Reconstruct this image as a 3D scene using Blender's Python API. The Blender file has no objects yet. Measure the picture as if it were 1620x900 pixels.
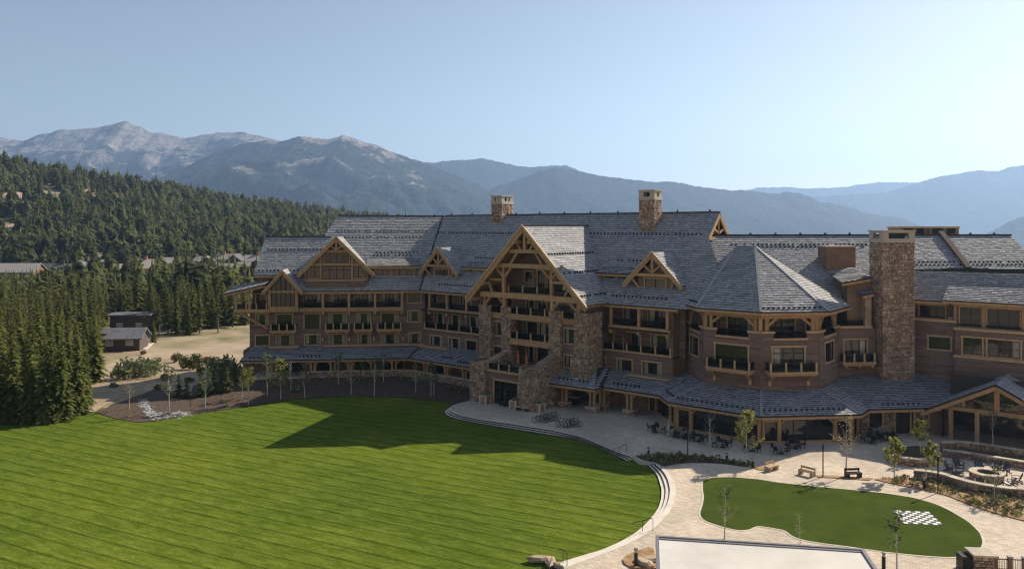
import bpy, math, random
import numpy as np
from mathutils import Vector, Matrix, noise as mnoise
random.seed(7); rng = np.random.default_rng(7)
R_ = math.radians
S = bpy.context.scene
COL = S.collection
# ---------------------------------------------------------------- camera
CAMZ = 24.0; FPX = 1250.0; HY = 360.0          # eye height (m); focal length and horizon row of the 1620 px wide photograph
cam = bpy.data.objects.new('camera', bpy.data.cameras.new('camera')); COL.objects.link(cam)
cam.location = (0, 0, CAMZ); cam.rotation_euler = (R_(90), 0, 0)
cam.data.sensor_width = 36; cam.data.lens = 36 * FPX / 1620; cam.data.shift_y = -90 / 1620
cam.data.clip_start = 0.5; cam.data.clip_end = 60000
S.camera = cam
# ---------------------------------------------------------------- sky, sun, exposure
SUN_EL = 34.6; SUN_AZ = 53.6    # azimuth from +Y towards +X
w = bpy.data.worlds.new('World'); S.world = w; w.use_nodes = True
nt = w.node_tree; bg = nt.nodes['Background']
sky = nt.nodes.new('ShaderNodeTexSky'); sky.sky_type = 'NISHITA'; sky.sun_disc = False
sky.sun_elevation = R_(SUN_EL); sky.sun_rotation = R_(SUN_AZ)
sky.altitude = 2000; sky.air_density = 1.0; sky.dust_density = 3.2; sky.ozone_density = 1.0
hs = nt.nodes.new('ShaderNodeHueSaturation'); hs.inputs['Saturation'].default_value = .80; tn = nt.nodes.new('ShaderNodeMixRGB'); tn.blend_type = 'MULTIPLY'; tn.inputs[0].default_value = 1; tn.inputs[2].default_value = (1.04, 1.0, .94, 1)
nt.links.new(sky.outputs[0], hs.inputs['Color']); nt.links.new(hs.outputs[0], tn.inputs[1]); nt.links.new(tn.outputs[0], bg.inputs[0]); bg.inputs[1].default_value = 0.0515
sl = bpy.data.lights.new('sun', 'SUN'); sl.energy = 3.0; sl.angle = R_(0.53); sl.color = (1, .88, .72)
so = bpy.data.objects.new('sun', sl); COL.objects.link(so)
_e, _a = R_(SUN_EL), R_(SUN_AZ)
SUND = Vector((math.cos(_e) * math.sin(_a), math.cos(_e) * math.cos(_a), math.sin(_e)))
so.rotation_euler = SUND.to_track_quat('Z', 'Y').to_euler(); so.location = (60, 40, 80)
S.view_settings.view_transform = 'Standard'; S.view_settings.look = 'None'
S.view_settings.exposure = 1.32; S.view_settings.gamma = 1.0; S.view_settings.use_curve_mapping = False
S.render.engine = 'CYCLES'
S.cycles.use_denoising = True; S.cycles.denoising_prefilter = 'NONE'; S.cycles.use_adaptive_sampling = False; S.cycles.filter_width = 1.25; S.cycles.sample_clamp_indirect = 3.0
S.cycles.max_bounces = 6; S.cycles.diffuse_bounces = 4; S.cycles.glossy_bounces = 3; S.cycles.transparent_max_bounces = 12
S.cycles.volume_bounces = 1; S.cycles.transmission_bounces = 3

# ---------------------------------------------------------------- helpers
def gp(px, py, z=0.0):
    """the point of the level z that the photograph shows at pixel px, py"""
    Y = (CAMZ - z) * FPX / (py - HY)
    return ((px - 810) / FPX * Y, Y, z)

class Fr:
    """a wall frame: u along the wall (to the right), v outwards, z up"""
    def __init__(s, ox, oy, deg):
        s.ox, s.oy, s.deg = ox, oy, deg; a = R_(deg); s.c, s.s = math.cos(a), math.sin(a)
    def P(s, u, v, z): return (s.ox + u * s.c + v * s.s, s.oy + u * s.s - v * s.c, z)
    def sub(s, u, v, turn):
        p = s.P(u, v, 0); return Fr(p[0], p[1], s.deg + turn)

class MB:
    def __init__(s): s.v = []; s.f = []; s.m = []; s.t = []; s.mats = []
    def mi(s, m):
        if m not in s.mats: s.mats.append(m)
        return s.mats.index(m)
    def face(s, pts, m, t=.5):
        n = len(s.v); s.v.extend(pts); s.f.append(tuple(range(n, n + len(pts)))); s.m.append(s.mi(m)); s.t.append(t)
    def hexa(s, p, m, t=.5):
        """p: 4 bottom, 4 top points, both counter-clockwise from above"""
        n = len(s.v); s.v.extend(p); k = s.mi(m)
        for q in ((3, 2, 1, 0), (4, 5, 6, 7), (0, 1, 5, 4), (1, 2, 6, 5), (2, 3, 7, 6), (3, 0, 4, 7)):
            s.f.append(tuple(n + i for i in q)); s.m.append(k); s.t.append(t)
    def box(s, fr, u0, u1, v0, v1, z0, z1, m, t=.5):
        P = fr.P
        s.hexa([P(u0, v1, z0), P(u1, v1, z0), P(u1, v0, z0), P(u0, v0, z0), P(u0, v1, z1), P(u1, v1, z1), P(u1, v0, z1), P(u0, v0, z1)], m, t)
    def lbox(s, x0, x1, y0, y1, z0, z1, m, t=.5):
        s.hexa([(x0, y0, z0), (x1, y0, z0), (x1, y1, z0), (x0, y1, z0), (x0, y0, z1), (x1, y0, z1), (x1, y1, z1), (x0, y1, z1)], m, t)
    def beam(s, p, q, w, h, m, t=.5, up=(0, 0, 1)):
        p, q = Vector(p), Vector(q); d = (q - p).normalized(); up = Vector(up)
        x = d.cross(up)
        if x.length < 1e-4: x = d.cross(Vector((0, 1, 0)))
        x.normalize(); y = x.cross(d); x = x * w / 2; y = y * h / 2
        s.hexa([tuple(a) for a in (p - x - y, p + x - y, q + x - y, q - x - y, p - x + y, p + x + y, q + x + y, q - x + y)], m, t)
    def tube(s, pts, rad, m, n=6, t=.5, cap=True):
        pts = [Vector(p) for p in pts]; k = s.mi(m); b = len(s.v)
        if not hasattr(rad, '__len__'): rad = [rad] * len(pts)
        for i, p in enumerate(pts):
            d = (pts[min(i + 1, len(pts) - 1)] - pts[max(i - 1, 0)]).normalized()
            x = d.cross(Vector((0, 0, 1)))
            if x.length < 1e-3: x = Vector((1, 0, 0))
            x.normalize(); y = d.cross(x)
            for j in range(n):
                a = 2 * math.pi * j / n; s.v.append(tuple(p + (x * math.cos(a) + y * math.sin(a)) * rad[i]))
        for i in range(len(pts) - 1):
            for j in range(n):
                j2 = (j + 1) % n
                s.f.append((b + i * n + j, b + i * n + j2, b + (i + 1) * n + j2, b + (i + 1) * n + j)); s.m.append(k); s.t.append(t)
        if cap:
            s.f.append(tuple(b + j for j in range(n))[::-1]); s.m.append(k); s.t.append(t)
            e = b + (len(pts) - 1) * n; s.f.append(tuple(e + j for j in range(n))); s.m.append(k); s.t.append(t)
    def lathe(s, prof, m, n=12, c=(0, 0), t=.5):
        k = s.mi(m); b = len(s.v)
        for r, z in prof:
            for j in range(n):
                a = 2 * math.pi * j / n; s.v.append((c[0] + r * math.cos(a), c[1] + r * math.sin(a), z))
        for i in range(len(prof) - 1):
            for j in range(n):
                j2 = (j + 1) % n
                s.f.append((b + i * n + j, b + i * n + j2, b + (i + 1) * n + j2, b + (i + 1) * n + j)); s.m.append(k); s.t.append(t)
    def prism(s, poly, z0, z1, m, t=.5, mside=None):
        """poly counter-clockwise from above, z0/z1 bottom and top"""
        n = len(s.v); N = len(poly); k = s.mi(m); ks = s.mi(mside or m)
        s.v.extend([(p[0], p[1], z0) for p in poly]); s.v.extend([(p[0], p[1], z1) for p in poly])
        s.f.append(tuple(n + N + i for i in range(N))); s.m.append(k); s.t.append(t)
        for i in range(N):
            j = (i + 1) % N; s.f.append((n + i, n + j, n + N + j, n + N + i)); s.m.append(ks); s.t.append(t)
    def mesh(s, name, smooth=False):
        me = bpy.data.meshes.new(name); me.from_pydata([tuple(p) for p in s.v], [], s.f)
        for m in s.mats: me.materials.append(m)
        if s.f:
            me.polygons.foreach_set('material_index', s.m)
            a = me.attributes.new('tone', 'FLOAT', 'FACE'); a.data.foreach_set('value', s.t)
            if smooth: me.polygons.foreach_set('use_smooth', [True] * len(s.f))
        me.update(); return me

WL = {}
def link(o, parent=None, wloc=None):
    COL.objects.link(o)
    if parent is not None: o.parent = parent
    return o
def part(name, mb, parent, stuff=False, smooth=False, label=None):
    """a part whose mesh is in world metres"""
    o = bpy.data.objects.new(name, mb.mesh(name, smooth) if isinstance(mb, MB) else mb); COL.objects.link(o)
    if parent is not None:
        o.parent = parent; pw = WL.get(parent.name, (0, 0, 0)); o.location = (-pw[0], -pw[1], -pw[2])
    WL[o.name] = (0, 0, 0)
    if stuff: o['kind'] = 'stuff'
    if label: o['label'] = label
    return o
def lpart(name, mb, parent, smooth=False, stuff=False):
    """a part whose mesh is in its parent's own metres"""
    o = bpy.data.objects.new(name, mb.mesh(name, smooth) if isinstance(mb, MB) else mb); COL.objects.link(o); o.parent = parent
    if stuff: o['kind'] = 'stuff'
    return o
def tag(o, label, cat, group=None):
    o['label'] = label; o['category'] = cat
    if group: o['group'] = group
    return o
def thing(name, label, cat, loc, rz=0, group=None):
    o = bpy.data.objects.new(name, None); COL.objects.link(o); o.location = loc; o.rotation_euler = (0, 0, rz)
    WL[o.name] = tuple(loc); o.empty_display_size = .3
    return tag(o, label, cat, group)
def struct(name, mb, smooth=False):
    o = bpy.data.objects.new(name, mb.mesh(name, smooth) if isinstance(mb, MB) else mb); COL.objects.link(o); o['kind'] = 'structure'; return o
def stuff(name, mb, smooth=False):
    o = struct(name, mb, smooth); o['kind'] = 'stuff'; return o
def dup(root, loc, rz=0, label=None, scale=None):
    r = root.copy(); COL.objects.link(r); r.location = loc; r.rotation_euler = (0, 0, rz)
    if label: r['label'] = label
    if scale is not None: r.scale = (scale,) * 3 if not hasattr(scale, '__len__') else scale
    for ch in list(root.children):
        c = ch.copy(); COL.objects.link(c); c.parent = r
        for g in list(ch.children):
            d = g.copy(); COL.objects.link(d); d.parent = c
    return r

# ---------------------------------------------------------------- materials
def mat(name, c1, c2=None, scale=3.0, rough=.85, bump=0.0, bscale=None, tone=0.0, detail=4.0, metal=0.0, spec=.3, stretch=None, c3=None, world=False, bdist=.05):
    """noise between c1 and c2; tone = how far the per-face 'tone' value swings the brightness"""
    m = bpy.data.materials.new(name); m.use_nodes = True; n = m.node_tree; L = n.links
    b = n.nodes['Principled BSDF']; b.inputs['Roughness'].default_value = rough; b.inputs['Metallic'].default_value = metal
    b.inputs['Specular IOR Level'].default_value = spec
    c2 = c2 or c1
    if world:
        tc = n.nodes.new('ShaderNodeNewGeometry'); src = tc.outputs['Position']
    else:
        tc = n.nodes.new('ShaderNodeTexCoord'); src = tc.outputs['Object']
    if stretch:
        mp = n.nodes.new('ShaderNodeMapping'); mp.inputs['Scale'].default_value = stretch; L.new(src, mp.inputs[0]); src = mp.outputs[0]
    no = n.nodes.new('ShaderNodeTexNoise'); no.inputs['Scale'].default_value = scale; no.inputs['Detail'].default_value = detail; no.inputs['Roughness'].default_value = .65
    L.new(src, no.inputs['Vector'])
    cr = n.nodes.new('ShaderNodeValToRGB'); e = cr.color_ramp.elements
    e[0].position = .32; e[0].color = (*c1, 1); e[1].position = .68; e[1].color = (*c2, 1)
    if c3: k = cr.color_ramp.elements.new(.5); k.color = (*c3, 1)
    L.new(no.outputs['Fac'], cr.inputs['Fac']); out = cr.outputs['Color']
    if tone:
        at = n.nodes.new('ShaderNodeAttribute'); at.attribute_name = 'tone'
        mr = n.nodes.new('ShaderNodeMapRange'); mr.inputs['To Min'].default_value = 1 - tone; mr.inputs['To Max'].default_value = 1 + tone
        L.new(at.outputs['Fac'], mr.inputs['Value'])
        vm = n.nodes.new('ShaderNodeVectorMath'); vm.operation = 'SCALE'; L.new(out, vm.inputs[0]); L.new(mr.outputs[0], vm.inputs['Scale']); out = vm.outputs[0]
    L.new(out, b.inputs['Base Color'])
    if bump:
        nb = n.nodes.new('ShaderNodeTexNoise'); nb.inputs['Scale'].default_value = bscale or scale * 3; nb.inputs['Detail'].default_value = 5
        L.new(src, nb.inputs['Vector'])
        bu = n.nodes.new('ShaderNodeBump'); bu.inputs['Strength'].default_value = bump; bu.inputs['Distance'].default_value = bdist
        L.new(nb.outputs['Fac'], bu.inputs['Height']); L.new(bu.outputs[0], b.inputs['Normal'])
    return m

M_SH = mat('slate_shingle', (.30, .305, .315), (.40, .40, .40), 2.2, .8, .06, 8, tone=.22, spec=.25)
M_SHB = mat('shingle_edge', (.03, .03, .032), rough=.9)
M_DECK = mat('roof_felt', (.03, .03, .033), rough=.9)
M_SID = mat('brown_siding', (.158, .102, .082), (.228, .150, .120), 1.5, .75, .06, 6, tone=.22, stretch=(1, 1, 6))
M_SIDB = mat('brown_panel', (.18, .115, .076), (.26, .165, .11), .8, .8, .2, 6)
M_TIM = mat('golden_timber', (.35, .205, .098), (.48, .31, .158), 1.2, .65, .2, 10, tone=.15, stretch=(2, 2, .6))
M_TRM = mat('timber_trim', (.43, .285, .15), (.55, .385, .215), 2.0, .65, .15, 10)
M_STO = mat('fieldstone', (.28, .195, .14), (.48, .365, .265), .9, .9, .3, 7, tone=.42, c3=(.37, .26, .18))
M_MOR = mat('mortar', (.11, .085, .065), (.16, .125, .10), 4, .95)
M_CAP = mat('stone_cap', (.40, .33, .25), (.55, .47, .37), 1.5, .85, .4, 8, tone=.2)
M_FRM = mat('bronze_frame', (.035, .024, .018), (.05, .035, .026), 5, .5)
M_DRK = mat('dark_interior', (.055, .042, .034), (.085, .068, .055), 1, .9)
M_CUR = mat('pale_curtain', (.58, .54, .46), (.74, .70, .61), 3, .9, .3, 8, stretch=(6, 6, .2))
M_IRN = mat('black_iron', (.016, .016, .018), (.03, .03, .032), 8, .5, metal=.3)
M_CHR = mat('cream_cap', (.42, .36, .28), (.5, .43, .34), 2, .8)
M_GUT = mat('dark_gutter', (.025, .022, .022), rough=.5)
M_CONC = mat('pale_concrete', (.50, .44, .36), (.64, .57, .47), .6, .9, .2, 20, detail=8)
M_RIS = mat('dark_riser', (.07, .05, .042), (.11, .08, .065), 2, .9)
M_STEP = mat('step_tread', (.58, .52, .44), (.72, .66, .57), .8, .9)
M_WHT = mat('white_membrane', (.50, .475, .425), (.66, .635, .58), .22, .7, .0, 3, detail=7)
M_GRY = mat('grey_metal_edge', (.16, .155, .17), (.22, .21, .23), 2, .5, metal=.3)
M_BRN = mat('rust_canvas', (.33, .12, .05), (.42, .17, .075), 2, .85)
M_BARK = mat('conifer_bark', (.10, .07, .05), (.17, .13, .10), 3, .95, .5, 12)
M_ASP = mat('aspen_bark', (.30, .28, .24), (.62, .59, .52), 4, .85, .3, 12, stretch=(1, 1, 2))
M_MUL = mat('bark_mulch', (.045, .03, .022), (.12, .082, .058), 2.2, .95, .9, 9, detail=9, world=True)
M_MULR = mat('red_mulch', (.20, .115, .055), (.44, .28, .15), 2.2, .95, .9, 9, detail=9, world=True)
M_ROCK = mat('sandstone_boulder', (.30, .22, .15), (.50, .40, .29), .9, .9, .6, 5, tone=.25)
M_COB = mat('grey_cobble', (.15, .15, .15), (.34, .34, .34), 1.1, .85, .3, 5, tone=.45)

def leaf_mat(name, c1, c2, tone=.55, sc=.35):
    m = mat(name, c1, c2, sc, .7, tone=tone, spec=.15)
    n = m.node_tree; b = n.nodes['Principled BSDF']
    tr = n.nodes.new('ShaderNodeBsdfTranslucent'); mx = n.nodes.new('ShaderNodeMixShader'); mx.inputs[0].default_value = .48
    src = b.inputs['Base Color'].links[0].from_socket
    n.links.new(src, tr.inputs[0]); n.links.new(b.outputs[0], mx.inputs[1]); n.links.new(tr.outputs[0], mx.inputs[2])
    n.links.new(mx.outputs[0], n.nodes['Material Output'].inputs['Surface']); return m
M_SPR = leaf_mat('spruce_needles', (.080, .098, .022), (.205, .222, .058))
M_PIN = leaf_mat('pine_needles', (.078, .088, .025), (.19, .20, .06))
M_OLD = leaf_mat('olive_needles', (.11, .105, .035), (.23, .20, .075))
M_FAR = leaf_mat('forest_needles', (.068, .080, .028), (.17, .18, .065), sc=.05)
M_AL = leaf_mat('aspen_leaf', (.20, .22, .05), (.42, .41, .12))
M_AL2 = leaf_mat('young_leaf', (.07, .10, .03), (.15, .18, .06))
M_BSH = leaf_mat('shrub_leaf', (.14, .165, .07), (.30, .33, .17))
M_BSD = leaf_mat('dry_shrub', (.17, .14, .07), (.30, .24, .12))

def glass_mat(name, tint, refl, wavy=True, top=.6, bl=.35):
    m = bpy.data.materials.new(name); m.use_nodes = True; n = m.node_tree; n.nodes.remove(n.nodes['Principled BSDF'])
    t = n.nodes.new('ShaderNodeBsdfTransparent'); t.inputs[0].default_value = (*tint, 1)
    g = n.nodes.new('ShaderNodeBsdfGlossy'); g.inputs['Roughness'].default_value = .02; g.inputs[0].default_value = (.95, .97, 1, 1)
    lw = n.nodes.new('ShaderNodeLayerWeight'); lw.inputs[0].default_value = bl
    mr = n.nodes.new('ShaderNodeMapRange'); mr.inputs['To Min'].default_value = refl; mr.inputs['To Max'].default_value = top
    n.links.new(lw.outputs['Fresnel'], mr.inputs[0])
    # slight waviness of real panes
    tc = n.nodes.new('ShaderNodeTexCoord'); no = n.nodes.new('ShaderNodeTexNoise'); no.inputs['Scale'].default_value = .8
    bu = n.nodes.new('ShaderNodeBump'); bu.inputs['Strength'].default_value = .12; bu.inputs['Distance'].default_value = .05
    n.links.new(tc.outputs['Object'], no.inputs['Vector']); n.links.new(no.outputs[0], bu.inputs['Height']); 
    if wavy: n.links.new(bu.outputs[0], g.inputs['Normal'])
    mx = n.nodes.new('ShaderNodeMixShader'); n.links.new(mr.outputs[0], mx.inputs[0]); n.links.new(t.outputs[0], mx.inputs[1]); n.links.new(g.outputs[0], mx.inputs[2])
    n.links.new(mx.outputs[0], n.nodes['Material Output'].inputs['Surface']); return m
M_GLS = glass_mat('window_glass', (.72, .75, .74), .035)
M_RGL = glass_mat('railing_glass', (.45, .48, .48), .003, False, .25, .12)

# ---------------------------------------------------------------- surfaces made of pieces
def shingles(mb, poly, expo=.42, wid=.55, th=.055, lift=.03):
    """courses of separate shingles laid over a convex sloping polygon (points in order)"""
    P = [Vector(p) for p in poly]; n = Vector((0, 0, 0))
    for i in range(len(P)): n += (P[i] - P[0]).cross(P[(i + 1) % len(P)] - P[0])
    n.normalize()
    if n.z < 0: n = -n
    up = (Vector((0, 0, 1)) - n * n.z).normalized(); ac = up.cross(n)
    o = P[0]; q = [((p - o).dot(ac), (p - o).dot(up)) for p in P]
    lo = min(b for a, b in q); hi = max(b for a, b in q)
    mb.face([tuple(p + n * .01) for p in (P if (P[1] - P[0]).cross(P[2] - P[1]).dot(n) > 0 else P[::-1])], M_DECK)
    def span(y):
        xs = []
        for i in range(len(q)):
            (x0, y0), (x1, y1) = q[i], q[(i + 1) % len(q)]
            if (y0 <= y < y1) or (y1 <= y < y0): xs.append(x0 + (x1 - x0) * (y - y0) / (y1 - y0))
        return (min(xs), max(xs)) if len(xs) >= 2 else None
    k = 0; y = lo
    while y < hi - .05:
        sp = span(min(y + expo * .45, hi - .01))
        if sp:
            a0, a1 = sp; x = a0; rowt = random.uniform(-.12, .12)
            first = -random.uniform(0, wid)
            while x < a1 - .02:
                x1 = min(a1, x + (wid + first if first else wid * random.uniform(.7, 1.35))); first = 0
                if x1 - x < .06: x = x1 + .001; continue
                dy = random.uniform(-.025, .025); t = th * random.uniform(.7, 1.5); yt = min(y + expo * 1.06, hi)
                g = .012; A, B = x + g, x1 - g
                p = lambda a, b, h: tuple(o + ac * a + up * b + n * h)
                tone = min(1, max(0, random.gauss(.5, .23) + rowt))
                l0 = lift + t; b0, b1, b2, b3 = p(A, y + dy, l0), p(B, y + dy, l0), p(B, yt, lift * .6), p(A, yt, lift * .6)
                mb.face([b0, b1, b2, b3], M_SH, tone)
                mb.face([p(A, y + dy, 0), p(B, y + dy, 0), b1, b0], M_SHB, tone)
                x = x1
        y += expo; k += 1
def guards(mb, p, q, step=.62, size=.2):
    """a row of snow guards on a roof from p to q"""
    p, q = Vector(p), Vector(q); L = (q - p).length; d = (q - p) / L; n = int(L / step)
    for i in range(n):
        if random.random() < .05: continue
        c = p + d * (i + .5) * step; h = size
        x = d * .09; o = d.cross(Vector((0, 0, 1))) * .16
        mb.hexa([tuple(a) for a in (c - x + o - Vector((0, 0, .1)), c + x + o - Vector((0, 0, .1)), c + x - o, c - x - o,
                 c - x + o * .6 + Vector((0, 0, h)), c + x + o * .6 + Vector((0, 0, h)), c + x - o * .2 + Vector((0, 0, h + .05)), c - x - o * .2 + Vector((0, 0, h + .05)))], M_IRN)
def siding(mb, fr, u0, u1, z0, z1, v, holes=(), bh=.3, m=None, gable=None):
    """lapped boards; holes = (u0,u1,z0,z1); gable = (centre u, apex z, slope) trims boards under a gable"""
    m = m or M_SID; z = z0
    while z < z1 - .01:
        zt = min(z + bh, z1); a, b = u0, u1
        if gable:
            hw = (gable[1] - zt) / gable[2]; a = max(a, gable[0] - hw); b = min(b, gable[0] + hw)
        segs = [(a, b)] if b > a + .05 else []
        for h in holes:
            if h[2] < zt - .02 and h[3] > z + .02:
                ns = []
                for s0, s1 in segs:
                    if h[1] <= s0 or h[0] >= s1: ns.append((s0, s1)); continue
                    if h[0] > s0 + .02: ns.append((s0, h[0]))
                    if h[1] < s1 - .02: ns.append((h[1], s1))
                segs = ns
        for s0, s1 in segs:
            x = s0
            while x < s1 - .01:
                x1 = min(s1, x + random.uniform(2.2, 5)); 
                if s1 - x1 < .6: x1 = s1
                t = random.random(); P = fr.P
                mb.face([P(x, v + .045, z), P(x1, v + .045, z), P(x1, v + .008, zt), P(x, v + .008, zt)], m, t)
                mb.face([P(x, v - .01, z), P(x1, v - .01, z), P(x1, v + .045, z), P(x, v + .045, z)], m, t * .4)
                x = x1
        z = zt
def stones(mb, fr, u0, u1, z0, z1, v, hs=(.16, .34), ws=(.2, .62), m=None, top=None):
    """a face of uneven stones; top(u) trims a sloping head"""
    m = m or M_STO; zb = z0
    while zb < z1 - .05:
        zc = min(z1, zb + random.uniform(.75, 1.5)); zc = z1 if z1 - zc < .5 else zc; ub = u0
        while ub < u1 - .05:
            uc = min(u1, ub + random.uniform(.7, 1.9)); uc = u1 if u1 - uc < .6 else uc
            _patch(mb, fr, ub, uc, zb, zc, v, hs, ws, m, top); ub = uc
        zb = zc
def _patch(mb, fr, u0, u1, z0, z1, v, hs, ws, m, top):
    z = z0
    while z < z1 - .02:
        h = random.uniform(*hs) * random.choice((.7, 1, 1.25)); zt = min(z + h, z1); zt = z1 if z1 - zt < .12 else zt; x = u0
        while x < u1 - .04:
            x1 = min(u1, x + random.uniform(*ws) * (.7 + h)); 
            if u1 - x1 < .15: x1 = u1
            if top is None or top((x + x1) / 2) > zt - .05:
                d = random.uniform(.03, .13); j = lambda: random.uniform(-.045, .045); g = .018; P = fr.P; t = min(1, max(0, random.gauss(.5, .33)))
                a = [(x + g, z + g), (x1 - g, z + g), (x1 - g, zt - g), (x + g, zt - g)]
                f = [P(p[0] + j() * .7 + (.03 if i in (0, 3) else -.03), v + d, p[1] + j() * .7 + (.02 if i < 2 else -.02)) for i, p in enumerate(a)]; b = [P(p[0], v, p[1]) for p in a]
                mb.face(f, m, t)
                for i in range(4):
                    k = (i + 1) % 4; mb.face([b[i], b[k], f[k], f[i]], m, t)
            x = x1
        z = zt
def stone_block(mb, fr, u0, u1, v0, v1, z0, z1, sides='frl', **k):
    mb.box(fr, u0 + .04, u1 - .04, v0 + .02, v1 - .04, z0, z1 - .02, M_MOR)
    if 'f' in sides: stones(mb, fr, u0, u1, z0, z1, v1 - .06, **k)
    if 'r' in sides: stones(mb, fr.sub(u1, v1, 90), 0, v1 - v0, z0, z1, -.06, **k)
    if 'l' in sides: stones(mb, fr.sub(u0, v0, -90), 0, v1 - v0, z0, z1, -.06, **k)
    if 'b' in sides: stones(mb, fr.sub(u1, v0, 180), 0, u1 - u0, z0, z1, -.06, **k)
# ================================================================ THE LODGE
L0 = (0.0, 112.0, 0.0)
lodge = thing('mountain_lodge', 'large brown timber and stone mountain lodge with grey shingle roofs behind the lawn', 'lodge', L0)
FM = Fr(17.3, 104.2, -39.6)         # middle wing
FL = Fr(-14.4, 130.8, 6.0)          # left wing, u runs negative to the left
T1 = Fr(29, 92, -39.6); T2 = Fr(29, 92, 5.4)
_q = T1.P(-7.1, 0, 0); T0 = Fr(_q[0], _q[1], -84.6)
_q = T2.P(7.1, 0, 0); T3 = Fr(_q[0], _q[1], 50.4)
FW = Fr(40.4, 98.4, 5.4)            # wall between tower and great chimney
FR = Fr(51, 100, -39.6)             # right wing
FB = Fr(43.4, 110.5, 5.4)             # ridge of the rear right roof
FP = Fr(49.9, 89.8, -39.6)          # glazed porch on the right

_wm = {}
def window(fr, u0, u1, z0, z1, v, n=2, tr=0.0, door=False, cur=None, casing=True, bars=0, room=1.1):
    w_, h_ = round(u1 - u0, 2), round(z1 - z0, 2); key = (w_, h_, n, tr, door, casing, bars, room)
    if key not in _wm:
        mb = MB(); x0, x1 = -w_ / 2, w_ / 2
        if casing:
            c = .17
            mb.lbox(x0 - c, x0, -.10, .05, 0 if door else -.0, h_, M_TRM); mb.lbox(x1, x1 + c, -.10, .05, 0, h_, M_TRM)
            mb.lbox(x0 - c - .1, x1 + c + .1, -.13, .05, h_, h_ + .2, M_TRM)
            if not door: mb.lbox(x0 - c - .08, x1 + c + .08, -.15, .05, -.18, 0, M_TRM)
        f = .075
        mb.lbox(x0, x0 + f, -.04, .06, 0, h_, M_FRM); mb.lbox(x1 - f, x1, -.04, .06, 0, h_, M_FRM)
        mb.lbox(x0 + f, x1 - f, -.04, .06, 0, f * 1.3, M_FRM); mb.lbox(x0 + f, x1 - f, -.04, .06, h_ - f, h_, M_FRM)
        for i in range(1, n):
            x = x0 + w_ * i / n; mb.lbox(x - .055, x + .055, -.035, .055, f * 1.3, h_ - f, M_FRM)
        if tr: mb.lbox(x0 + f, x1 - f, -.03, .05, h_ * (1 - tr) - .05, h_ * (1 - tr) + .05, M_FRM)
        for i in range(bars):
            z = h_ * (i + 1) / (bars + 1); mb.lbox(x0 + f, x1 - f, -.025, .045, z - .02, z + .02, M_FRM)
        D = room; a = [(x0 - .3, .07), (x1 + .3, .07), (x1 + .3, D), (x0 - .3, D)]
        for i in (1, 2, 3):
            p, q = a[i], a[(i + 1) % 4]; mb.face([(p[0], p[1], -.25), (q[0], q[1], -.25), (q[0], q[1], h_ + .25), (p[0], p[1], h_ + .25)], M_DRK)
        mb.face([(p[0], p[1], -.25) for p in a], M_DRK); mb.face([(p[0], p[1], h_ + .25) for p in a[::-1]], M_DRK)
        g = MB()
        for i in range(n):
            xa, xb = x0 + w_ * i / n, x0 + w_ * (i + 1) / n
            g.face([(xa, .01, 0), (xb, .01, 0), (xb, .01, h_), (xa, .01, h_)], M_GLS)
        cu = []
        for kind in range(3):
            k = MB(); fold = .16
            def pan(xa, xb):
                x = xa; i = 0
                while x < xb - .01:
                    xn = min(x + fold, xb); k.face([(x, .16 + .05 * (i % 2), .02), (xn, .16 + .05 * ((i + 1) % 2), .02), (xn, .16 + .05 * ((i + 1) % 2), h_ - .02), (x, .16 + .05 * (i % 2), h_ - .02)], M_CUR); x = xn; i += 1
            if kind in (0, 2): pan(x0 + .05, x0 + w_ * .26)
            if kind in (1, 2): pan(x1 - w_ * .24, x1 - .05)
            cu.append(k.mesh('curtain'))
        _wm[key] = (mb.mesh('window'), g.mesh('pane'), cu)
    me, gm, cu = _wm[key]
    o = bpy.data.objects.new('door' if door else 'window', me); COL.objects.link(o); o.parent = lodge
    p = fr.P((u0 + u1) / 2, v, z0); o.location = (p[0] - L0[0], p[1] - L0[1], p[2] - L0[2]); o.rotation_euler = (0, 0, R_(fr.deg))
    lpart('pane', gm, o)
    if cur is None: cur = random.choice([0, 1, 2, 2, 2, None])
    if cur is not None and cur >= 0: lpart('curtain', cu[cur], o)
    return (u0, u1, z0, z1)

def roof(name, polys, gl=(), fascia=(), label=None, expo=.42):
    mb = MB()
    for a, b in fascia:
        a, b = Vector(a), Vector(b); dn = Vector((0, 0, -.2))
        mb.beam(a + dn, b + dn, .12, .36, M_TIM); mb.beam(a + Vector((0, 0, .0)), b + Vector((0, 0, .0)), .2, .16, M_GUT)
    if not fascia:
        for p in polys: mb.face([(q[0], q[1], q[2] - .06) for q in p], M_DECK)
    o = part(name, mb, lodge, label=label)
    s = MB()
    for p in polys: shingles(s, p, expo=expo)
    part('shingles', s, o, stuff=True).location = (0, 0, 0)
    if gl:
        g = MB()
        for a, b in gl: guards(g, a, b)
        part('snow_guard', g, o, stuff=True).location = (0, 0, 0)
    return o
def sub(name, mb, parent, stuff=False, smooth=False):
    o = part(name, mb, parent, stuff=stuff, smooth=smooth); o.location = (0, 0, 0); return o
def one(name, fn, *a, parent=None, **k):
    mb = MB(); getattr(mb, fn)(*a, **k); return part(name, mb, parent or lodge)
def post(fr, u, v, z0, z1, w=.32, parent=None, m=None):
    mb = MB(); mb.box(fr, u - w / 2, u + w / 2, v - w / 2, v + w / 2, z0, z1, m or M_TIM, random.random())
    return part('timber_post', mb, lodge)
def beamu(fr, u0, u1, v, z0, z1, th=.32, name='timber_beam', m=None):
    mb = MB(); mb.box(fr, u0, u1, v - th / 2, v + th / 2, z0, z1, m or M_TIM, random.random()); return part(name, mb, lodge)
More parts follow.
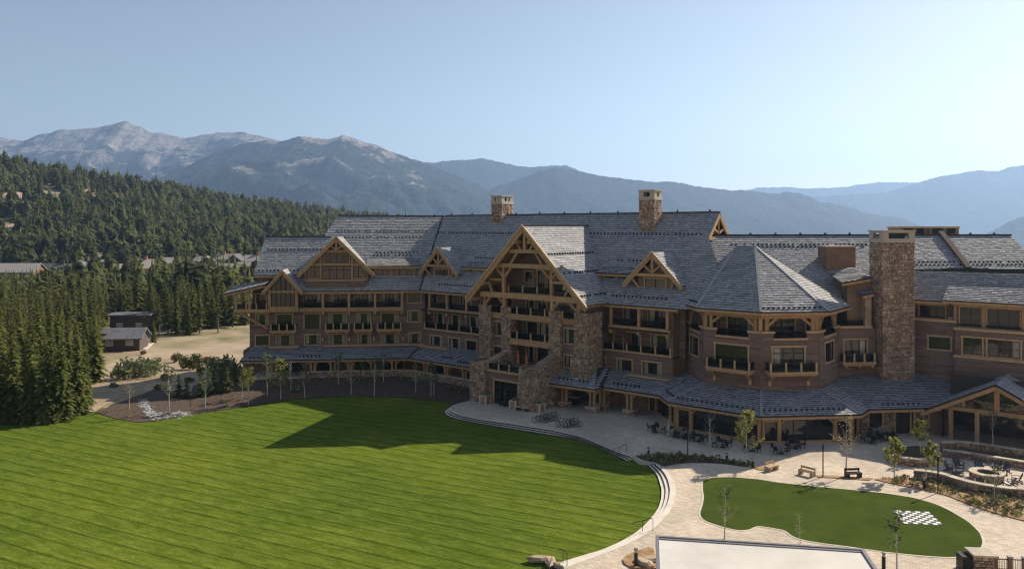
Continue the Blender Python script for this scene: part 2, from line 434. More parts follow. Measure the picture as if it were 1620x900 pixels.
def beamp(p, q, w=.3, h=.34, name='timber_brace', m=None, parent=None):
    mb = MB(); mb.beam(p, q, w, h, m or M_TIM, random.random())
    if parent is not None: return sub(name, mb, parent)
    return part(name, mb, lodge)
def rail(o, fr, u0, u1, v, z, n, h=1.0, ends=True):
    """glass railing with stout light posts, children of o"""
    for i in range(n):
        u = u0 + (u1 - u0) * i / (n - 1)
        mb = MB(); mb.box(fr, u - .10, u + .10, v - .1, v + .1, z, z + h + .08, M_TRM); sub('railing_post', mb, o)
        if i < n - 1:
            u2 = u0 + (u1 - u0) * (i + 1) / (n - 1); g = MB(); g.box(fr, u + .12, u2 - .12, v - .012, v + .012, z + .08, z + h - .06, M_RGL)
            g.box(fr, u + .1, u2 - .1, v - .03, v + .03, z + h - .06, z + h, M_IRN); sub('glass_panel', g, o)
def balcony(fr, u0, u1, v0, v1, z, n, brackets=False, th=.42, sides=True):
    mb = MB(); mb.box(fr, u0, u1, v0, v1, z - th, z, M_TIM); mb.box(fr, u0 - .1, u1 + .1, v0, v1 + .12, z - .12, z + .02, M_TRM)
    o = part('balcony', mb, lodge); rail(o, fr, u0 + .1, u1 - .1, v1 - .1, z + .02, n)
    if sides:
        for s, uu in ((-90, u0 + .1), (90, u1 - .1)):
            g = MB(); g.box(fr, uu - .012, uu + .012, v0, v1 - .2, z + .08, z + .95, M_RGL); g.box(fr, uu - .03, uu + .03, v0, v1 - .2, z + .95, z + 1.0, M_IRN); sub('glass_panel', g, o)
    for uu in ((u0 + .5, u1 - .5) if brackets else (u0 + .4, (u0 + u1) / 2, u1 - .4)):
        b = MB()
        if brackets:
            b.beam(fr.P(uu, v0 - .05, z - 1.35), fr.P(uu, v1 - .3, z - .5), .26, .26, M_TIM); b.box(fr, uu - .17, uu + .17, v0 - .02, v0 + .3, z - 1.75, z - 1.15, M_TRM)
        else: b.box(fr, uu - .12, uu + .12, v0, v1 + .06, z - th - .24, z - th, M_TIM)
        sub('bracket', b, o)
    return o
def terrace_rail(fr, u0, u1, v, z, n, name='railing'):
    mb = MB(); mb.box(fr, u0 - .15, u1 + .15, v - .18, v + .22, z - .05, z + .17, M_TRM)
    o = part(name, mb, lodge); rail(o, fr, u0 + .1, u1 - .1, v, z + .17, n, h=.9); return o
def wallpart(fr, u0, u1, z0, z1, v, holes=(), m=None, gable=None, back=True, label=None):
    mb = MB(); siding(mb, fr, u0, u1, z0, z1, v, holes, m=m, gable=gable)
    return part('siding', mb, lodge, stuff=True)
def trimband(fr, u0, u1, v, z0, z1, p=.16): 
    return beamu(fr, u0, u1, v + p / 2, z0, z1, p, 'trim_board', M_TRM)
def dormer(fr, uc, hw, za, v, zb, depth, over=.7, style='small', rafter=.34):
    """gabled dormer: front wall at v, roof apex height za, feet at hw either side with 45 degree slopes; returns the part"""
    zf = za - hw; vf = v + over; P = fr.P
    mb = MB(); wb = .62 * hw if style == 'small' else hw * .80
    o = MB(); o.box(fr, uc - wb, uc + wb, v - depth, v - .12, zb, zf - .1 + (hw - wb), M_SIDB)
    d = part('dormer', o, lodge)
    sw = MB(); siding(sw, fr, uc - wb, uc + wb, zb, za - .3, v - .05, dormer.holes, gable=(uc, za - .55, 1.0), m=M_SIDB); sub('siding', sw, d, stuff=True)
    for s in (-1, 1):
        s1 = MB()
        back = depth + 3
        poly = [P(uc + s * hw, vf, zf), P(uc + s * hw, v - depth + 0.0, zf), P(uc, v - back, za), P(uc, vf, za)]
        if s > 0: poly = poly[::-1]
        shingles(s1, poly); sub('shingles', s1, d, stuff=True)
        beamp(P(uc + s * (hw + .1), vf - .1, zf - .42), P(uc - s * .0, vf - .1, za - .32), .22, .5, 'rafter', M_TIM, d)
        beamp(P(uc + s * (hw + .15), vf + .04, zf - .10), P(uc, vf + .04, za + .05), .10, .22, 'rafter_trim', M_TRM, d)
    return d
dormer.holes = ()

# ---- roof corners where the left and middle wings meet
def inter(fa, va, fb, vb):
    ax, ay, _ = fa.P(0, va, 0); bx, by, _ = fb.P(0, vb, 0)
    det = fa.c * (-fb.s) - fa.s * (-fb.c); t = ((bx - ax) * (-fb.s) - (by - ay) * (-fb.c)) / det
    return (ax + t * fa.c, ay + t * fa.s)
EZ, RZ, RV, RVL = 13.7, 26.1, -11.4, -12.6
ke = inter(FM, 1, FL, 1); kr = inter(FM, RV, FL, RVL); kb = inter(FM, -23.8, FL, -18.6)
Ke = (*ke, EZ); Kr = (*kr, RZ); Kb = (*kb, EZ)
def sl(fr, u, v, ez=EZ): return fr.P(u, v, ez + (1 - v))           # a point on the 45 degree slope
slL = lambda u, v: FL.P(u, v, EZ + (1 - v) * (RZ - EZ) / (1 - RVL))
# middle wing
roof('main_roof', [[Ke, FM.P(5.5, 1, EZ), FM.P(5.5, RV, RZ), Kr], [FM.P(5.5, RV, RZ), FM.P(5.5, -23.8, EZ), Kb, Kr]],
     gl=[(sl(FM, -47, -8.3), sl(FM, 4.5, -8.3)), (sl(FM, -34, -4.3), sl(FM, -25, -4.3)), (sl(FM, -8, -2.9), sl(FM, -2.5, -2.9)), (sl(FM, -5, 0), sl(FM, 4, 0)), (sl(FM, -38, 0), sl(FM, -27, 0)), (sl(FM, -7, -4.6), sl(FM, -2.4, -4.6))],
     fascia=[(Ke, FM.P(5.5, 1, EZ))])
roof('main_roof', [[FM.P(5.45, 1, EZ), FM.P(8.6, 1, EZ), FM.P(8.3, -4.6, EZ + 5.6), FM.P(5.45, -8.0, EZ + 9.0)]])
# left wing: hipped at its left end
LH, LE = -15.6, -22.2
roof('main_roof', [[FL.P(LE, 1, EZ), Ke, Kr, FL.P(LH, RVL, RZ)], [FL.P(LE, -18.6, EZ), FL.P(LE, 1, EZ), FL.P(LH, RVL, RZ)], [Kb, FL.P(LE, -18.6, EZ), FL.P(LH, RVL, RZ), Kr]],
     gl=[(slL(-16, -8.4), slL(0, -8.4)), (slL(-15.6, -9.5), slL(1, -9.5)), (slL(-8.5, -5.6), slL(-1, -5.6)), (slL(-9, -5.0), slL(-2, -5.0))],
     fascia=[(FL.P(LE, 1, EZ), Ke)])
# lower roof at the far left
zl = lambda v: 15.7 + (-3.0 - v) * 1.0
roof('wing_roof', [[FL.P(-27.9, -1.2, 16.2), FL.P(-15, -1.2, 16.2), FL.P(-15, -7.4, 22.4), FL.P(-27.2, -7.4, 22.4)], [FL.P(-15, -10, 16.2), FL.P(-27.9, -10, 16.2), FL.P(-27.2, -7.4, 22.4), FL.P(-15, -7.4, 22.4)]],
     gl=[(FL.P(-27.2, -5.2, 20.25), FL.P(-17, -5.2, 20.25)), (FL.P(-27.4, -1.8, 16.85), FL.P(-19, -1.8, 16.85))], fascia=[(FL.P(-27.9, -1.2, 16.2), FL.P(-20, -1.2, 16.2))])
mb = MB(); mb.box(FL, -27.5, -20, -9.6, -2.3, 10, 16.0, M_SIDB); part('wall', mb, lodge)
mb = MB(); mb.face([FL.P(-27.5, -2.0, 15.9), FL.P(-27.5, -9.7, 15.9), FL.P(-27.1, -7.4, 22.1)], M_SIDB); part('gable_wall', mb, lodge)
# ridge caps with their iron lugs
mb = MB()
for a, b in ((FM.P(-47.5, RV, RZ + .08), FM.P(5.5, RV, RZ + .08)), (FL.P(LH, RVL, RZ + .08), Kr), (FL.P(-27.2, -7.4, 22.48), FL.P(-16, -7.4, 22.48))):
    mb.beam(a, b, .4, .14, M_SHB)
    A, B = Vector(a), Vector(b); n = int((B - A).length / 5)
    for i in range(n + 1):
        p = A.lerp(B, (i + .3) / (n + .6)); mb.beam(p - Vector((0, 0, .05)), p + Vector((0, 0, .34)), .22, .14, M_IRN)
part('ridge_cap', mb, lodge)
mb = MB(); mb.beam(Vector(Ke) + Vector((0, 0, .1)), Vector(Kr) + Vector((0, 0, .1)), .35, .06, M_SHB); part('valley_flashing', mb, lodge)
# gable end of the middle wing, open truss under the verge
P = FM.P
mb = MB(); mb.face([P(4.4, 0, 13.6), P(4.4, -22.8, 13.6), P(4.4, RV, RZ - .9)], M_SIDB); mb.box(FM, 3.9, 4.35, -22.8, -.05, 3, 13.6, M_SIDB); part('gable_wall', mb, lodge)
for s in (0, 1):
    a = P(5.4, 1 if s == 0 else -23.8, EZ - .35); beamp(a, P(5.4, RV, RZ - .35), .26, .55, 'rafter')
beamp(P(5.3, RV - 3.2, RZ - 3.6), P(5.3, RV + 3.2, RZ - 3.6), .3, .4); beamp(P(5.3, RV, RZ - 3.5), P(5.3, RV, RZ - .6), .3, .3)
beamp(P(5.3, RV, RZ - 2.9), P(5.3, RV + 1.7, RZ - 2.2), .25, .25); beamp(P(5.3, RV, RZ - 2.9), P(5.3, RV - 1.7, RZ - 2.2), .25, .25)

# ---- ridge chimneys
def chimney(fr, u0, u1, v0, v1, z0, z1, cap=1.45, name='chimney'):
    c = MB(); c.box(fr, u0 + .1, u1 - .1, v0 + .1, v1 - .1, z0, z1 - cap, M_MOR); o = part(name, c, lodge)
    s = MB(); stone_block(s, fr, u0, u1, v0, v1, z0, z1 - cap, 'frlb'); sub('fieldstone', s, o, stuff=True)
    k = MB(); zb = z1 - cap
    k.box(fr, u0 - .08, u1 + .08, v0 - .08, v1 + .08, zb, zb + .32, M_CHR)
    t = .3
    for a, b, c_, d in ((u0, u1, v1 - t, v1), (u0, u1, v0, v0 + t), (u0, u0 + t, v0 + t, v1 - t), (u1 - t, u1, v0 + t, v1 - t)):
        if b - a > t + .1:
            k.box(fr, a, a + .75, c_, d, zb + .32, z1 - .14, M_CHR); k.box(fr, b - .75, b, c_, d, zb + .32, z1 - .14, M_CHR)
            k.box(fr, a + .75, b - .75, c_, d, zb + .32, zb + .48, M_CHR); k.box(fr, a + .75, b - .75, c_, d, z1 - .32, z1 - .14, M_CHR)
        else:
            k.box(fr, a, b, c_, c_ + .5, zb + .32, z1 - .14, M_CHR); k.box(fr, a, b, d - .5, d, zb + .32, z1 - .14, M_CHR)
            k.box(fr, a, b, c_ + .5, d - .5, zb + .32, zb + .48, M_CHR); k.box(fr, a, b, c_ + .5, d - .5, z1 - .32, z1 - .14, M_CHR)
    k.box(fr, u0 - .14, u1 + .14, v0 - .14, v1 + .14, z1 - .14, z1, M_CHR); sub('chimney_cap', k, o)
    f = MB(); f.box(fr, u0 + .8, u1 - .8, v0 + .8, v1 - .8, zb + .3, z1 - .35, M_IRN)
    for i in range(4): f.box(fr, u0 + .5 + i * (u1 - u0 - 1.1) / 4, u0 + .62 + i * (u1 - u0 - 1.1) / 4, v1 - .2, v1 - .14, zb + .48, z1 - .32, M_IRN)
    sub('flue', f, o); return o
chimney(FM, -35.2, -32.9, -12.9, -9.9, 22.5, 29.4)
chimney(FM, -5.7, -3.2, -10.8, -8.6, 21.5, 29.4)

# ---- LEFT WING walls
h = []
for u0, u1, n, d in ((-19.5, -17.1, 3, 1), (-15.5, -12.9, 4, 1), (-11.0, -9.0, 2, 1), (-7.1, -4.5, 4, 1)):
    h.append(window(FL, u0, u1, 7.5, 9.9, 0, n, door=True))
h.append(window(FL, -2.75, -.75, 8.55, 10.2, 0, 2)); h.append(window(FL, -23.9, -21.5, 7.5, 9.9, 0, 3, door=True)); h.append(window(FL, -27.2, -25.4, 8.3, 10.0, 0, 2))
for u0, u1, n in ((-19.4, -17.1, 2), (-2.6, -.8, 2), (-27.2, -25.2, 2)): h.append(window(FL, u0, u1, 4.95, 6.5, 0, n))
for u0, u1, n in ((-15.5, -12.9, 3), (-10.8, -9.0, 2), (-7.1, -4.5, 3), (-23.9, -21.4, 3)): h.append(window(FL, u0, u1, 4.3, 6.5, 0, n, door=True))
h.append(window(FL, -2.75, -.75, 11.65, 13.2, 0, 2))
wallpart(FL, -28.2, 0, 3.3, 10.4, 0, h)
wallpart(FL, -3.6, 0, 10.4, 13.5, 0, h)
trimband(FL, -28.2, -20.6, 0, 10.35, 10.6)
mb = MB(); mb.box(FL, -28.15, -3.7, -9, -.06, 10.2, 10.4, M_DECK); mb.box(FL, -28.1, -27.9, -9, -.1, 0, 10.3, M_SIDB); part('floor_slab', mb, lodge)
# recessed top floor with timber posts
h = [window(FL, u - 1.35, u + 1.35, 10.75, 13.1, -1.6, 4, door=True) for u in (-18.5, -14.3, -10.2, -5.9)]
wallpart(FL, -20.5, -3.6, 10.4, 13.6, -1.6, h)
wallpart(FL.sub(-3.6, 0, 90), 0, 1.6, 10.4, 13.6, 0)
for u in (-16.46, -12.3, -8.1, -3.77): 
    post(FL, u, .85, 10.9, 13.25, .36); mb = MB(); mb.box(FL, u - .2, u + .2, .6, 1.15, 9.9, 10.35, M_TIM); part('beam_end', mb, lodge)
beamu(FL, -20.6, -3.5, .85, 10.35, 10.9, .5); beamu(FL, -20.6, -3.5, .85, 13.22, 13.56, .4)
o = part('railing', (lambda m: (m.box(FL, -20.6, -3.6, .72, .9, 10.9, 10.98, M_TRM), m)[1])(MB()), lodge)
for u0, u1 in ((-20.4, -16.7), (-16.2, -12.5), (-12.1, -8.3), (-7.9, -4.0)):
    g = MB(); g.box(FL, u0, u1, .84, .86, 11.0, 11.85, M_RGL); g.box(FL, u0, u1, .82, .88, 11.85, 11.92, M_IRN); sub('glass_panel', g, o)
for u0, u1, n in ((-16.1, -12.2, 4), (-11.5, -8.6, 3), (-7.8, -3.85, 4)): balcony(FL, u0, u1, 0, 1.25, 7.4, n)
balcony(FL, -24.7, -20.7, 0, 1.4, 7.4, 4)
def parapet(fr, u0, u1, v0, v1, z0, z1):
    mb = MB(); siding(mb, fr, u0, u1, z0, z1, v1); siding(mb, fr.sub(u1, v1, 90), 0, v1 - v0, z0, z1, 0); siding(mb, fr.sub(u0, v0, -90), 0, v1 - v0, z0, z1, 0)
    o = part('parapet', mb, lodge); t = MB(); t.box(fr, u0 - .12, u1 + .12, v0, v1 + .16, z1, z1 + .2, M_TRM); sub('coping', t, o); return o
parapet(FL, -16.4, -.1, 0, 1.2, 3.4, 4.75); parapet(FL, -24.8, -20.3, 0, 1.6, 3.2, 4.7)
for u in (-16.6, -12.3, -8.3, -3.6):      # wall lanterns
    mb = MB(); mb.box(FL, u - .12, u + .12, .05, .35, 5.4, 6.1, M_CHR); mb.box(FL, u - .17, u + .17, .02, .4, 6.1, 6.18, M_IRN); part('wall_lantern', mb, lodge)
# glazed gable bay
B0, B1 = -24.96, -20.3
mb = MB(); mb.box(FL, B0, B1, -.5, 1.75, 10.45, 11.0, M_TIM); mb.box(FL, B0 + .2, B1 - .2, -.3, -.1, 11, 14, M_DRK); part('bay_floor', mb, lodge)
for u in (B0 + .22, B1 - .22): post(FL, u, 1.6, 11.0, 14.1, .42)
beamu(FL, B0, B1, 1.6, 13.55, 13.85, .36); beamu(FL, B0, B1, 1.6, 10.95, 11.3, .4)
zb_ = 17.1
for i in range(6):
    u = B0 + .5 + i * (B1 - B0 - 1) / 5; mb = MB(); zt = 16.9 - abs(u + 22.63) * 1.12; mb.box(FL, u - .06, u + .06, 1.52, 1.68, 11.3, zt, M_FRM); part('mullion', mb, lodge)
    if i < 5:
        u2 = B0 + .5 + (i + 1) * (B1 - B0 - 1) / 5; g = MB(); z2 = 16.9 - abs(u2 + 22.63) * 1.12
        g.face([FL.P(u, 1.56, 11.3), FL.P(u2, 1.56, 11.3), FL.P(u2, 1.56, 13.6), FL.P(u, 1.56, 13.6)], M_GLS)
        g.face([FL.P(u, 1.56, 13.8), FL.P(u2, 1.56, 13.8), FL.P(u2, 1.56, z2), FL.P(u, 1.56, zt)], M_GLS); part('pane', g, lodge)
beamu(FL, B0 + .4, B1 - .4, 1.6, 12.6, 12.68, .12, 'transom', M_FRM)
for s in (-1, 1):
    s1 = MB(); q = [FL.P(-22.63 + s * 3.05, 2.4, 13.75), FL.P(-22.63 + s * 3.05, -3.2, 13.75), FL.P(-22.63, -5, 17.2), FL.P(-22.63, 2.4, 17.2)]
    shingles(s1, q if s < 0 else q[::-1]); part('bay_roof', s1, lodge, stuff=True)
    beamp(FL.P(-22.63 + s * 3.15, 2.3, 13.35), FL.P(-22.63, 2.3, 16.85), .24, .5, 'rafter'); beamp(FL.P(-22.63 + s * 3.2, 2.44, 13.62), FL.P(-22.63, 2.44, 17.15), .1, .2, 'rafter_trim', M_TRM)
mb = MB(); siding(mb, FL.sub(B0, 0, -90), 0, 1.7, 11, 13.8, .0); siding(mb, FL.sub(B1, 1.7, 90), 0, 1.7, 11, 13.8, 0); part('siding', mb, lodge, stuff=True)
# deck with mono-pitch roof at the left end
mb = MB(); mb.box(FL, -30.4, B0 - .02, -2.5, 1.5, 10.35, 10.8, M_TIM); part('deck', mb, lodge)
for u in (-30.0, -27.9): post(FL, u, 1.3, 10.8, 14.2 if u > -29 else 13.6, .36)
post(FL, -30.0, -2.3, 10.8, 14, .36)
roof('porch_roof', [[FL.P(-31.6, 2.1, 13.5), FL.P(-25.3, 2.1, 14.9), FL.P(-25.3, -3.4, 15.6), FL.P(-31.6, -3.4, 14.2)]], fascia=[(FL.P(-31.6, 2.1, 13.45), FL.P(-25.3, 2.1, 14.85))])
beamp(FL.P(-29.6, 1.3, 10.4), FL.P(-25.2, .3, 7.6), .34, .36)
terrace_rail(FL, -30.1, -25.2, 1.3, 10.7, 4)
h = [window(FL, -27.6, -25.6, 11.2, 13.0, -2.0, 2)]; wallpart(FL, -28.2, -25, 10.6, 14.6, -2.0, h)
# stone base and ground floor
mb = MB(); stone_block(mb, FL, -29.3, -24.9, -6, -.3, -.3, 4.1, 'fl'); part('stone_base', mb, lodge, stuff=True)
# big gabled dormer
dormer.holes = (); DC = -14.43
dormer.holes = [window(FL, -16.75, -12.1, 15.45, 17.75, -.55, 4, tr=.30, cur=-1), window(FL, -18.8, -17.1, 15.75, 17.65, -.55, 2, bars=1, cur=-1), window(FL, -11.75, -10.05, 15.75, 17.65, -.55, 2, bars=1, cur=-1), window(FL, -16.4, -12.45, 18.15, 19.85, -.55, 4, cur=-1)]
d = dormer(FL, DC, 6.05, 22.45, -.5, 14.6, 7.5, over=.9, style='big')
for u in (-16.95, -11.9): beamp(FL.P(u, -.3, 15.2), FL.P(u, -.3, 19.6), .3, .3, 'timber_post', M_TIM, d)
for z, hw in ((17.95, 4.5), (20.15, 2.3)): beamp(FL.P(DC - hw, -.25, z), FL.P(DC + hw, -.25, z), .35, .34, 'tie_beam', M_TIM, d)
beamp(FL.P(DC, .1, 20.2), FL.P(DC, .1, 22.1), .3, .3, 'king_post', M_TIM, d)
for s in (-1, 1): beamp(FL.P(DC + s * .1, .1, 20.4), FL.P(DC + s * 1.25, .1, 21.3), .22, .22, 'strut', M_TIM, d); beamp(FL.P(DC + s * 5.0, -.1, 15.4), FL.P(DC + s * 5.0, -.1, 17.2), .42, .42, 'timber_post', M_SIDB, d)
for s in (-1, 1):    # triangular side lights
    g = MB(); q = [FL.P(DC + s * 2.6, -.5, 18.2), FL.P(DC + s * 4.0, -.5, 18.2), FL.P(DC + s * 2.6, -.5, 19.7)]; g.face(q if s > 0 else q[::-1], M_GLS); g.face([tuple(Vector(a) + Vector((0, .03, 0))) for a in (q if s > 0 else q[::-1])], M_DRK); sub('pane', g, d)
parapet(FL, -19.2, -9.65, -1, .55, 14.0, 15.3)
# shed dormer
h = [window(FL, -8.2, -5.95, 16.0, 17.05, -1.5, 2, cur=-1), window(FL, -5.4, -1.85, 16.0, 17.05, -1.5, 3, cur=-1)]
wallpart(FL, -9.2, -1.4, 15.3, 17.5, -1.5, h, m=M_SIDB); wallpart(FL.sub(-1.4, -1.5, 90), 0, 2.4, 15.3, 17.5, 0, m=M_SIDB)
roof('shed_roof', [[FL.P(-9.7, -.8, 17.6), FL.P(-1.0, -.8, 17.6), FL.P(-1.0, -4.2, 18.75), FL.P(-9.7, -4.2, 18.75)]], fascia=[(FL.P(-9.7, -.8, 17.6), FL.P(-1.0, -.8, 17.6))])

# ---- MIDDLE WING, left of the great gable
RW = -1.8
h = [window(FM, -39.7, -37.2, 4.35, 6.3, 0, 3, door=True), window(FM, -35.5, -33.2, 4.6, 6.35, 0, 2), window(FM, -31.7, -29.6, 4.6, 6.3, 0, 2), window(FM, -28.3, -26.6, 4.6, 6.3, 0, 2)]
wallpart(FM, -41.2, -22.8, 3.2, 7.3, 0, h); wallpart(FM.sub(-41.2, RW, -90), 0, -RW, 3.2, 7.3, 0)
mb = MB(); mb.box(FM, -41.4, -22.4, -9, -.05, 7.1, 7.3, M_DECK); mb.box(FM, -41.2, -22.4, RW - .3, .9, 10.35, 10.6, M_DECK); part('floor_slab', mb, lodge)
terrace_rail(FM, -41.2, -25.4, .0, 7.35, 7)
parapet(FM, -41.5, -34.9, -.2, 1.25, 3.0, 4.55)
h = [window(FM, -40.6, -38.6, 7.5, 9.8, RW, 2, door=True), window(FM, -37.2, -34.8, 7.5, 9.8, RW, 3, door=True), window(FM, -33.2, -31, 7.5, 9.8, RW, 2, door=True), window(FM, -29.2, -27.2, 7.5, 9.8, RW, 2, door=True),
     window(FM, -38.6, -36.4, 10.8, 13.1, RW, 3, door=True), window(FM, -34.6, -32.4, 10.8, 13.1, RW, 3, door=True), window(FM, -30.2, -28.2, 10.8, 13.1, RW, 2, door=True), window(FM, -41.3, -40.1, 11.5, 13.1, RW, 1)]
wallpart(FM, -43.2, -22.4, 7.1, 13.6, RW, h)
for u in (-39.4, -35.4, -31.2, -26.8): post(FM, u, .55, 10.9, 13.3, .36)
beamu(FM, -39.8, -26.0, .55, 10.3, 10.85, .5); beamu(FM, -41, -25.5, .55, 13.25, 13.58, .4)
for u in (-39.4, -35.4, -31.2):
    mb = MB(); mb.box(FM, u - .2, u + .2, .3, .85, 9.85, 10.3, M_TIM); part('beam_end', mb, lodge)
o = part('railing', (lambda m: (m.box(FM, -39.3, -26.9, .46, .6, 10.85, 10.93, M_TRM), m)[1])(MB()), lodge)
for u0, u1 in ((-39.1, -35.7), (-35.1, -31.5), (-30.9, -27.1)):
    g = MB(); g.box(FM, u0, u1, .52, .545, 10.98, 11.8, M_RGL); g.box(FM, u0, u1, .5, .57, 11.8, 11.87, M_IRN); sub('glass_panel', g, o)
# ---- right of the great gable
h = [window(FM, -8.1, -5.9, 4.7, 6.3, 0, 1), window(FM, -3.9, -1.7, 4.7, 6.3, 0, 2), window(FM, -.05, 2.6, 4.4, 6.35, 0, 3)]
wallpart(FM, -9.3, 4.2, 3.2, 7.3, 0, h); wallpart(FM.sub(4.2, 0, 90), 0, 4, 3.2, 7.3, 0)
mb = MB(); mb.box(FM, -9.3, 4.4, -9, -.05, 7.1, 7.3, M_DECK); mb.box(FM, -6.5, 4.2, RW - .3, .9, 10.35, 10.6, M_DECK); part('floor_slab', mb, lodge)
terrace_rail(FM, -9.1, 4.1, .0, 7.35, 7)
parapet(FM, -1.5, 4.3, -.2, 1.25, 3.0, 4.5)
h = [window(FM, -7.7, -5.7, 7.5, 9.6, RW, 2, door=True), window(FM, -3.4, -1.5, 7.5, 9.7, RW, 2, door=True), window(FM, .25, 3.0, 7.5, 9.7, RW, 3, door=True), window(FM, -8.2, -6.2, 11.7, 13.3, RW, 2),
     window(FM, -4.0, -1.2, 10.8, 13.2, RW, 3, door=True, cur=0), window(FM, -.2, 2.8, 10.8, 13.2, RW, 3, door=True)]
wallpart(FM, -9.3, 5.2, 7.1, 13.6, RW, h); trimband(FM, -9.3, -5, RW, 10.4, 10.7)
for u in (-4.6, -.3, 3.9): post(FM, u, .55, 10.9, 13.3, .36)
for u in (-4.6, -.3, 3.9): mb = MB(); mb.box(FM, u - .2, u + .2, .3, .85, 9.85, 10.3, M_TIM); part('beam_end', mb, lodge)
beamu(FM, -5, 4.3, .55, 10.3, 10.85, .5); beamu(FM, -9, 5.0, .55, 13.25, 13.58, .4)
o = part('railing', (lambda m: (m.box(FM, -4.4, 3.8, .46, .6, 10.85, 10.93, M_TRM), m)[1])(MB()), lodge)
for u0, u1 in ((-4.3, -.55), (-.05, 3.65)):
    g = MB(); g.box(FM, u0, u1, .52, .545, 10.98, 11.8, M_RGL); g.box(FM, u0, u1, .5, .57, 11.8, 11.87, M_IRN); sub('glass_panel', g, o)
mb = MB(); mb.box(FM, -3.1, -2.9, RW, .1, 7.3, 9.6, M_SIDB); part('divider_wall', mb, lodge)
# small gabled dormers
for uc in (-38.5, 1.05):
    dormer.holes = [window(FM, uc - 1.5, uc + 1.5, 15.35, 17.2, -1.35, 3 if uc < 0 else 2, cur=-1)]
    d = dormer(FM, uc, 4.25, 20.75, -1.3, 14.5, 4.3, over=.95)
    beamp(FM.P(uc - 2.9, -.45, 17.75), FM.P(uc + 2.9, -.45, 17.75), .32, .36, 'tie_beam', M_TIM, d); beamp(FM.P(uc, -.45, 17.8), FM.P(uc, -.45, 20.4), .3, .3, 'king_post', M_TIM, d)
    for s in (-1, 1):
        beamp(FM.P(uc + s * .1, -.45, 18.1), FM.P(uc + s * 1.3, -.45, 19.1), .22, .22, 'strut', M_TIM, d); beamp(FM.P(uc + s * 2.4, -1.2, 16.0), FM.P(uc + s * 3.1, -.5, 17.2), .25, .25, 'bracket', M_TIM, d)
# shed dormers beside them
for u0, u1, in ((-34.2, -29.6), (-8.2, -2.9)):
    h = [window(FM, u0 + .8, (u0 + u1) / 2 - .1, 15.9, 17.3, -2.2, 2, cur=-1), window(FM, (u0 + u1) / 2 + .3, u1 - .4, 15.9, 17.3, -2.2, 2, cur=-1)]
    wallpart(FM, u0, u1, 15.2, 17.6, -2.2, h, m=M_SIDB); wallpart(FM.sub(u0, -4.5, -90), 0, 2.3, 15.2, 17.6, 0, m=M_SIDB)
    roof('shed_roof', [[FM.P(u0 - .3, -1.6, 17.65), FM.P(u1 + .6, -1.6, 17.65), FM.P(u1 + .6, -4.6, 18.75), FM.P(u0 - .3, -4.6, 18.75)]], fascia=[(FM.P(u0 - .3, -1.6, 17.65), FM.P(u1 + .6, -1.6, 17.65))])

# ---- THE GREAT GABLE
GC = -15.25; GV = 6.5; GA = 24.2; GH = 10.35; P = FM.P
for s in (-1, 1):
    s1 = MB(); q = [P(GC + s * GH, GV, GA - GH), P(GC + s * GH, .9, GA - GH), P(GC, -9.6, GA), P(GC, GV, GA)]
    o = MB(); o.face([(a[0], a[1], a[2] - .12) for a in q], M_TIM); g = part('gable_roof', o, lodge)
    shingles(s1, q if s < 0 else q[::-1]); sub('shingles', s1, g, stuff=True)
    gg = MB()
    for k in (.38, .62, .9): guards(gg, P(GC + s * GH * k, GV - .6, GA - GH * k + .05), P(GC + s * GH * k, -9.3 + k * 9.6, GA - GH * k + .05))
    sub('snow_guard', gg, g, stuff=True)
    beamp(P(GC + s * (GH + .2), GV - .15, GA - GH - .55), P(GC, GV - .15, GA - .38), .34, .72, 'rafter', M_TIM, g)
    beamp(P(GC + s * (GH + .3), GV + .08, GA - GH - .22), P(GC, GV + .08, GA + .06), .14, .3, 'rafter_trim', M_TRM, g)
    for k in (.12, .45, .70, .93):       # purlin ends
        mb = MB(); u = GC + s * GH * k; z = GA - GH * k - .95; mb.box(FM, u - .22, u + .22, 2.0, GV + .22, z - .25, z + .2, M_TIM); sub('purlin', mb, g)
mb = MB(); mb.beam(P(GC, GV, GA + .1), P(GC, -9.6, GA + .1), .4, .14, M_SHB); part('ridge_cap', mb, lodge)
CV = 5.0
for u0, u1, zb, nm in ((-24.65, -22.4, 3.6, 1), (-20.3, -18.7, 4.2, 1), (-11.85, -9.9, 4.2, 1), (-7.65, -5.5, 3.4, 1)):
    mb = MB(); mb.box(FM, u0 + .1, u1 - .1, CV - 1.6, CV - .1, zb, 12.7, M_MOR); o = part('stone_column', mb, lodge)
    s = MB(); stone_block(s, FM, u0, u1, CV - 1.7 if u1 < -6 else CV - 3.6, CV, zb, 12.75, 'frl'); sub('fieldstone', s, o, stuff=True)
mb = MB(); stone_block(mb, FM, -8.0, -5.3, CV - 1.9, CV + .35, 3.4, 6.8, 'frl'); part('stone_pier', mb, lodge, stuff=True)
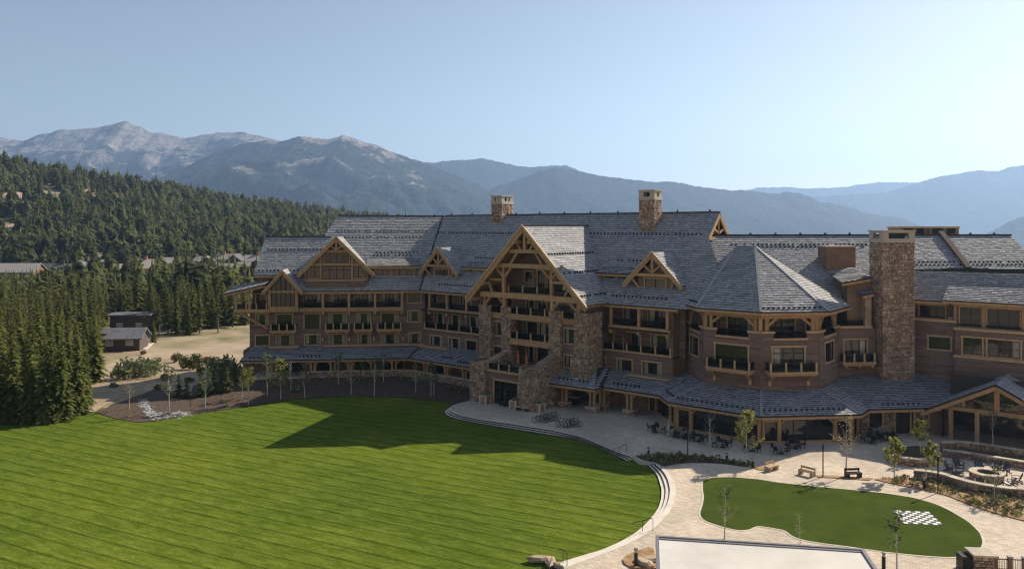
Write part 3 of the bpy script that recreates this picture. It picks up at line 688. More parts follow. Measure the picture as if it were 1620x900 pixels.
# floors, beams
for z, a, b, vv in ((7.45, -20.4, -9.9, CV - .25), (11.0, -20.4, -9.9, CV - .25), (10.95, -23.4, -20.1, CV - .7), (10.95, -10.0, -6.6, CV - .7)):
    beamu(FM, a, b, vv, z, z + .72, .4); mb = MB(); mb.box(FM, a, b, .5, vv - .15, z + .25, z + .5, M_SIDB); part('floor_slab', mb, lodge)
beamu(FM, GC - 8.7, GC + 8.7, 5.3, 14.0, 14.75, .55, 'tie_beam'); mb = MB(); mb.box(FM, GC - 7.6, GC + 7.6, .5, 5.0, 14.1, 14.6, M_SIDB); part('floor_slab', mb, lodge)
beamu(FM, GC - 5.0, GC + 5.0, 5.7, 18.35, 18.95, .5, 'tie_beam'); beamu(FM, GC - 2.9, GC + 2.9, 5.8, 20.45, 20.95, .45, 'tie_beam')
for s in (-1, 1):
    u = GC + s * 4.25; post(FM, u, 5.2, 12.75, 14.0, .5); post(FM, u, 5.35, 14.75, 18.35, .46)
    beamp(P(u + .1 * s, 5.35, 17.0), P(u + 1.9 * s, 5.6, 18.9), .28, .3); beamp(P(u - s * .1, 5.35, 16.9), P(u - s * 1.5, 5.6, 18.3), .28, .3)
    beamp(P(u + s * 2.2, 5.35, 14.8), P(u + s * 3.0, 5.35, 16.3), .25, .28)
    beamu(FM, u, u + s * 2.6 , 5.45, 16.4, 16.75, .36, 'tie_beam') if s > 0 else beamu(FM, u - 2.6, u, 5.45, 16.4, 16.75, .36, 'tie_beam')
    post(FM, GC + s * 8.3, 4.7, 12.7, 14.0, .6); beamp(P(GC + s * 8.1, 4.9, 12.9), P(GC + s * 6.9, 5.2, 14.0), .3, .3); beamp(P(GC + s * 4.2, 5.2, 13.0), P(GC + s * 5.4, 5.2, 14.0), .26, .26)
    beamp(P(GC + s * .8, 5.85, 20.9), P(GC + s * 1.6, 5.85, 22.0), .24, .26); beamp(P(GC + s * 2.8, 5.6, 18.9), P(GC + s * 1.6, 5.6, 20.5), .26, .28)
beamu(FM, GC - .2, GC + .2, 5.9, 20.9, 23.7, .4, 'king_post')
for z, u0, u1, n in ((7.5 + .7, -20.2, -10.0, 5), (11.7, -20.2, -10.0, 5), (14.72, GC - 4.0, GC + 4.0, 4), (11.65, -23.2, -20.3, 2), (11.65, -9.8, -6.9, 2)):
    mb = MB(); mb.box(FM, u0, u1, CV - .35, CV - .15, z, z + .08, M_TRM); o = part('railing', mb, lodge); rail(o, FM, u0 + .15, u1 - .15, CV - .25, z + .05, n, h=.95)
# back wall of the gable recess; its pale curtains imitate cream reflections in the glass
GW = 1.6
h = [window(FM, -18.9, -16.4, 8.2, 10.4, GW, 2, door=True, cur=0), window(FM, -15.9, -11.6, 8.2, 10.4, GW, 4, door=True, cur=2),
     window(FM, -18.3, -16.9, 11.9, 13.6, GW, 1, cur=2), window(FM, -16.2, -14.6, 11.8, 13.6, GW, 2, cur=1), window(FM, -13.4, -10.0, 11.8, 13.7, GW, 4, door=True, cur=2), window(FM, -22.6, -21.0, 11.8, 13.6, GW, 2), window(FM, -9.3, -7.6, 11.8, 13.6, GW, 2, cur=2),
     window(FM, -16.3, -15.0, 15.4, 17.8, GW, 1, cur=-1), window(FM, -14.5, -10.9, 15.2, 17.9, GW, 4, door=True, cur=2), window(FM, -18.6, -17.2, 15.6, 17.6, GW, 1, cur=-1), window(FM, -14.3, -11.2, 18.2, 19.4, GW, 4, cur=-1)]
wallpart(FM, -23.8, -6.4, 7.2, 24.0, GW, h, gable=(GC, 24.2 - .45, 1.0))
h = [window(FM, -18.3, -17.0, 4.9, 7.0, GW, 1, door=True), window(FM, -16.3, -12.4, 4.9, 7.0, GW, 3, door=True), window(FM, -11.9, -10.6, 4.9, 7.0, GW, 1)]
wallpart(FM, -20.3, -9.9, 4.4, 7.4, GW, h)
# closed side bays between the columns
for a, b, side in ((-23.2, -19.8, 0), (-10.6, -7.0, 1)):
    c = (a + b) / 2
    h = [window(FM, c - .95, c + .95, 8.4, 10.3, CV - .9, 2, cur=2), window(FM, c - .95, c + .95, 5.2, 6.7, CV - .9, 2)]
    wallpart(FM, a, b, 3.3, 10.95, CV - .9, h)
    wallpart(FM.sub(b if side == 0 else a, CV - .9 if side == 0 else GW, 90 if side == 0 else -90), 0, CV - .9 - GW, 4, 10.95, 0)
# outer returns of the gable block
wallpart(FM.sub(-24.0, RW, -90), 0, 6.6, 3.2, 13.7, 0); wallpart(FM.sub(-6.2, 4.0, 90), 0, 5.8, 3.2, 13.7, 0)

# ---- ENTRANCE BLOCK with terrace
EV = 10.0
mb = MB(); stone_block(mb, FM, -21.6, -18.9, 5, EV + .3, -.6, 5.5, 'frl'); stone_block(mb, FM, -12.8, -10.3, 7, EV + .3, -.6, 5.4, 'frl')
part('stone_pier', mb, lodge, stuff=True)
top = lambda u: 5.6 + max(0, u - 1.2) * .30
mb = MB(); fr_ = FM.sub(-10.3, EV + .2, 90); stones(mb, fr_, 0, 8.6, -.3, 8.2, -.04, top=top); stones(mb, FM.sub(-11.6, 1.6, -90), 0, 7, 4.4, 8.2, -.04, top=lambda u: 5.6 + max(0, 7 - u) * .30)
mb.face([FM.P(-10.33, EV, -.2), FM.P(-10.33, 1.6, -.2), FM.P(-10.33, 1.6, 7.6), FM.P(-10.33, EV - 1.2, 5.4), FM.P(-10.33, EV, 5.4)], M_MOR)
for k in range(12):
    u = k * .72; z = top(u); mb.beam(fr_.P(u, -.62, z - .05), fr_.P(u + .68, -.62, top(u + .68) - .05), 1.3, .18, M_STO, random.random() * .5)
part('stone_wing_wall', mb, lodge, stuff=True)
mb = MB(); fr_ = FM.sub(-19.0, EV, 90); stones(mb, fr_, 0, 5.5, 4.3, 7.5, -.05, top=lambda u: 5.5 + max(0, u - 1.5) * .22); 
for k in range(8): mb.beam(fr_.P(k * .72, -.6, 5.45 + max(0, k * .72 - 1.5) * .22), fr_.P(k * .72 + .68, -.6, 5.45 + max(0, k * .72 - .8) * .22), 1.2, .18, M_STO, random.random())
part('stone_wing_wall', mb, lodge, stuff=True)
h = [window(FM, -17.6, -13.5, .05, 3.2, EV - .4, 4, tr=.28, door=True, cur=-1, room=2.2)]
wallpart(FM, -18.95, -12.75, 0, 4.35, EV - .4, h)
mb = MB(); mb.box(FM, -19, -12.7, 1.6, EV - .45, 4.1, 4.3, M_CONC); part('terrace_floor', mb, lodge)
terrace_rail(FM, -18.8, -12.9, EV - .35, 4.4, 4)
# open entrance door leaf
mb = MB(); f2 = FM.sub(-16.4, EV - .3, -60)
for a in (0, 1.0): mb.box(f2, a, a + .1, -.03, .03, .1, 2.4, M_FRM)
mb.box(f2, .1, 1.0, -.03, .03, .1, .25, M_FRM); mb.box(f2, .1, 1.0, -.03, .03, 2.28, 2.4, M_FRM); mb.box(f2, .1, 1.0, -.01, .01, .25, 2.28, M_GLS); part('door_leaf', mb, lodge)
mb = MB(); f2 = FM.sub(-14.6, EV - .3, -115)
for a in (0, 1.0): mb.box(f2, a, a + .1, -.03, .03, .1, 2.4, M_FRM)
mb.box(f2, .1, 1.0, -.03, .03, .1, .25, M_FRM); mb.box(f2, .1, 1.0, -.03, .03, 2.28, 2.4, M_FRM); mb.box(f2, .1, 1.0, -.01, .01, .25, 2.28, M_GLS); part('door_leaf', mb, lodge)

# ---- GROUND-FLOOR ARCADE ROOFS
CZ, CT = 3.25, 4.75
kc = inter(FM, 5, FL, 5); kw = inter(FM, -.3, FL, -.3)
roof('arcade_roof', [[FL.P(-28.6, 5, CZ), (*kc, CZ), (*kw, CT + .1), FL.P(-27.6, -.3, CT + .1)]], gl=[(FL.P(-27.5, 4.2, 3.55), FL.P(-23, 4.2, 3.55)), (FL.P(-20, 3.9, 3.65), FL.P(-16, 3.9, 3.65))], fascia=[(FL.P(-28.6, 5, CZ), (*kc, CZ))], expo=.42)
roof('arcade_roof', [[(*kc, CZ), FM.P(-21.5, 5, CZ), FM.P(-21.5, -.3, CT + .1), (*kw, CT + .1)]], gl=[(FM.P(-30, 4.1, 3.6), FM.P(-22, 4.1, 3.6)), (FM.P(-34, 3.4, 3.8), FM.P(-31, 3.4, 3.8))], fascia=[((*kc, CZ), FM.P(-21.5, 5, CZ))], expo=.42)
mb = MB(); mb.beam((*kc, CZ + .1), (*kw, CT + .18), .3, .06, M_SHB); part('valley_flashing', mb, lodge)
roof('arcade_roof', [[FM.P(-10.4, 7.0, CZ), FM.P(-3.3, 6.4, CZ), FM.P(-5.4, 2.8, 5.2), FM.P(-10.4, 2.8, 5.3)], [FM.P(-3.3, 6.4, CZ), FM.P(-3.3, 4.6, CZ + .3), FM.P(-5.4, -.2, 5.2), FM.P(-5.4, 2.8, 5.2)]], gl=[(FM.P(-9.6, 5.9, 3.85), FM.P(-4.2, 5.6, 3.8))], fascia=[(FM.P(-10.4, 7.0, CZ), FM.P(-3.3, 6.4, CZ))], expo=.42)
roof('arcade_roof', [[FM.P(-3.3, 4.5, CZ), FM.P(6.0, 4.5, CZ), FM.P(6.0, -.3, CT + .1), FM.P(-5.4, -.3, CT + .1)]], gl=[(FM.P(-2.6, 3.5, 3.7), FM.P(2, 3.5, 3.7))], fascia=[(FM.P(-3.3, 4.5, CZ), FM.P(6.0, 4.5, CZ))], expo=.42)
def colpair(fr, u, v, z0=0, z1=CZ - .35, base=True):
    if base:
        mb = MB(); stone_block(mb, fr, u - .75, u + .75, v - .55, v + .55, -.1, .62 + z0, 'frl'); mb.box(fr, u - .8, u + .8, v - .6, v + .6, .6 + z0, .72 + z0, M_CAP); part('column_base', mb, lodge, stuff=True)
    for d in (-.3, .3): post(fr, u + d, v, (.72 if base else 0) + z0, z1, .3)
    mb = MB(); mb.beam(fr.P(u - .3, v, z1 - .7), fr.P(u - 1.0, v, z1), .2, .2, M_TIM); mb.beam(fr.P(u + .3, v, z1 - .7), fr.P(u + 1.0, v, z1), .2, .2, M_TIM); part('knee_brace', mb, lodge)
for u in (-23.6, -17.6, -14.5, -11.8): colpair(FL, u, 4.2, z0=.5)
for u in (-8.2, -4.9): colpair(FL, u, 4.2, base=False)
for u in (-36.5, -32.0, -28.2, -24.5): colpair(FM, u, 4.2, base=False)
for u, v in ((-8.9, 5.3), (-4.4, 5.4), (-4.3, 3.2), (.2, 3.7)): colpair(FM, u, v)
for fr, a, b, v in ((FL, -28.3, -3.9, 4.4), (FM, -39.4, -21.6, 4.4), (FM, -10.3, -3.6, 5.7), (FM, -3.3, 5.5, 3.8)): beamu(fr, a, b, v, CZ - .42, CZ - .1, .35)
# ground-floor walls behind
h = [window(FL, u - 1.6, u + 1.6, .6, 2.7, -.2, 3, door=True, cur=-1) for u in (-21, -16, -9.8, -5.2)]
wallpart(FL, -25, 1, -.2, 4.0, -.2, h, m=M_SIDB)
h = [window(FM, u - 1.6, u + 1.6, .4, 2.7, -.2, 3, door=True, cur=-1) for u in (-37, -31, -26.5)] 
wallpart(FM, -42, -21.5, -.2, 4.0, -.2, h, m=M_SIDB)
h = [window(FM, .9, 3.4, .1, 2.6, -.2, 3, door=True, cur=-1)]
wallpart(FM, -10.3, 6, -.2, 4.2, -.2, h, m=M_SIDB)
mb = MB(); stone_block(mb, FM, -6.6, -4.9, -.3, .3, 0, 3.5, 'frl'); part('stone_pier', mb, lodge, stuff=True)
# grill island under the arcade
mb = MB(); mb.box(FM, -10.1, -8.3, 2.6, 3.6, 0, .95, M_IRN); mb.box(FM, -10.2, -8.2, 2.5, 3.7, .95, 1.05, M_CAP); part('counter', mb, lodge)

# ---- THE TOWER
TZ = 11.3; TE = 14.25
h = [window(T1, -5.65, -1.6, 7.75, 10.0, 0, 4, tr=.3, door=True)]; wallpart(T1, -7.1, 0, 3.4, 10.85, 0, h)
h = [window(T2, 1.4, 5.2, 7.75, 10.0, 0, 3, tr=.3, door=True)]; wallpart(T2, 0, 7.1, 3.4, 10.85, 0, h)
h = [window(T0, -5.4, -2.2, 7.9, 10.2, 0, 3)]; wallpart(T0, -7.1, 0, 3.4, 10.85, 0, h)
h = [window(T3, 1.9, 4.9, 7.9, 10.2, 0, 3)]; wallpart(T3, 0, 7.1, 3.4, 10.85, 0, h)
for fr, a, b in ((T0, -7.1, 0), (T1, -7.1, 0), (T2, 0, 7.1), (T3, 0, 7.1)):
    e0, e1 = a + 1.55, b - 1.55
    wallpart(fr, a, e0, 10.85, 11.65, 0); wallpart(fr, e1, b, 10.85, 11.65, 0)
    for c, d in ((a, e0 + .1), (e1 - .1, b)): mb = MB(); mb.box(fr, c, d, -.5, .17, 11.65, 11.9, M_TRM); part('coping', mb, lodge)
    mb = MB(); mb.box(fr, e0 - .1, e1 + .1, -.4, .15, 10.85, 11.08, M_TRM); part('coping', mb, lodge)
    g = MB(); g.box(fr, e0 + .05, e1 - .05, -.2, -.17, 11.1, 11.85, M_RGL); g.box(fr, e0 + .05, e1 - .05, -.22, -.15, 11.85, 11.92, M_IRN); part('glass_panel', g, lodge)
    for u in (a + .75, b - .75): post(fr, u, -.3, 11.9, 13.75, .36)
    for u in (a + .05, ): post(fr, u + .0, -.4, 11.9, 13.75, .4)
    beamu(fr, a, b, -.25, 13.35, 13.9, .45); beamp(fr.P(a + .95, -.28, 12.55), fr.P(a + 2.0, -.28, 13.4), .26, .28); beamp(fr.P(b - .95, -.28, 12.55), fr.P(b - 2.0, -.28, 13.4), .26, .28)
    for i in range(6):
        u = a + .6 + i * 1.18; mb = MB(); mb.box(fr, u - .13, u + .13, -1, .75, 13.92, 14.12, M_TIM); part('rafter_tail', mb, lodge)
    iw = -2.3; cut = 2.3 * math.tan(R_(22.5))
    hh = [window(fr, a + 2.0, b - 2.0, 10.95, 13.3, iw, 4, tr=.28, door=True, cur=None)]; wallpart(fr, a + cut, b - cut, 10.7, 13.9, iw, hh)
CT_ = (T1.P(-3.55, -8.57, 0)[0], T1.P(-3.55, -8.57, 0)[1])
def octp(k, off, z):
    q = {-2: T0.P(-7.1, 0, 0), -1: T1.P(-7.1, 0, 0), 0: T1.P(0, 0, 0), 1: T2.P(7.1, 0, 0), 2: T3.P(7.1, 0, 0), 3: None}[k]
    d = Vector((q[0] - CT_[0], q[1] - CT_[1])).normalized(); f = off / math.cos(R_(22.5)); return (q[0] + d.x * f, q[1] + d.y * f, z)
for k in (-1, 0, 1, 2):
    mb = MB(); p = octp(k, .02, 0); mb.lathe([(.11, 3.6), (.11, 11.6)], M_SID, 8, p[:2]); part('corner_board', mb, lodge)
mb = MB(); mb.face([octp(k, -.1, 10.8) for k in (-2, -1, 0, 1, 2)], M_DECK); mb.face([octp(k, .6, 14.12) for k in (-2, -1, 0, 1, 2)], M_TIM); part('floor_slab', mb, lodge)
A1, A2 = (31.1, 101, 21.6), (29.2, 102.57, 21.6)
E = {k: octp(k, 1.25, TE) for k in (-2, -1, 0, 1, 2)}
bk = (40, 112, 15); bl = (24, 108, 15.5)
roof('tower_roof', [[E[-2], E[-1], A2], [E[-1], E[0], A1, A2], [E[0], E[1], A1], [E[1], E[2], A1], [E[2], bk, A2, A1], [bl, E[-2], A2]],
     gl=[(Vector(E[-2]).lerp(Vector(A2), .07), Vector(E[-1]).lerp(Vector(A2), .07)), (Vector(E[0]).lerp(Vector(A1), .05), Vector(E[1]).lerp(Vector(A1), .05))],
     fascia=[(E[-2], E[-1]), (E[-1], E[0]), (E[0], E[1]), (E[1], E[2])])
mb = MB()
for k, a in ((-1, A2), (0, A1), (1, A1), (2, A1)): mb = MB(); mb.beam(Vector(E[k]) + Vector((0, 0, .1)), Vector(a) + Vector((0, 0, .1)), .32, .07, M_SH, .35); part('hip_cap', mb, lodge)
mb = MB(); mb.beam(A1, A2, .3, .2, M_SH, .4); part('ridge_cap', mb, lodge)
balcony(T1, -6.2, -.75, 0, 1.5, 7.35, 4, brackets=True); balcony(T2, .45, 6.1, 0, 1.5, 7.35, 4, brackets=True)
# skirt roof
sk = [[octp(a, 5.2, 3.25), octp(b, 5.2, 3.25), octp(b, -.05, 5.0), octp(a, -.05, 5.0)] for a, b in ((-2, -1), (-1, 0), (0, 1), (1, 2))]
roof('skirt_roof', sk, gl=[(Vector(q[0]).lerp(Vector(q[3]), .2), Vector(q[1]).lerp(Vector(q[2]), .2)) for q in sk[:3]], fascia=[(q[0], q[1]) for q in sk], expo=.42)
mb = MB()
for k in (-1, 0, 1): mb = MB(); mb.beam(Vector(octp(k, 5.2, 3.36)), Vector(octp(k, 0, 5.1)), .28, .06, M_SH, .3); part('hip_cap', mb, lodge)
# restaurant glazing under the skirt
OG = 4.1
for k, (fr, a, b) in enumerate(((T0, -7.1, 0), (T1, -7.1, 0), (T2, 0, 7.1), (T3, 0, 7.1))):
    e = OG * math.tan(R_(22.5)); a, b = a - e, b + e
    post(fr, a + .2, OG, 0, 2.85, .34); post(fr, b - .2, OG, 0, 2.85, .34); post(fr, a + 2.0, OG, 0, 2.85, .42); post(fr, b - 2.0, OG, 0, 2.85, .42)
    beamu(fr, a, b, OG, 2.8, 3.15, .4); beamu(fr, a + 2.2, b - 2.2, OG, 0, .28, .3, 'sill_beam')
    for c, d in ((a + .4, a + 1.8), (b - 1.8, b - .4)):
        window(fr, c, d, .3, 2.35, OG - .05, 1, tr=.0, casing=True, cur=-1); mb = MB(); mb.box(fr, c, d, OG - .1, OG, 0, .28, M_TIM); part('panel', mb, lodge)
    n = 4; w_ = (b - a - 4.4) / n
    for i in range(n):
        g = MB(); u = a + 2.2 + i * w_; g.face([fr.P(u, OG, .28), fr.P(u + w_, OG, .28), fr.P(u + w_, OG, 2.8), fr.P(u, OG, 2.8)], M_GLS); part('pane', g, lodge)
        if i: mb = MB(); mb.box(fr, u - .05, u + .05, OG - .06, OG + .06, .28, 2.8, M_FRM); part('mullion', mb, lodge)
    for u in (a + 2.2, b - 2.2):
        mb = MB(); mb.beam(fr.P(u, OG + .1, 2.2), fr.P(u + (.7 if u < (a + b) / 2 else -.7), OG + .1, 2.9), .2, .2, M_TIM); part('knee_brace', mb, lodge)
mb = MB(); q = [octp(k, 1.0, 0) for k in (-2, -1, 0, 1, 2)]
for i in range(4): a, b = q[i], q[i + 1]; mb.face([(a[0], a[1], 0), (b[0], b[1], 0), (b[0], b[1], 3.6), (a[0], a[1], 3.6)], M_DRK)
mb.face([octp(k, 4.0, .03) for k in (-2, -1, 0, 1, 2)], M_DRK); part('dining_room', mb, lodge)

# ---- BETWEEN TOWER AND GREAT CHIMNEY
wallpart(FW, 5, 5.4, 4.4, 11.45, -.2)
h = [window(FW, 1.0, 3.9, 7.75, 10.0, 0, 3, door=True, cur=1)]; wallpart(FW, -.2, 5, 4.4, 11.45, 0, h)
trimband(FW, -.2, 4.6, 0, 11.45, 11.75, .2); balcony(FW, .2, 4.3, 0, 1.4, 7.4, 4)
g = MB(); g.box(FW, .1, 4.2, -.2, -.17, 11.75, 12.4, M_RGL); part('glass_panel', g, lodge)
mb = MB(); mb.box(FW, -1.5, 5, -5, -.1, 11.2, 11.4, M_DECK); part('floor_slab', mb, lodge)
h = [window(FW, -.6, 1.6, 11.5, 13.6, -3.4, 2, door=True)]; wallpart(FW, -2, 2.2, 11.4, 15, -3.4, h, m=M_SIDB)
mb = MB(); mb.box(FW, 1.9, 5.2, -4.2, -.9, 11.4, 17.2, M_SIDB); mb.box(FW, 3.6, 4.4, -1.6, .3, 11.4, 15.8, M_STO, .4); part('stair_block', mb, lodge)
roof('stair_roof', [[FW.P(.9, -.3, 17.1), FW.P(4.6, -.3, 17.7), FW.P(4.6, -4.4, 18.8), FW.P(.9, -4.4, 18.2)]], fascia=[(FW.P(.9, -.3, 17.05), FW.P(4.6, -.3, 17.65))])
roof('stair_roof', [[FW.P(3.1, .6, 15.6), FW.P(4.5, .6, 15.9), FW.P(4.5, -1.4, 16.3), FW.P(3.1, -1.4, 16.0)]], fascia=[(FW.P(3.1, .6, 15.55), FW.P(4.5, .6, 15.85))])
mb = MB(); mb.box(FW, 1.6, 5.6, -8, -5.6, 13, 21.4, M_SIDB); mb.box(FW, 1.5, 5.6, -8.1, -5.5, 21.4, 21.6, M_CHR); part('lift_tower', mb, lodge)
o = chimney(FW, 5.2, 9.35, -1.6, 1.5, 4.0, 23.65, cap=1.5, name='great_chimney')
mb = MB()
for u in (6.2, 6.8, 7.4): mb.box(FW, u, u + .5, 1.25, 1.32, 22.6, 23.3, M_IRN)
sub('louvre', mb, o)

# ---- REAR RIGHT ROOF
sb = lambda u, v: FB.P(u, v, 22.9 - .80 * v)
roof('rear_roof', [[sb(-19, 10.6), sb(7, 10.6), sb(7, 0), sb(-16.2, 0)], [sb(7, 5.7), sb(28.2, 5.7), sb(28.2, 0), sb(7, 0)], [FB.P(28.2, 0, 22.9), FB.P(28.2, -10, 14.5), FB.P(-16.2, -10, 14.5), FB.P(-16.2, 0, 22.9)]],
     gl=[(sb(-14, 1.6), sb(6, 1.6)), (sb(-13.5, 2.0), sb(5.5, 2.0)), (sb(8, 5.0), sb(28, 5.0)), (sb(8, 4.5), sb(28, 4.5)), (sb(-15, 9.8), sb(0, 9.8))], fascia=[(sb(7, 5.7), sb(28.2, 5.7))])
mb = MB(); mb.box(FB, 7, 28, -5, 5.2, 12, 18.1, M_SIDB); mb.face([FB.P(28.0, 5.2, 18), FB.P(28.0, -6, 17.5), FB.P(28.0, 0, 22.5)], M_SIDB); part('wall', mb, lodge)
mb = MB(); mb.beam(FB.P(-16, 0, 22.98), FB.P(28.2, 0, 22.98), .4, .14, M_SHB)
for i in range(12): p = Vector(FB.P(-14 + i * 3.6, 0, 22.9)); mb.beam(p, p + Vector((0, 0, .36)), .26, .16, M_IRN)
part('ridge_cap', mb, lodge)
a, b = Vector(sb(17.6, -.2)), Vector(sb(17.6, 5.8)); mb = MB(); mb.beam(a + Vector((0, 0, .28)), b + Vector((0, 0, .28)), .8, .5, M_MOR); part('roof_curb', mb, lodge)
for u0, u1 in ((12.4, 16.6), (16.8, 21.4)):
    mb = MB(); v0, v1 = -4.6, -1.6
    mb.box(FB, u0, u1, v0, v1, 18, 23.1, M_SIDB); mb.box(FB, u0 - .1, u1 + .1, v0 - .1, v1 + .1, 23.9, 24.15, M_TRM); mb.box(FB, u0 + .5, u1 - .5, v0 + .4, v1 - .4, 23.1, 23.9, M_IRN)
    for u in (u0, (u0 + u1) / 2 - .1, u1 - .5): mb.box(FB, u, u + .5, v0, v1, 23.1, 23.9, M_SIDB)
    part('vent_stack', mb, lodge)

# ---- RIGHT WING
h = [window(FR, 1.6, 4.0, 8.9, 10.4, 0, 2, cur=-1)]; wallpart(FR, -1, 4.6, 4, 12.4, 0, h); trimband(FR, -1, 4.7, 0, 12.3, 12.6, .22)
h = [window(FR, 0.2, 3.1, 12.6, 14.1, -1.6, 3, cur=-1)]; wallpart(FR, -1, 4.6, 12.3, 15.0, -1.6, h)
mb = MB(); mb.box(FR, -1, 14.8, -5, -.1, 12.0, 12.2, M_DECK); mb.lathe([(.0, 12.2), (.25, 12.2), (.38, 12.9), (.3, 12.9), (0, 12.85)], M_CAP, 10, FR.P(3.9, -.7, 0)[:2]); part('floor_slab', mb, lodge)
wallpart(FR, 4.6, 14.8, 4, 8.3, 1.0); wallpart(FR.sub(4.6, 0, -90), 0, 1.0, 4, 11.6, 0); trimband(FR, 4.5, 14.8, 1.0, 8.25, 8.55, .2)
h = [window(FR, 5.5, 7.5, 8.7, 10.7, .75, 2, bars=2, cur=-1), window(FR, 8.1, 11.4, 8.7, 10.7, .75, 3, bars=1, cur=1), window(FR, 12, 14.3, 8.7, 10.7, .75, 2, bars=1)]
wallpart(FR, 4.6, 14.8, 8.3, 11.6, .75, h); trimband(FR, 4.5, 14.8, .75, 11.55, 11.85, .22)
h = [window(FR, 5.0, 7.2, 11.9, 14.25, -.4, 2, bars=2, cur=-1), window(FR, 7.9, 11.2, 11.9, 14.25, -.4, 3, bars=1, cur=-1), window(FR, 12, 14.3, 11.9, 14.25, -.4, 2, bars=1)]
wallpart(FR, 4.2, 14.8, 11.6, 15, -.4, h)
for u in (4.5, 7.55, 11.6, 14.5): post(FR, u, -.25, 11.85, 14.6, .34)
beamu(FR, 4.2, 14.8, .2, 14.5, 14.85, .4)
for i in range(7): mb = MB(); u = 4.2 + i * 1.6; mb.box(FR, u - .12, u + .12, -.3, 1.7, 14.75, 14.98, M_TIM); part('rafter_tail', mb, lodge)
roof('wing_roof', [[FR.P(-1.2, .8, 14.9), FR.P(14.8, .8, 14.9), FR.P(14.8, -3.6, 18.34), FR.P(-1.2, -3.6, 18.34)], [FR.P(14.8, -3.6, 18.3), FR.P(14.8, -12, 18.5), FR.P(-3, -12, 18.5), FR.P(-1.2, -3.6, 18.3)]], fascia=[(FR.P(-1.2, .8, 14.9), FR.P(4, .8, 14.9))])
roof('shed_roof', [[FR.P(3.5, 2.0, 15.15), FR.P(14.8, 2.0, 15.15), FR.P(14.8, -3.0, 17.5), FR.P(3.5, -3.0, 17.5)]], fascia=[(FR.P(3.5, 2.0, 15.15), FR.P(14.8, 2.0, 15.15))])
mb = MB(); mb.face([FR.P(3.7, 1.5, 15.2), FR.P(3.7, -2.6, 17.1), FR.P(3.7, -.6, 15)], M_SIDB); part('cheek_wall', mb, lodge)
wallpart(FR.sub(14.7, .7, 90), 0, 12, 0, 14.8, 0)
wallpart(FR, 12.3, 14.7, 0, 4.2, 1.0, m=M_SIDB)
# single-storey roof below, and the glazed porch
zc = lambda p: (p[0], p[1], 3.25 + .27 * ((p[1] - 90.1) * math.cos(R_(5.4)) - (p[0] - 40.7) * math.sin(R_(5.4))))
q = [zc(a) for a in ((38.6, 89.9), (49.4, 90.95), FR.P(6, 0, 0), FR.P(0, 0, 0), FW.P(5, 0, 0), FW.P(-.5, 0, 0))]
roof('terrace_roof', [q], gl=[(zc((42.5, 91.2)), zc((47.8, 91.7)))], fascia=[(q[0], q[1])], expo=.42)
mb = MB(); f0 = Fr(40.7, 90.1, 5.4)
stones(mb, f0, -1.2, .8, 0, 2.9, -1.5); stones(mb, f0, 2.5, 4.0, 0, 2.9, -1.5); stones(mb, f0, 6.2, 9.5, 0, 2.9, -1.5); stones(mb, f0, .8, 2.5, 0, .9, -1.5)
part('fieldstone', mb, lodge, stuff=True)
beamu(f0, -1.2, 9.3, -1.2, 2.75, 3.1, .4)
window(f0, .85, 2.45, .95, 2.5, -1.5, 1, cur=-1); window(f0, 4.1, 5.9, .02, 2.5, -1.6, 2, door=True, cur=-1); window(f0, 6.5, 8.0, .9, 2.5, -1.45, 1, cur=-1)
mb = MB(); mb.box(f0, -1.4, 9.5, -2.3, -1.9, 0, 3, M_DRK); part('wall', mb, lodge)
PV = .8; PA = 6.8; PS = .535; pc = 4.5
for s in (-1, 1):
    hw = 7.4; s1 = MB(); qq = [FP.P(pc + s * hw, PV, PA - hw * PS), FP.P(pc + s * hw, -8.5, PA - hw * PS), FP.P(pc, -8.5, PA), FP.P(pc, PV, PA)]
    o = MB(); o.face([(a[0], a[1], a[2] - .1) for a in qq], M_TIM); g = part('porch_roof', o, lodge); shingles(s1, qq if s < 0 else qq[::-1], expo=.42); sub('shingles', s1, g, stuff=True)
    beamp(FP.P(pc + s * (hw + .1), PV - .1, PA - hw * PS - .32), FP.P(pc, PV - .1, PA - .3), .3, .5, 'rafter', M_TIM, g)
    beamp(FP.P(pc + s * (hw + .15), PV + .1, PA - hw * PS - .06), FP.P(pc, PV + .1, PA + .02), .12, .2, 'fascia', M_GUT, g)
for u in (0, 2.6, 9.0): post(FP, u, 0, 0, 3.4, .42)
beamu(FP, -1.2, 11, 0, 3.35, 3.8, .4, 'tie_beam'); beamu(FP, pc - .25, pc + .25, 0, 3.8, 6.3, .4, 'king_post'); beamp(FP.P(1.2, 0, 3.9), FP.P(1.2, 0, 4.6), .3, .3)
for a, b in ((.2, 2.4), (2.8, 5.8), (5.8, 8.8), (9.2, 11)):
    g = MB(); g.face([FP.P(a, -.05, .1), FP.P(b, -.05, .1), FP.P(b, -.05, 3.35), FP.P(a, -.05, 3.35)], M_GLS); part('pane', g, lodge)
for s in (-1, 1):
    g = MB(); qq = [FP.P(pc + s * .25, -.05, 3.8), FP.P(pc + s * 4.3, -.05, 3.8), FP.P(pc + s * .25, -.05, 6.0)]; g.face(qq if s > 0 else qq[::-1], M_GLS); part('pane', g, lodge)
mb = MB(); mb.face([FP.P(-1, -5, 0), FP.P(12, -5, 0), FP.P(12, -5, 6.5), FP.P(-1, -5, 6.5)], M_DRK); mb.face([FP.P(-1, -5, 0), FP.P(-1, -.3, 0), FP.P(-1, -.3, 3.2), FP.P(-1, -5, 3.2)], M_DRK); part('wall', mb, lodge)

wallpart(FP, -3.4, -.2, 0, 3.6, -1.6, m=M_SIDB)
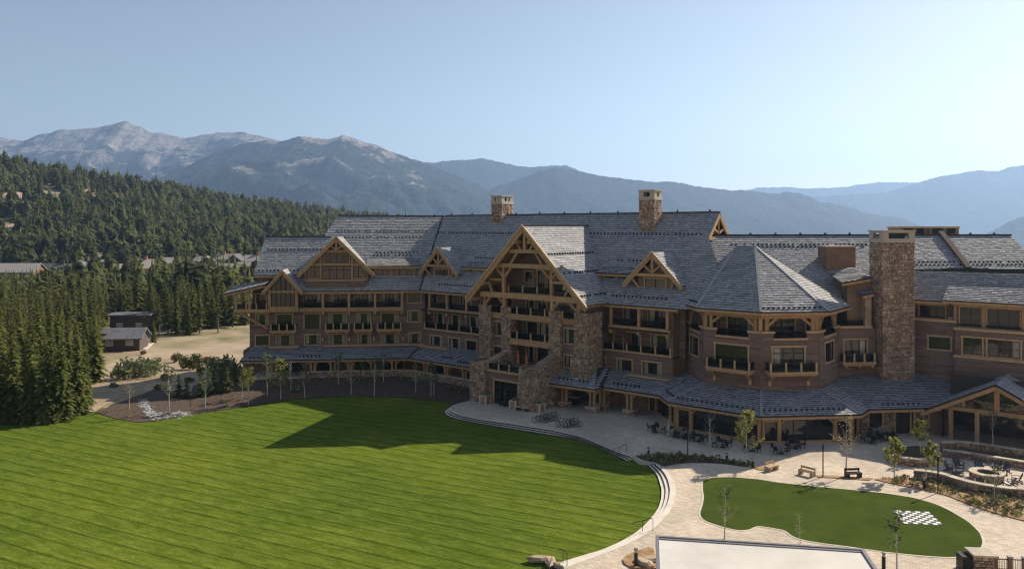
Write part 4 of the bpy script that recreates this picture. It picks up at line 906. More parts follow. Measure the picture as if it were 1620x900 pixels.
# solid core boxes added inside the building to stop sunlight passing through
mb = MB(); mb.box(FM, -46, 4.2, -22.6, -3.4, 0, 13.5, M_DRK); part('sun_block_core', mb, lodge)
mb = MB(); mb.box(FL, -22, 0, -18, -3.4, 0, 13.4, M_DRK); mb.box(FL, -27.4, -22, -9.4, -3.4, 0, 13.4, M_DRK); part('sun_block_core', mb, lodge)
mb = MB(); mb.box(FM, -23.6, -6.8, -3.4, .3, 0, 14.0, M_DRK); part('sun_block_core', mb, lodge)
mb = MB(); mb.box(FR, -.8, 14.5, -11.5, -3.2, 0, 14.4, M_DRK); part('sun_block_core', mb, lodge)
mb = MB(); q = [octp(k, -4.6, 0)[:2] for k in (-2, -1, 0, 1, 2)]; mb.prism([q[0], q[1], q[2], q[3], q[4], (39, 106), (28, 107)], 0, 13.9, M_DRK); part('sun_block_core', mb, lodge)
mb = MB(); mb.box(FW, -1, 10, -9, -4.7, 0, 13.5, M_DRK); part('sun_block_core', mb, lodge)
# ================================================================ GROUND
def resample(pts, n):
    P = [np.array(p[:2], float) for p in pts]; d = [0]
    for a, b in zip(P, P[1:]): d.append(d[-1] + np.linalg.norm(b - a))
    out = []
    for s in np.linspace(0, d[-1], n):
        i = min(max(np.searchsorted(d, s) - 1, 0), len(P) - 2); f = (s - d[i]) / max(d[i + 1] - d[i], 1e-6); out.append(P[i] * (1 - f) + P[i + 1] * f)
    return np.array(out)
def smooth(pts, n, it=2):
    q = resample(pts, n)
    for _ in range(it): q[1:-1] = q[1:-1] * .5 + (q[:-2] + q[2:]) * .25
    return q
def pxl(l, z=0.0): return [gp(a, b, z) for a, b in l]
LZ = -.45
# --- terrain: flat round the lodge, a wooded hill to the left, a valley falling away behind
CR = [(-1.2, 700, 84), (-.65, 760, 84), (-.57, 780, 74), (-.49, 810, 66), (-.41, 850, 58), (-.33, 890, 48), (-.25, 930, 39), (-.20, 960, 32), (-.14, 990, 27), (-.07, 1000, 20), (.05, 1000, -10), (.3, 1000, -40), (1.4, 1000, -60)]
cr_r, cr_y, cr_z = (np.array(c) for c in zip(*CR))
def hnoise(x, y, s): 
    return np.array([mnoise.fractal(Vector((a / s, b / s, 3.3)), 1.0, 2.0, 4) for a, b in zip(np.ravel(x), np.ravel(y))]).reshape(np.shape(x))
def terrain(X, Y):
    X = np.asarray(X, float); Y = np.asarray(Y, float); r = X / np.maximum(Y, 60)
    yc = np.interp(r, cr_r, cr_y); zc = np.interp(r, cr_r, cr_z); y0 = 400 + 40 * np.clip(-r, 0, 1)
    t = np.clip((Y - y0) / (yc - y0), 0, 1); z = -.55 + (zc + .55) * (t ** 1.15 * (1.0) )
    far = np.clip((Y - yc) / 1400, 0, 1); z = z * (1 - far) + (-140) * far ** .8
    back = np.clip((-Y - 30) / 400, 0, 1); z = np.where(Y < -30, -.55 + 150 * back ** 1.2, z)      # the open ski slope behind the viewer
    return z
YS = np.concatenate([np.linspace(-700, -40, 14), np.linspace(0, 140, 20), np.linspace(150, 400, 22), np.linspace(415, 1100, 50), np.geomspace(1150, 16000, 24)])
tv, tf = [], []
NU = 150
for y in YS:
    half = 1.15 * max(abs(y), 260) + 60
    xs = np.linspace(-half, half, NU); zs = terrain(xs, np.full(NU, y))
    if y > 420 or y < -60: zs = zs + hnoise(xs, np.full(NU, y), 90) * min(6, max(0, (abs(y) - 300) * .02))
    tv.append(np.stack([xs, np.full(NU, y), zs], 1))
tv = np.concatenate(tv)
for j in range(len(YS) - 1):
    for i in range(NU - 1): a = j * NU + i; tf.append((a, a + 1, a + NU + 1, a + NU))
def ground_mat():
    m = mat('dry_ground', (.27, .20, .13), (.44, .35, .245), .12, .95, .5, 1.2, detail=9, world=True)
    n = m.node_tree; L = n.links; b = n.nodes['Principled BSDF']; src = b.inputs['Base Color'].links[0].from_socket
    g = n.nodes.new('ShaderNodeNewGeometry'); no = n.nodes.new('ShaderNodeTexNoise'); no.inputs['Scale'].default_value = .035; no.inputs['Detail'].default_value = 8
    L.new(g.outputs['Position'], no.inputs['Vector'])
    cr = n.nodes.new('ShaderNodeValToRGB'); cr.color_ramp.elements[0].position = .50; cr.color_ramp.elements[1].position = .64; L.new(no.outputs[0], cr.inputs[0])
    n2 = n.nodes.new('ShaderNodeTexNoise'); n2.inputs['Scale'].default_value = .5; n2.inputs['Detail'].default_value = 7; L.new(g.outputs['Position'], n2.inputs['Vector'])
    c2 = n.nodes.new('ShaderNodeValToRGB'); e = c2.color_ramp.elements; e[0].position = .35; e[0].color = (.075, .085, .03, 1); e[1].position = .68; e[1].color = (.24, .22, .09, 1); L.new(n2.outputs[0], c2.inputs[0])
    mx = n.nodes.new('ShaderNodeMixRGB'); L.new(cr.outputs[0], mx.inputs[0]); L.new(src, mx.inputs[1]); L.new(c2.outputs[0], mx.inputs[2]); L.new(mx.outputs[0], b.inputs['Base Color'])
    return m
M_GRD = ground_mat()
me = bpy.data.meshes.new('ground'); me.from_pydata(tv.tolist(), [], tf); me.materials.append(M_GRD); me.polygons.foreach_set('use_smooth', [True] * len(tf)); me.update()
struct('ground', me)

# --- the lawn
edge_px = [(-120, 672), (-40, 668), (0, 662), (50, 667), (95, 665), (130, 651), (150, 652), (180, 662), (220, 669), (262, 664), (300, 656), (330, 652), (400, 641), (470, 631), (560, 626), (640, 629), (700, 635), (742, 646)]
edge = smooth(pxl(edge_px, LZ), 120, 3)
def lawn_mat():
    m = bpy.data.materials.new('mown_grass'); m.use_nodes = True; n = m.node_tree; L = n.links; b = n.nodes['Principled BSDF']; b.inputs['Roughness'].default_value = .9; b.inputs['Specular IOR Level'].default_value = .0
    g = n.nodes.new('ShaderNodeNewGeometry'); N = lambda s, d=6: n.nodes.new('ShaderNodeTexNoise')
    def noise(sc, det, vec):
        k = n.nodes.new('ShaderNodeTexNoise'); k.inputs['Scale'].default_value = sc; k.inputs['Detail'].default_value = det; L.new(vec, k.inputs['Vector']); return k.outputs['Fac']
    mp = n.nodes.new('ShaderNodeMapping'); mp.inputs['Rotation'].default_value = (0, 0, R_(27)); L.new(g.outputs['Position'], mp.inputs[0])
    # slow wobble so that the mower lines are not ruler-straight
    wob = n.nodes.new('ShaderNodeTexNoise'); wob.inputs['Scale'].default_value = .05; L.new(mp.outputs[0], wob.inputs['Vector'])
    sx = n.nodes.new('ShaderNodeSeparateXYZ'); L.new(mp.outputs[0], sx.inputs[0])
    ad = n.nodes.new('ShaderNodeMath'); ad.operation = 'MULTIPLY_ADD'; L.new(wob.outputs['Fac'], ad.inputs[0]); ad.inputs[1].default_value = .35; L.new(sx.outputs['Y'], ad.inputs[2])
    dv = n.nodes.new('ShaderNodeMath'); dv.operation = 'DIVIDE'; L.new(ad.outputs[0], dv.inputs[0]); dv.inputs[1].default_value = 1.85
    fr = n.nodes.new('ShaderNodeMath'); fr.operation = 'FRACT'; L.new(dv.outputs[0], fr.inputs[0])
    ln = n.nodes.new('ShaderNodeValToRGB'); e = ln.color_ramp.elements; e[0].position = 0; e[0].color = (.0, .0, .0, 1); e[1].position = .13; e[1].color = (1, 1, 1, 1)
    k = ln.color_ramp.elements.new(.5); k.color = (.84, .84, .84, 1); k = ln.color_ramp.elements.new(.93); k.color = (.74, .74, .74, 1); k = ln.color_ramp.elements.new(1.0); k.color = (.1, .1, .1, 1); L.new(fr.outputs[0], ln.inputs[0])
    st = n.nodes.new('ShaderNodeMapping'); st.inputs['Scale'].default_value = (.55, 2.6, 1); L.new(mp.outputs[0], st.inputs[0])
    a1 = noise(1.1, 12, st.outputs[0]); a2 = noise(.045, 5, g.outputs['Position']); a3 = noise(5.5, 6, st.outputs[0])
    c = n.nodes.new('ShaderNodeValToRGB'); e = c.color_ramp.elements; e[0].position = .36; e[0].color = (.092, .136, .017, 1); e[1].position = .66; e[1].color = (.155, .205, .035, 1); L.new(a1, c.inputs[0])
    c2 = n.nodes.new('ShaderNodeValToRGB'); e = c2.color_ramp.elements; e[0].position = .35; e[0].color = (.74, .80, .78, 1); e[1].position = .65; e[1].color = (1.22, 1.12, 1, 1); L.new(a2, c2.inputs[0])
    c3 = n.nodes.new('ShaderNodeValToRGB'); e = c3.color_ramp.elements; e[0].position = .3; e[0].color = (.62, .66, .6, 1); e[1].position = .68; e[1].color = (1.2, 1.18, 1.1, 1); L.new(a3, c3.inputs[0])
    def mul(x, y, f=1):
        q = n.nodes.new('ShaderNodeMixRGB'); q.blend_type = 'MULTIPLY'; q.inputs[0].default_value = f; L.new(x, q.inputs[1]); L.new(y, q.inputs[2]); return q.outputs[0]
    o = mul(mul(mul(c.outputs[0], c2.outputs[0]), c3.outputs[0]), ln.outputs[0], .55); L.new(o, b.inputs['Base Color'])
    hm = n.nodes.new('ShaderNodeMath'); hm.operation = 'MULTIPLY_ADD'; L.new(ln.outputs[0], hm.inputs[0]); hm.inputs[1].default_value = .5; L.new(a3, hm.inputs[2])
    bu = n.nodes.new('ShaderNodeBump'); bu.inputs['Strength'].default_value = .35; bu.inputs['Distance'].default_value = .08; L.new(hm.outputs[0], bu.inputs['Height']); L.new(bu.outputs[0], b.inputs['Normal'])
    return m
M_LAWN = lawn_mat()
xs = np.arange(-78, 34, .8); ys = np.arange(30, 118, .8); gx, gy = np.meshgrid(xs, ys)
ey = np.interp(gx, edge[:, 0], edge[:, 1]); ey = np.where(gx > edge[-1, 0], 106 - (gx - edge[-1, 0]) * .66, ey)
gz = LZ + .05 * np.sin(gx * .11 + gy * .07) + .03 * np.sin(gy * .21 - gx * .13); gz = gz - .12 * np.clip((gx - 10) / 12, 0, 1) * 0
near = np.clip((ey - gy) / 3, 0, 1); gz = LZ + (gz - LZ) * near * np.clip((30 - gx) / 30, 0, 1); gz = np.where(gy > ey + 3, -1.6, gz)
v = np.stack([gx, gy, gz], -1).reshape(-1, 3); nx = len(xs)
f = [(j * nx + i, j * nx + i + 1, (j + 1) * nx + i + 1, (j + 1) * nx + i) for j in range(len(ys) - 1) for i in range(nx - 1)]
me = bpy.data.meshes.new('lawn'); me.from_pydata(v.tolist(), [], f); me.materials.append(M_LAWN); me.polygons.foreach_set('use_smooth', [True] * len(f)); me.update(); struct('lawn', me)

def strip(name, A, B, za, zb, m, rows=5, rough=.06, smoothf=True):
    """a bed lofted between two edge lines"""
    A, B = np.asarray(A), np.asarray(B); n = len(A); vs = []
    za = np.broadcast_to(za, n); zb = np.broadcast_to(zb, n)
    for r in range(rows + 1):
        t = r / rows; q = A * (1 - t) + B * t; z = za * (1 - t) + zb * t + (rng.normal(0, rough, n) if 0 < r else 0)
        vs.append(np.column_stack([q, z]))
    vs = np.concatenate(vs); fs = [(r * n + i, r * n + i + 1, (r + 1) * n + i + 1, (r + 1) * n + i) for r in range(rows) for i in range(n - 1)]
    me = bpy.data.meshes.new(name); me.from_pydata(vs.tolist(), [], fs); me.materials.append(m); me.polygons.foreach_set('use_smooth', [smoothf] * len(fs)); me.update(); return struct(name, me)
# dirt edge on the left, mulch bed along the lodge
k0 = int(np.searchsorted(edge[:, 0], gp(300, 656, LZ)[0]))
kd = int(np.searchsorted(edge[:, 0], gp(145, 652, LZ)[0]))
A = edge[:kd + 1]; back = A + np.stack([np.full(len(A), -3.), np.full(len(A), 22.)], 1); strip('dirt_track', A, back, LZ + .07, -.52, M_GRD, 8, .03)
A = edge[kd:k0 + 1]; back = A + np.stack([np.full(len(A), 1.), np.full(len(A), 16.)], 1); strip('planting_bed', A, back, LZ + .07, -.50, M_MUL, 8, .04)
A = resample(edge[k0:], 90); tgt = smooth([FL.P(-36, 4, 0), FL.P(-28, 5.3, 0), FL.P(-18, 5.0, 0), FL.P(-10, 4.6, 0), (*kc, 0), FM.P(-36, 4.9, 0), FM.P(-28, 4.9, 0), FM.P(-21.8, 6.0, 0), FM.P(-21.8, 10, 0)], 90, 2)
strip('planting_bed', A, tgt, LZ + .07, np.interp(np.arange(90), [0, 12, 60, 80, 89], [-.5, .35, .45, .3, -.1]), M_MUL, 10, .05)

# --- paved terrace and its steps
def paver_mat():
    m = bpy.data.materials.new('stone_pavers'); m.use_nodes = True; n = m.node_tree; L = n.links; b = n.nodes['Principled BSDF']; b.inputs['Roughness'].default_value = .9; b.inputs['Specular IOR Level'].default_value = .15
    g = n.nodes.new('ShaderNodeNewGeometry'); mp = n.nodes.new('ShaderNodeMapping'); mp.inputs['Rotation'].default_value = (0, 0, R_(25)); L.new(g.outputs['Position'], mp.inputs[0])
    br = n.nodes.new('ShaderNodeTexBrick'); br.inputs['Scale'].default_value = 1.0; br.inputs['Brick Width'].default_value = .46; br.inputs['Row Height'].default_value = .27; br.inputs['Mortar Size'].default_value = .012; br.inputs['Bias'].default_value = 0
    br.inputs['Color1'].default_value = (.50, .42, .325, 1); br.inputs['Color2'].default_value = (.66, .57, .455, 1); br.inputs['Mortar'].default_value = (.32, .27, .22, 1); L.new(mp.outputs[0], br.inputs['Vector'])
    no = n.nodes.new('ShaderNodeTexNoise'); no.inputs['Scale'].default_value = .16; no.inputs['Detail'].default_value = 9; L.new(g.outputs['Position'], no.inputs['Vector'])
    c = n.nodes.new('ShaderNodeValToRGB'); e = c.color_ramp.elements; e[0].position = .33; e[0].color = (.80, .80, .80, 1); e[1].position = .68; e[1].color = (1.12, 1.1, 1.08, 1); L.new(no.outputs[0], c.inputs[0])
    q = n.nodes.new('ShaderNodeMixRGB'); q.blend_type = 'MULTIPLY'; q.inputs[0].default_value = 1; L.new(br.outputs[0], q.inputs[1]); L.new(c.outputs[0], q.inputs[2]); L.new(q.outputs[0], b.inputs['Base Color'])
    bu = n.nodes.new('ShaderNodeBump'); bu.inputs['Strength'].default_value = .05; bu.inputs['Distance'].default_value = .01; L.new(br.outputs['Fac'], bu.inputs['Height']); bu.invert = True; L.new(bu.outputs[0], b.inputs['Normal'])
    return m
M_PAV = paver_mat()
in1 = [(747, 633), (724, 639), (713, 645), (716, 651), (734, 658), (765, 664), (800, 668.5), (832, 673), (879, 680), (923, 692), (956.7, 706.7), (985.5, 718), (1002, 721.5)]
out1 = [(741, 637), (714, 643), (703, 650), (706, 656), (724, 662.5), (758, 669), (795, 675), (832, 681), (879, 688.5), (912, 693.5), (945.5, 706.7), (979, 722), (990, 727)]
in2 = [(1035.6, 731), (1055.6, 744), (1066.7, 760), (1070, 778), (1066, 797), (1058, 812), (1042, 829), (1025, 843), (1000, 857), (975, 868), (935, 883), (893, 898)]
out2 = [(1023, 733), (1040, 751), (1046.7, 773), (1046, 788), (1042, 802), (1035, 813), (1022, 828), (1006, 842), (982, 856), (953, 869), (925, 877), (882, 890)]
NS = 70
I1, O1, I2, O2 = smooth(pxl(in1), NS), smooth(pxl(out1, -.3), NS), smooth(pxl(in2), NS), smooth(pxl(out2, -.3), NS)
def steps(I, O, name, wt):
    for k in range(3):
        a, b = I * (1 - wt[k]) + O * wt[k], I * (1 - wt[k + 1]) + O * wt[k + 1]; z = .012 - .15 * k; mb = MB()
        for i in range(NS - 1):
            t = random.random()
            mb.face([(*a[i], z), (*b[i], z), (*b[i + 1], z), (*a[i + 1], z)], M_STEP, t); mb.face([(*b[i], z), (*b[i], z - .22), (*b[i + 1], z - .22), (*b[i + 1], z)], M_RIS, t)
        for e in (0, -1): mb.face([(*a[e], z), (*b[e], z), (*b[e], z - .4), (*a[e], z - .4)], M_CONC)
        struct(name, mb)
steps(I1, O1, 'terrace_step', (0, .34, .67, 1)); steps(I2, O2, 'terrace_step', (0, .42, .71, 1))
pat = [tuple(p) for p in I1] + [gp(1012, 728)[:2]] + [tuple(p) for p in I2] + [gp(850, 930)[:2], (-2, 40), (-2, 25), (80, 25), (110, 80), (75, 125), FM.P(4, -6, 0)[:2], FM.P(-20, 4, 0)[:2]]
mb = MB(); mb.prism([(p[0], p[1]) for p in pat], -.75, 0.0, M_PAV, mside=M_CONC); struct('patio', mb)
mb = MB(); mb.prism([FL.P(-27, 4.6, 0)[:2], FL.P(-8, 4.6, 0)[:2], kc, FM.P(-21.7, 4.8, 0)[:2], FM.P(-21.7, -1, 0)[:2], FL.P(-3, -1, 0)[:2], FL.P(-27, -1, 0)[:2]], -.6, .5, M_CONC); struct('arcade_floor', mb)
mb = MB(); mb.box(FM, -42, -21, -1, 4.7, -.5, .38, M_CONC); struct('arcade_floor', mb)

# --- putting-green turf with its kerb, chess board
turf_px = [(1112, 762), (1118, 757), (1128, 755), (1160, 754.5), (1200, 758), (1230, 763), (1285, 769), (1340, 774), (1400, 780), (1445, 787), (1480, 797), (1503, 807.6), (1532, 825), (1549.6, 842), (1555, 857), (1551, 867), (1540, 874), (1523, 880), (1500, 881.5), (1450, 878), (1402, 873), (1340, 864), (1300, 859), (1270, 854), (1255, 849), (1247, 844), (1245, 839), (1222, 835), (1197, 831), (1190, 836), (1180, 839), (1165, 838.5), (1150, 835), (1130, 829), (1114, 823.5), (1108, 816), (1108, 810), (1112, 798), (1114, 786), (1112, 775)]
T = np.array([p[:2] for p in pxl(turf_px + turf_px[:1])]); T = smooth(T, 150, 1)[:-1]
nrm = np.roll(T, -1, 0) - np.roll(T, 1, 0); nrm = np.stack([nrm[:, 1], -nrm[:, 0]], 1); nrm /= np.linalg.norm(nrm, axis=1)[:, None]
area = np.sum(T[:, 0] * np.roll(T[:, 1], -1) - np.roll(T[:, 0], -1) * T[:, 1])
if area < 0: nrm = -nrm
mb = MB(); O_ = T + nrm * .16; N_ = len(T)
for i in range(N_):
    j = (i + 1) % N_
    q = [(*T[i], .028), (*O_[i], .028), (*O_[j], .028), (*T[j], .028)]; q2 = [(*O_[i], .028), (*O_[i], -.05), (*O_[j], -.05), (*O_[j], .028)]
    mb.face(q if area > 0 else q[::-1], M_CONC, .6); mb.face(q2 if area > 0 else q2[::-1], M_CONC, .6)
struct('turf_kerb', mb)
M_TURF = mat('artificial_turf', (.046, .066, .013), (.070, .094, .020), .35, .95, .08, 14, detail=10, world=True, spec=0)
mb = MB(); mb.prism([tuple(p) for p in (T if area > 0 else T[::-1])], -.04, .022, M_TURF); struct('turf', mb)
M_BLK = mat('black_tile', (.02, .02, .024), (.035, .035, .04), 6, .6); M_WTI = mat('white_tile', (.70, .70, .68), (.80, .80, .78), 6, .5)
cA, cB, cC, cD = (np.array(gp(*p)[:2]) for p in ((1412, 807.6), (1471.6, 810.2), (1489.5, 831), (1429, 827.5)))
board = thing('chess_board', 'giant black and white chess board laid on the putting green', 'chess board', (*((cA + cB + cC + cD) / 4), .024))
tl = {}
side = (np.linalg.norm(cB - cA) + np.linalg.norm(cC - cB)) / 2 / 8; ang = math.atan2(*(cB - cA)[::-1])
board.rotation_euler = (0, 0, ang)
for c, m in (('w', M_WTI), ('b', M_BLK)):
    q = MB(); s_ = side / 2 - .012; q.lbox(-s_, s_, -s_, s_, 0, .02, m); tl[c] = q.mesh('tile')
for i in range(8):
    for j in range(8):
        o = bpy.data.objects.new('tile', tl['w' if (i + j) % 2 == 0 else 'b']); COL.objects.link(o); o.parent = board; o.location = ((i - 3.5) * side, (j - 3.5) * side, 0)

# --- planting beds on the terrace
def bed(name, px, z, m, zb=-.05):
    q = smooth(pxl(px + px[:1]), 90, 1)[:-1]; a = np.sum(q[:, 0] * np.roll(q[:, 1], -1) - np.roll(q[:, 0], -1) * q[:, 1])
    mb = MB(); q = q if a > 0 else q[::-1]; c = q.mean(0); mb.prism([tuple(p) for p in q], zb, z, m)
    return struct(name, mb)
bed1 = [(1006, 721.5), (1062, 720), (1090, 721), (1126, 724.5), (1160, 730), (1186, 735.5), (1183, 738.5), (1160, 735.5), (1134, 732.5), (1095, 731.5), (1068, 734), (1052, 738), (1036, 731), (1016, 727)]
bed('planting_bed', bed1, .10, M_MUL)
bed2 = [(1383, 758.5), (1400, 756), (1440, 756), (1460, 759), (1493, 763), (1532, 777), (1589, 786), (1650, 792), (1680, 840), (1620, 824), (1585, 815), (1555, 806), (1525, 795), (1500, 784.5), (1470, 777), (1440, 771), (1410, 765)]
bed('planting_bed', bed2, .08, M_MULR)
bed('planting_bed', [(985, 886), (990, 880), (1010, 872), (1025, 866), (1034, 868), (1040, 900), (1000, 899), (988, 893)], .10, M_MULR)
bed('planting_bed', [(1186, 738), (1212, 739), (1215, 744), (1200, 743.5)], .06, M_MULR)
bed('planting_bed', [(1284, 752), (1300, 752), (1338, 754), (1382, 757), (1375, 760), (1330, 757), (1295, 755)], .06, M_MULR)

# --- dry stream of cobbles on the left
def rock_mesh(r, k, m, flat=.6):
    mb = MB(); random.seed(k); n = 7
    prof = [(.25, -.5), (.9, -.2), (1.0, .15), (.6, .45)]
    ph = [random.uniform(.75, 1.2) for _ in range(n)]
    b = len(mb.v); rows = []
    for rr, z in prof:
        for j in range(n):
            a = 2 * math.pi * j / n; q = rr * ph[j] * random.uniform(.85, 1.1); mb.v.append((r * q * math.cos(a), r * .8 * q * math.sin(a), r * flat * (z + random.uniform(-.08, .08) + .4)))
    mi = mb.mi(m)
    for i in range(len(prof) - 1):
        for j in range(n): j2 = (j + 1) % n; mb.f.append((i * n + j, i * n + j2, (i + 1) * n + j2, (i + 1) * n + j)); mb.m.append(mi); mb.t.append(random.random())
    mb.f.append(tuple((len(prof) - 1) * n + j for j in range(n))); mb.m.append(mi); mb.t.append(random.random()); return mb
cob = MB(); path = [(228, 633, 9), (226, 640, 10), (234, 648, 9), (238, 655, 12), (247, 660, 16), (262, 657, 14), (283, 655, 9), (298, 655, 5)]
for _ in range(620):
    i = random.randrange(len(path) - 1); t = random.random(); a, b = path[i], path[i + 1]
    px = a[0] * (1 - t) + b[0] * t + random.gauss(0, .5) * (a[2]) * .9; py = a[1] * (1 - t) + b[1] * t + random.gauss(0, .5) * a[2] * .38
    X, Y, _z = gp(px, py, LZ); q = rock_mesh(random.uniform(.12, .30), random.randrange(10 ** 6), M_COB); rz = random.random() * 6.3; c, s = math.cos(rz), math.sin(rz); base = len(cob.v); tt = random.random()
    cob.v += [(X + x * c - y * s, Y + x * s + y * c, z - .5) for x, y, z in q.v]; cob.f += [tuple(base + k for k in f_) for f_ in q.f]; k = cob.mi(M_COB); cob.m += [k] * len(q.f); cob.t += [tt] * len(q.f)
random.seed(11)
stuff('dry_stream_cobbles', cob)
# ================================================================ THINGS ON THE TERRACE
def low_wall(pts, h, w, label, z0=0.0, group=None, cat='stone wall'):
    """stone wall along a line, with separate cap stones; the line is its front face"""
    q = [Vector((p[0], p[1], 0)) for p in pts]; mid = q[len(q) // 2]
    t = thing('stone_wall', label, cat, (mid.x, mid.y, z0), 0, group)
    core = MB(); st = MB()
    for a, b in zip(q, q[1:]):
        d = b - a; L = d.length; f = Fr(a.x, a.y, math.degrees(math.atan2(d.y, d.x)))
        core.box(f, 0, L, -w + .06, -.06, z0 - .1, z0 + h - .02, M_MOR)
        stones(st, f, 0, L, z0, z0 + h, -.06, hs=(.13, .26), ws=(.2, .6)); stones(st, f.sub(L, -w, 180), 0, L, z0, z0 + h, -.06, hs=(.15, .3), ws=(.3, .7))
        if b is q[-1]: stones(st, f.sub(L, 0, 90), 0, w, z0, z0 + h, -.06, hs=(.15, .3), ws=(.3, .7))
        if a is q[0]: stones(st, f.sub(0, -w, -90), 0, w, z0, z0 + h, -.06, hs=(.15, .3), ws=(.3, .7))
        x = 0
        while x < L - .05:
            x1 = min(L, x + random.uniform(.6, 1.1)); x1 = L if L - x1 < .35 else x1
            c = MB(); c.box(f, x + .01, x1 - .01, -w - .06, .07, z0 + h - .01, z0 + h + .11 + random.uniform(-.01, .015), M_CAP, random.random()); part('cap_stone', c, t); x = x1
    part('core', core, t); part('fieldstone', st, t, stuff=True)
    return t
def curve(px, n, z=0.0): return [tuple(p) for p in smooth(pxl(px, z), n, 1)]
# garden wall in front of the arcade
low_wall([FL.P(u, 4.9, 0)[:2] for u in (-19.5, -16, -12, -8)] + [kc] + [FM.P(u, 5.0, 0)[:2] for u in (-36, -31, -26.5, -22)], 1.0, .5, 'long low fieldstone wall under the arcade of the left wing', .3)
low_wall(curve([(1447, 757), (1468, 758.5), (1489, 762), (1505, 768), (1532, 777), (1560, 782), (1589, 786), (1650, 791)], 12), 0.72, .55, 'curved stone retaining wall between red mulch bed and fire pit')
tz = .02
low_wall(curve([(1404, 729), (1420, 735), (1445, 739), (1470, 739), (1485, 736)], 8), .7, .5, 'round stone planter wall left of the fire pit holding a small tree')
low_wall(curve([(1491, 722), (1520, 725), (1560, 732), (1600, 739), (1660, 748)], 8), .65, .42, 'front tier of the raised stone planter behind the fire pit')
low_wall(curve([(1491, 716), (1525, 713), (1570, 721), (1660, 736)], 7), 1.0, .42, 'rear taller tier of the raised stone planter by the glazed porch')
bed('planting_bed', [(1408, 727), (1425, 716), (1450, 713), (1475, 718), (1485, 733), (1470, 737), (1440, 737)], .58, M_MUL)
bed('planting_bed', [(1494, 719), (1525, 716), (1570, 724), (1650, 738), (1655, 746), (1600, 737), (1540, 727)], .55, M_MUL)
# fire pit
x, y, _ = gp(1561, 758)
fp = thing('fire_pit', 'round stone fire pit with a pale cap ring on the terrace', 'fire pit', (x, y, 0))
c = MB(); c.lathe([(1.38, 0), (1.38, .62), (.82, .62), (.8, .3), (0, .3)], M_MOR, 28); lpart('core', c, fp)
s = MB()
for k in range(3):
    n = 18
    for j in range(n):
        a0, a1 = 2 * math.pi * (j + k * .5) / n + .02, 2 * math.pi * (j + 1 + k * .5) / n - .02; r = 1.42 + random.uniform(0, .05); z0, z1 = k * .2 + .01, k * .2 + .19; t = random.random()
        P = lambda r, a, z: (r * math.cos(a), r * math.sin(a), z)
        s.face([P(r, a0, z0), P(r, a1, z0), P(r, a1, z1), P(r, a0, z1)], M_STO, t); s.face([P(r, a0, z1), P(r, a1, z1), P(1.35, a1, z1), P(1.35, a0, z1)], M_STO, t)
lpart('fieldstone', s, fp, stuff=True)
for j in range(14):
    a0, a1 = 2 * math.pi * j / 14 + .012, 2 * math.pi * (j + 1) / 14 - .012; q = MB(); am = (a0 + a1) / 2
    pp = [(r * math.cos(a), r * math.sin(a)) for r, a in ((.85, a0), (1.5, a0), (1.52, am), (1.5, a1), (.85, a1), (.83, am))]; q.prism(pp, .62, .74, M_CAP, random.random()); lpart('cap_stone', q, fp)
g = MB(); g.lathe([(.0, .34), (.5, .36), (.8, .34)], M_IRN, 14); lpart('burner', g, fp)

# --- adirondack chairs
M_ADI = mat('dark_plastic_wood', (.030, .032, .038), (.05, .052, .06), 5, .45, spec=.5)
def adirondack():
    t = thing('adirondack_chair', '', 'chair', (0, 0, 0))
    m = MB()
    for i in range(5): m.hexa([(-.30, -.35 + i * .125, .36 - i * .03), (.30, -.35 + i * .125, .36 - i * .03), (.30, -.24 + i * .125, .335 - i * .03), (-.30, -.24 + i * .125, .335 - i * .03), (-.30, -.35 + i * .125, .385 - i * .03), (.30, -.35 + i * .125, .385 - i * .03), (.30, -.24 + i * .125, .36 - i * .03), (-.30, -.24 + i * .125, .36 - i * .03)], M_ADI)
    lpart('seat', m, t); m = MB()
    for i in range(5):
        x = -.27 + i * .135; h = 1.02 - abs(i - 2) * .05; m.beam((x, .22, .25), (x * 1.12, .52, h), .115, .025, M_ADI, up=(0, 1, 0))
    lpart('backrest', m, t)
    for s in (-1, 1):
        m = MB(); m.lbox(s * .40 - .07, s * .40 + .07, -.42, .42, .55, .58, M_ADI); lpart('armrest', m, t)
        m = MB(); m.lbox(s * .36 - .05, s * .36 + .05, -.38, -.34, 0, .55, M_ADI); lpart('leg', m, t)
        m = MB(); m.beam((s * .33, -.36, .34), (s * .33, .55, .03), .03, .12, M_ADI); lpart('leg', m, t)
    return t
ad0 = adirondack(); fx, fy = x, y
ADL = [((1503, 745), 'adirondack chair nearest the round planter, its seat catching sun', 55), ((1517, 751), 'adirondack chair second from the left of the fire pit', 40), ((1516, 739), 'adirondack chair behind the two at the left of the fire pit', 75), ((1549, 742), 'dark adirondack chair in shade behind the fire pit on its left', 150), ((1578, 745), 'adirondack chair behind the fire pit on its right', 200), ((1590, 749), 'adirondack chair at the back right of the fire pit', 225), ((1551, 769), 'adirondack chair in front of the fire pit, seen from behind, left one', 10), ((1565, 772), 'adirondack chair in front of the fire pit, seen from behind, right one', -10), ((1597, 769), 'adirondack chair right of the fire pit, nearer the camera', -50), ((1608, 763), 'adirondack chair farthest right by the fire pit', -80)]
for k, (p, lab, _a) in enumerate(ADL):
    X, Y, _ = gp(*p); a = math.atan2(fy - Y, fx - X) + math.pi / 2
    o = ad0 if k == 0 else dup(ad0, (X, Y, 0)); o.location = (X, Y, 0.005); o.rotation_euler = (0, 0, a + random.uniform(-.15, .15)); o['label'] = lab; o['group'] = 'adirondack chairs round the fire pit'

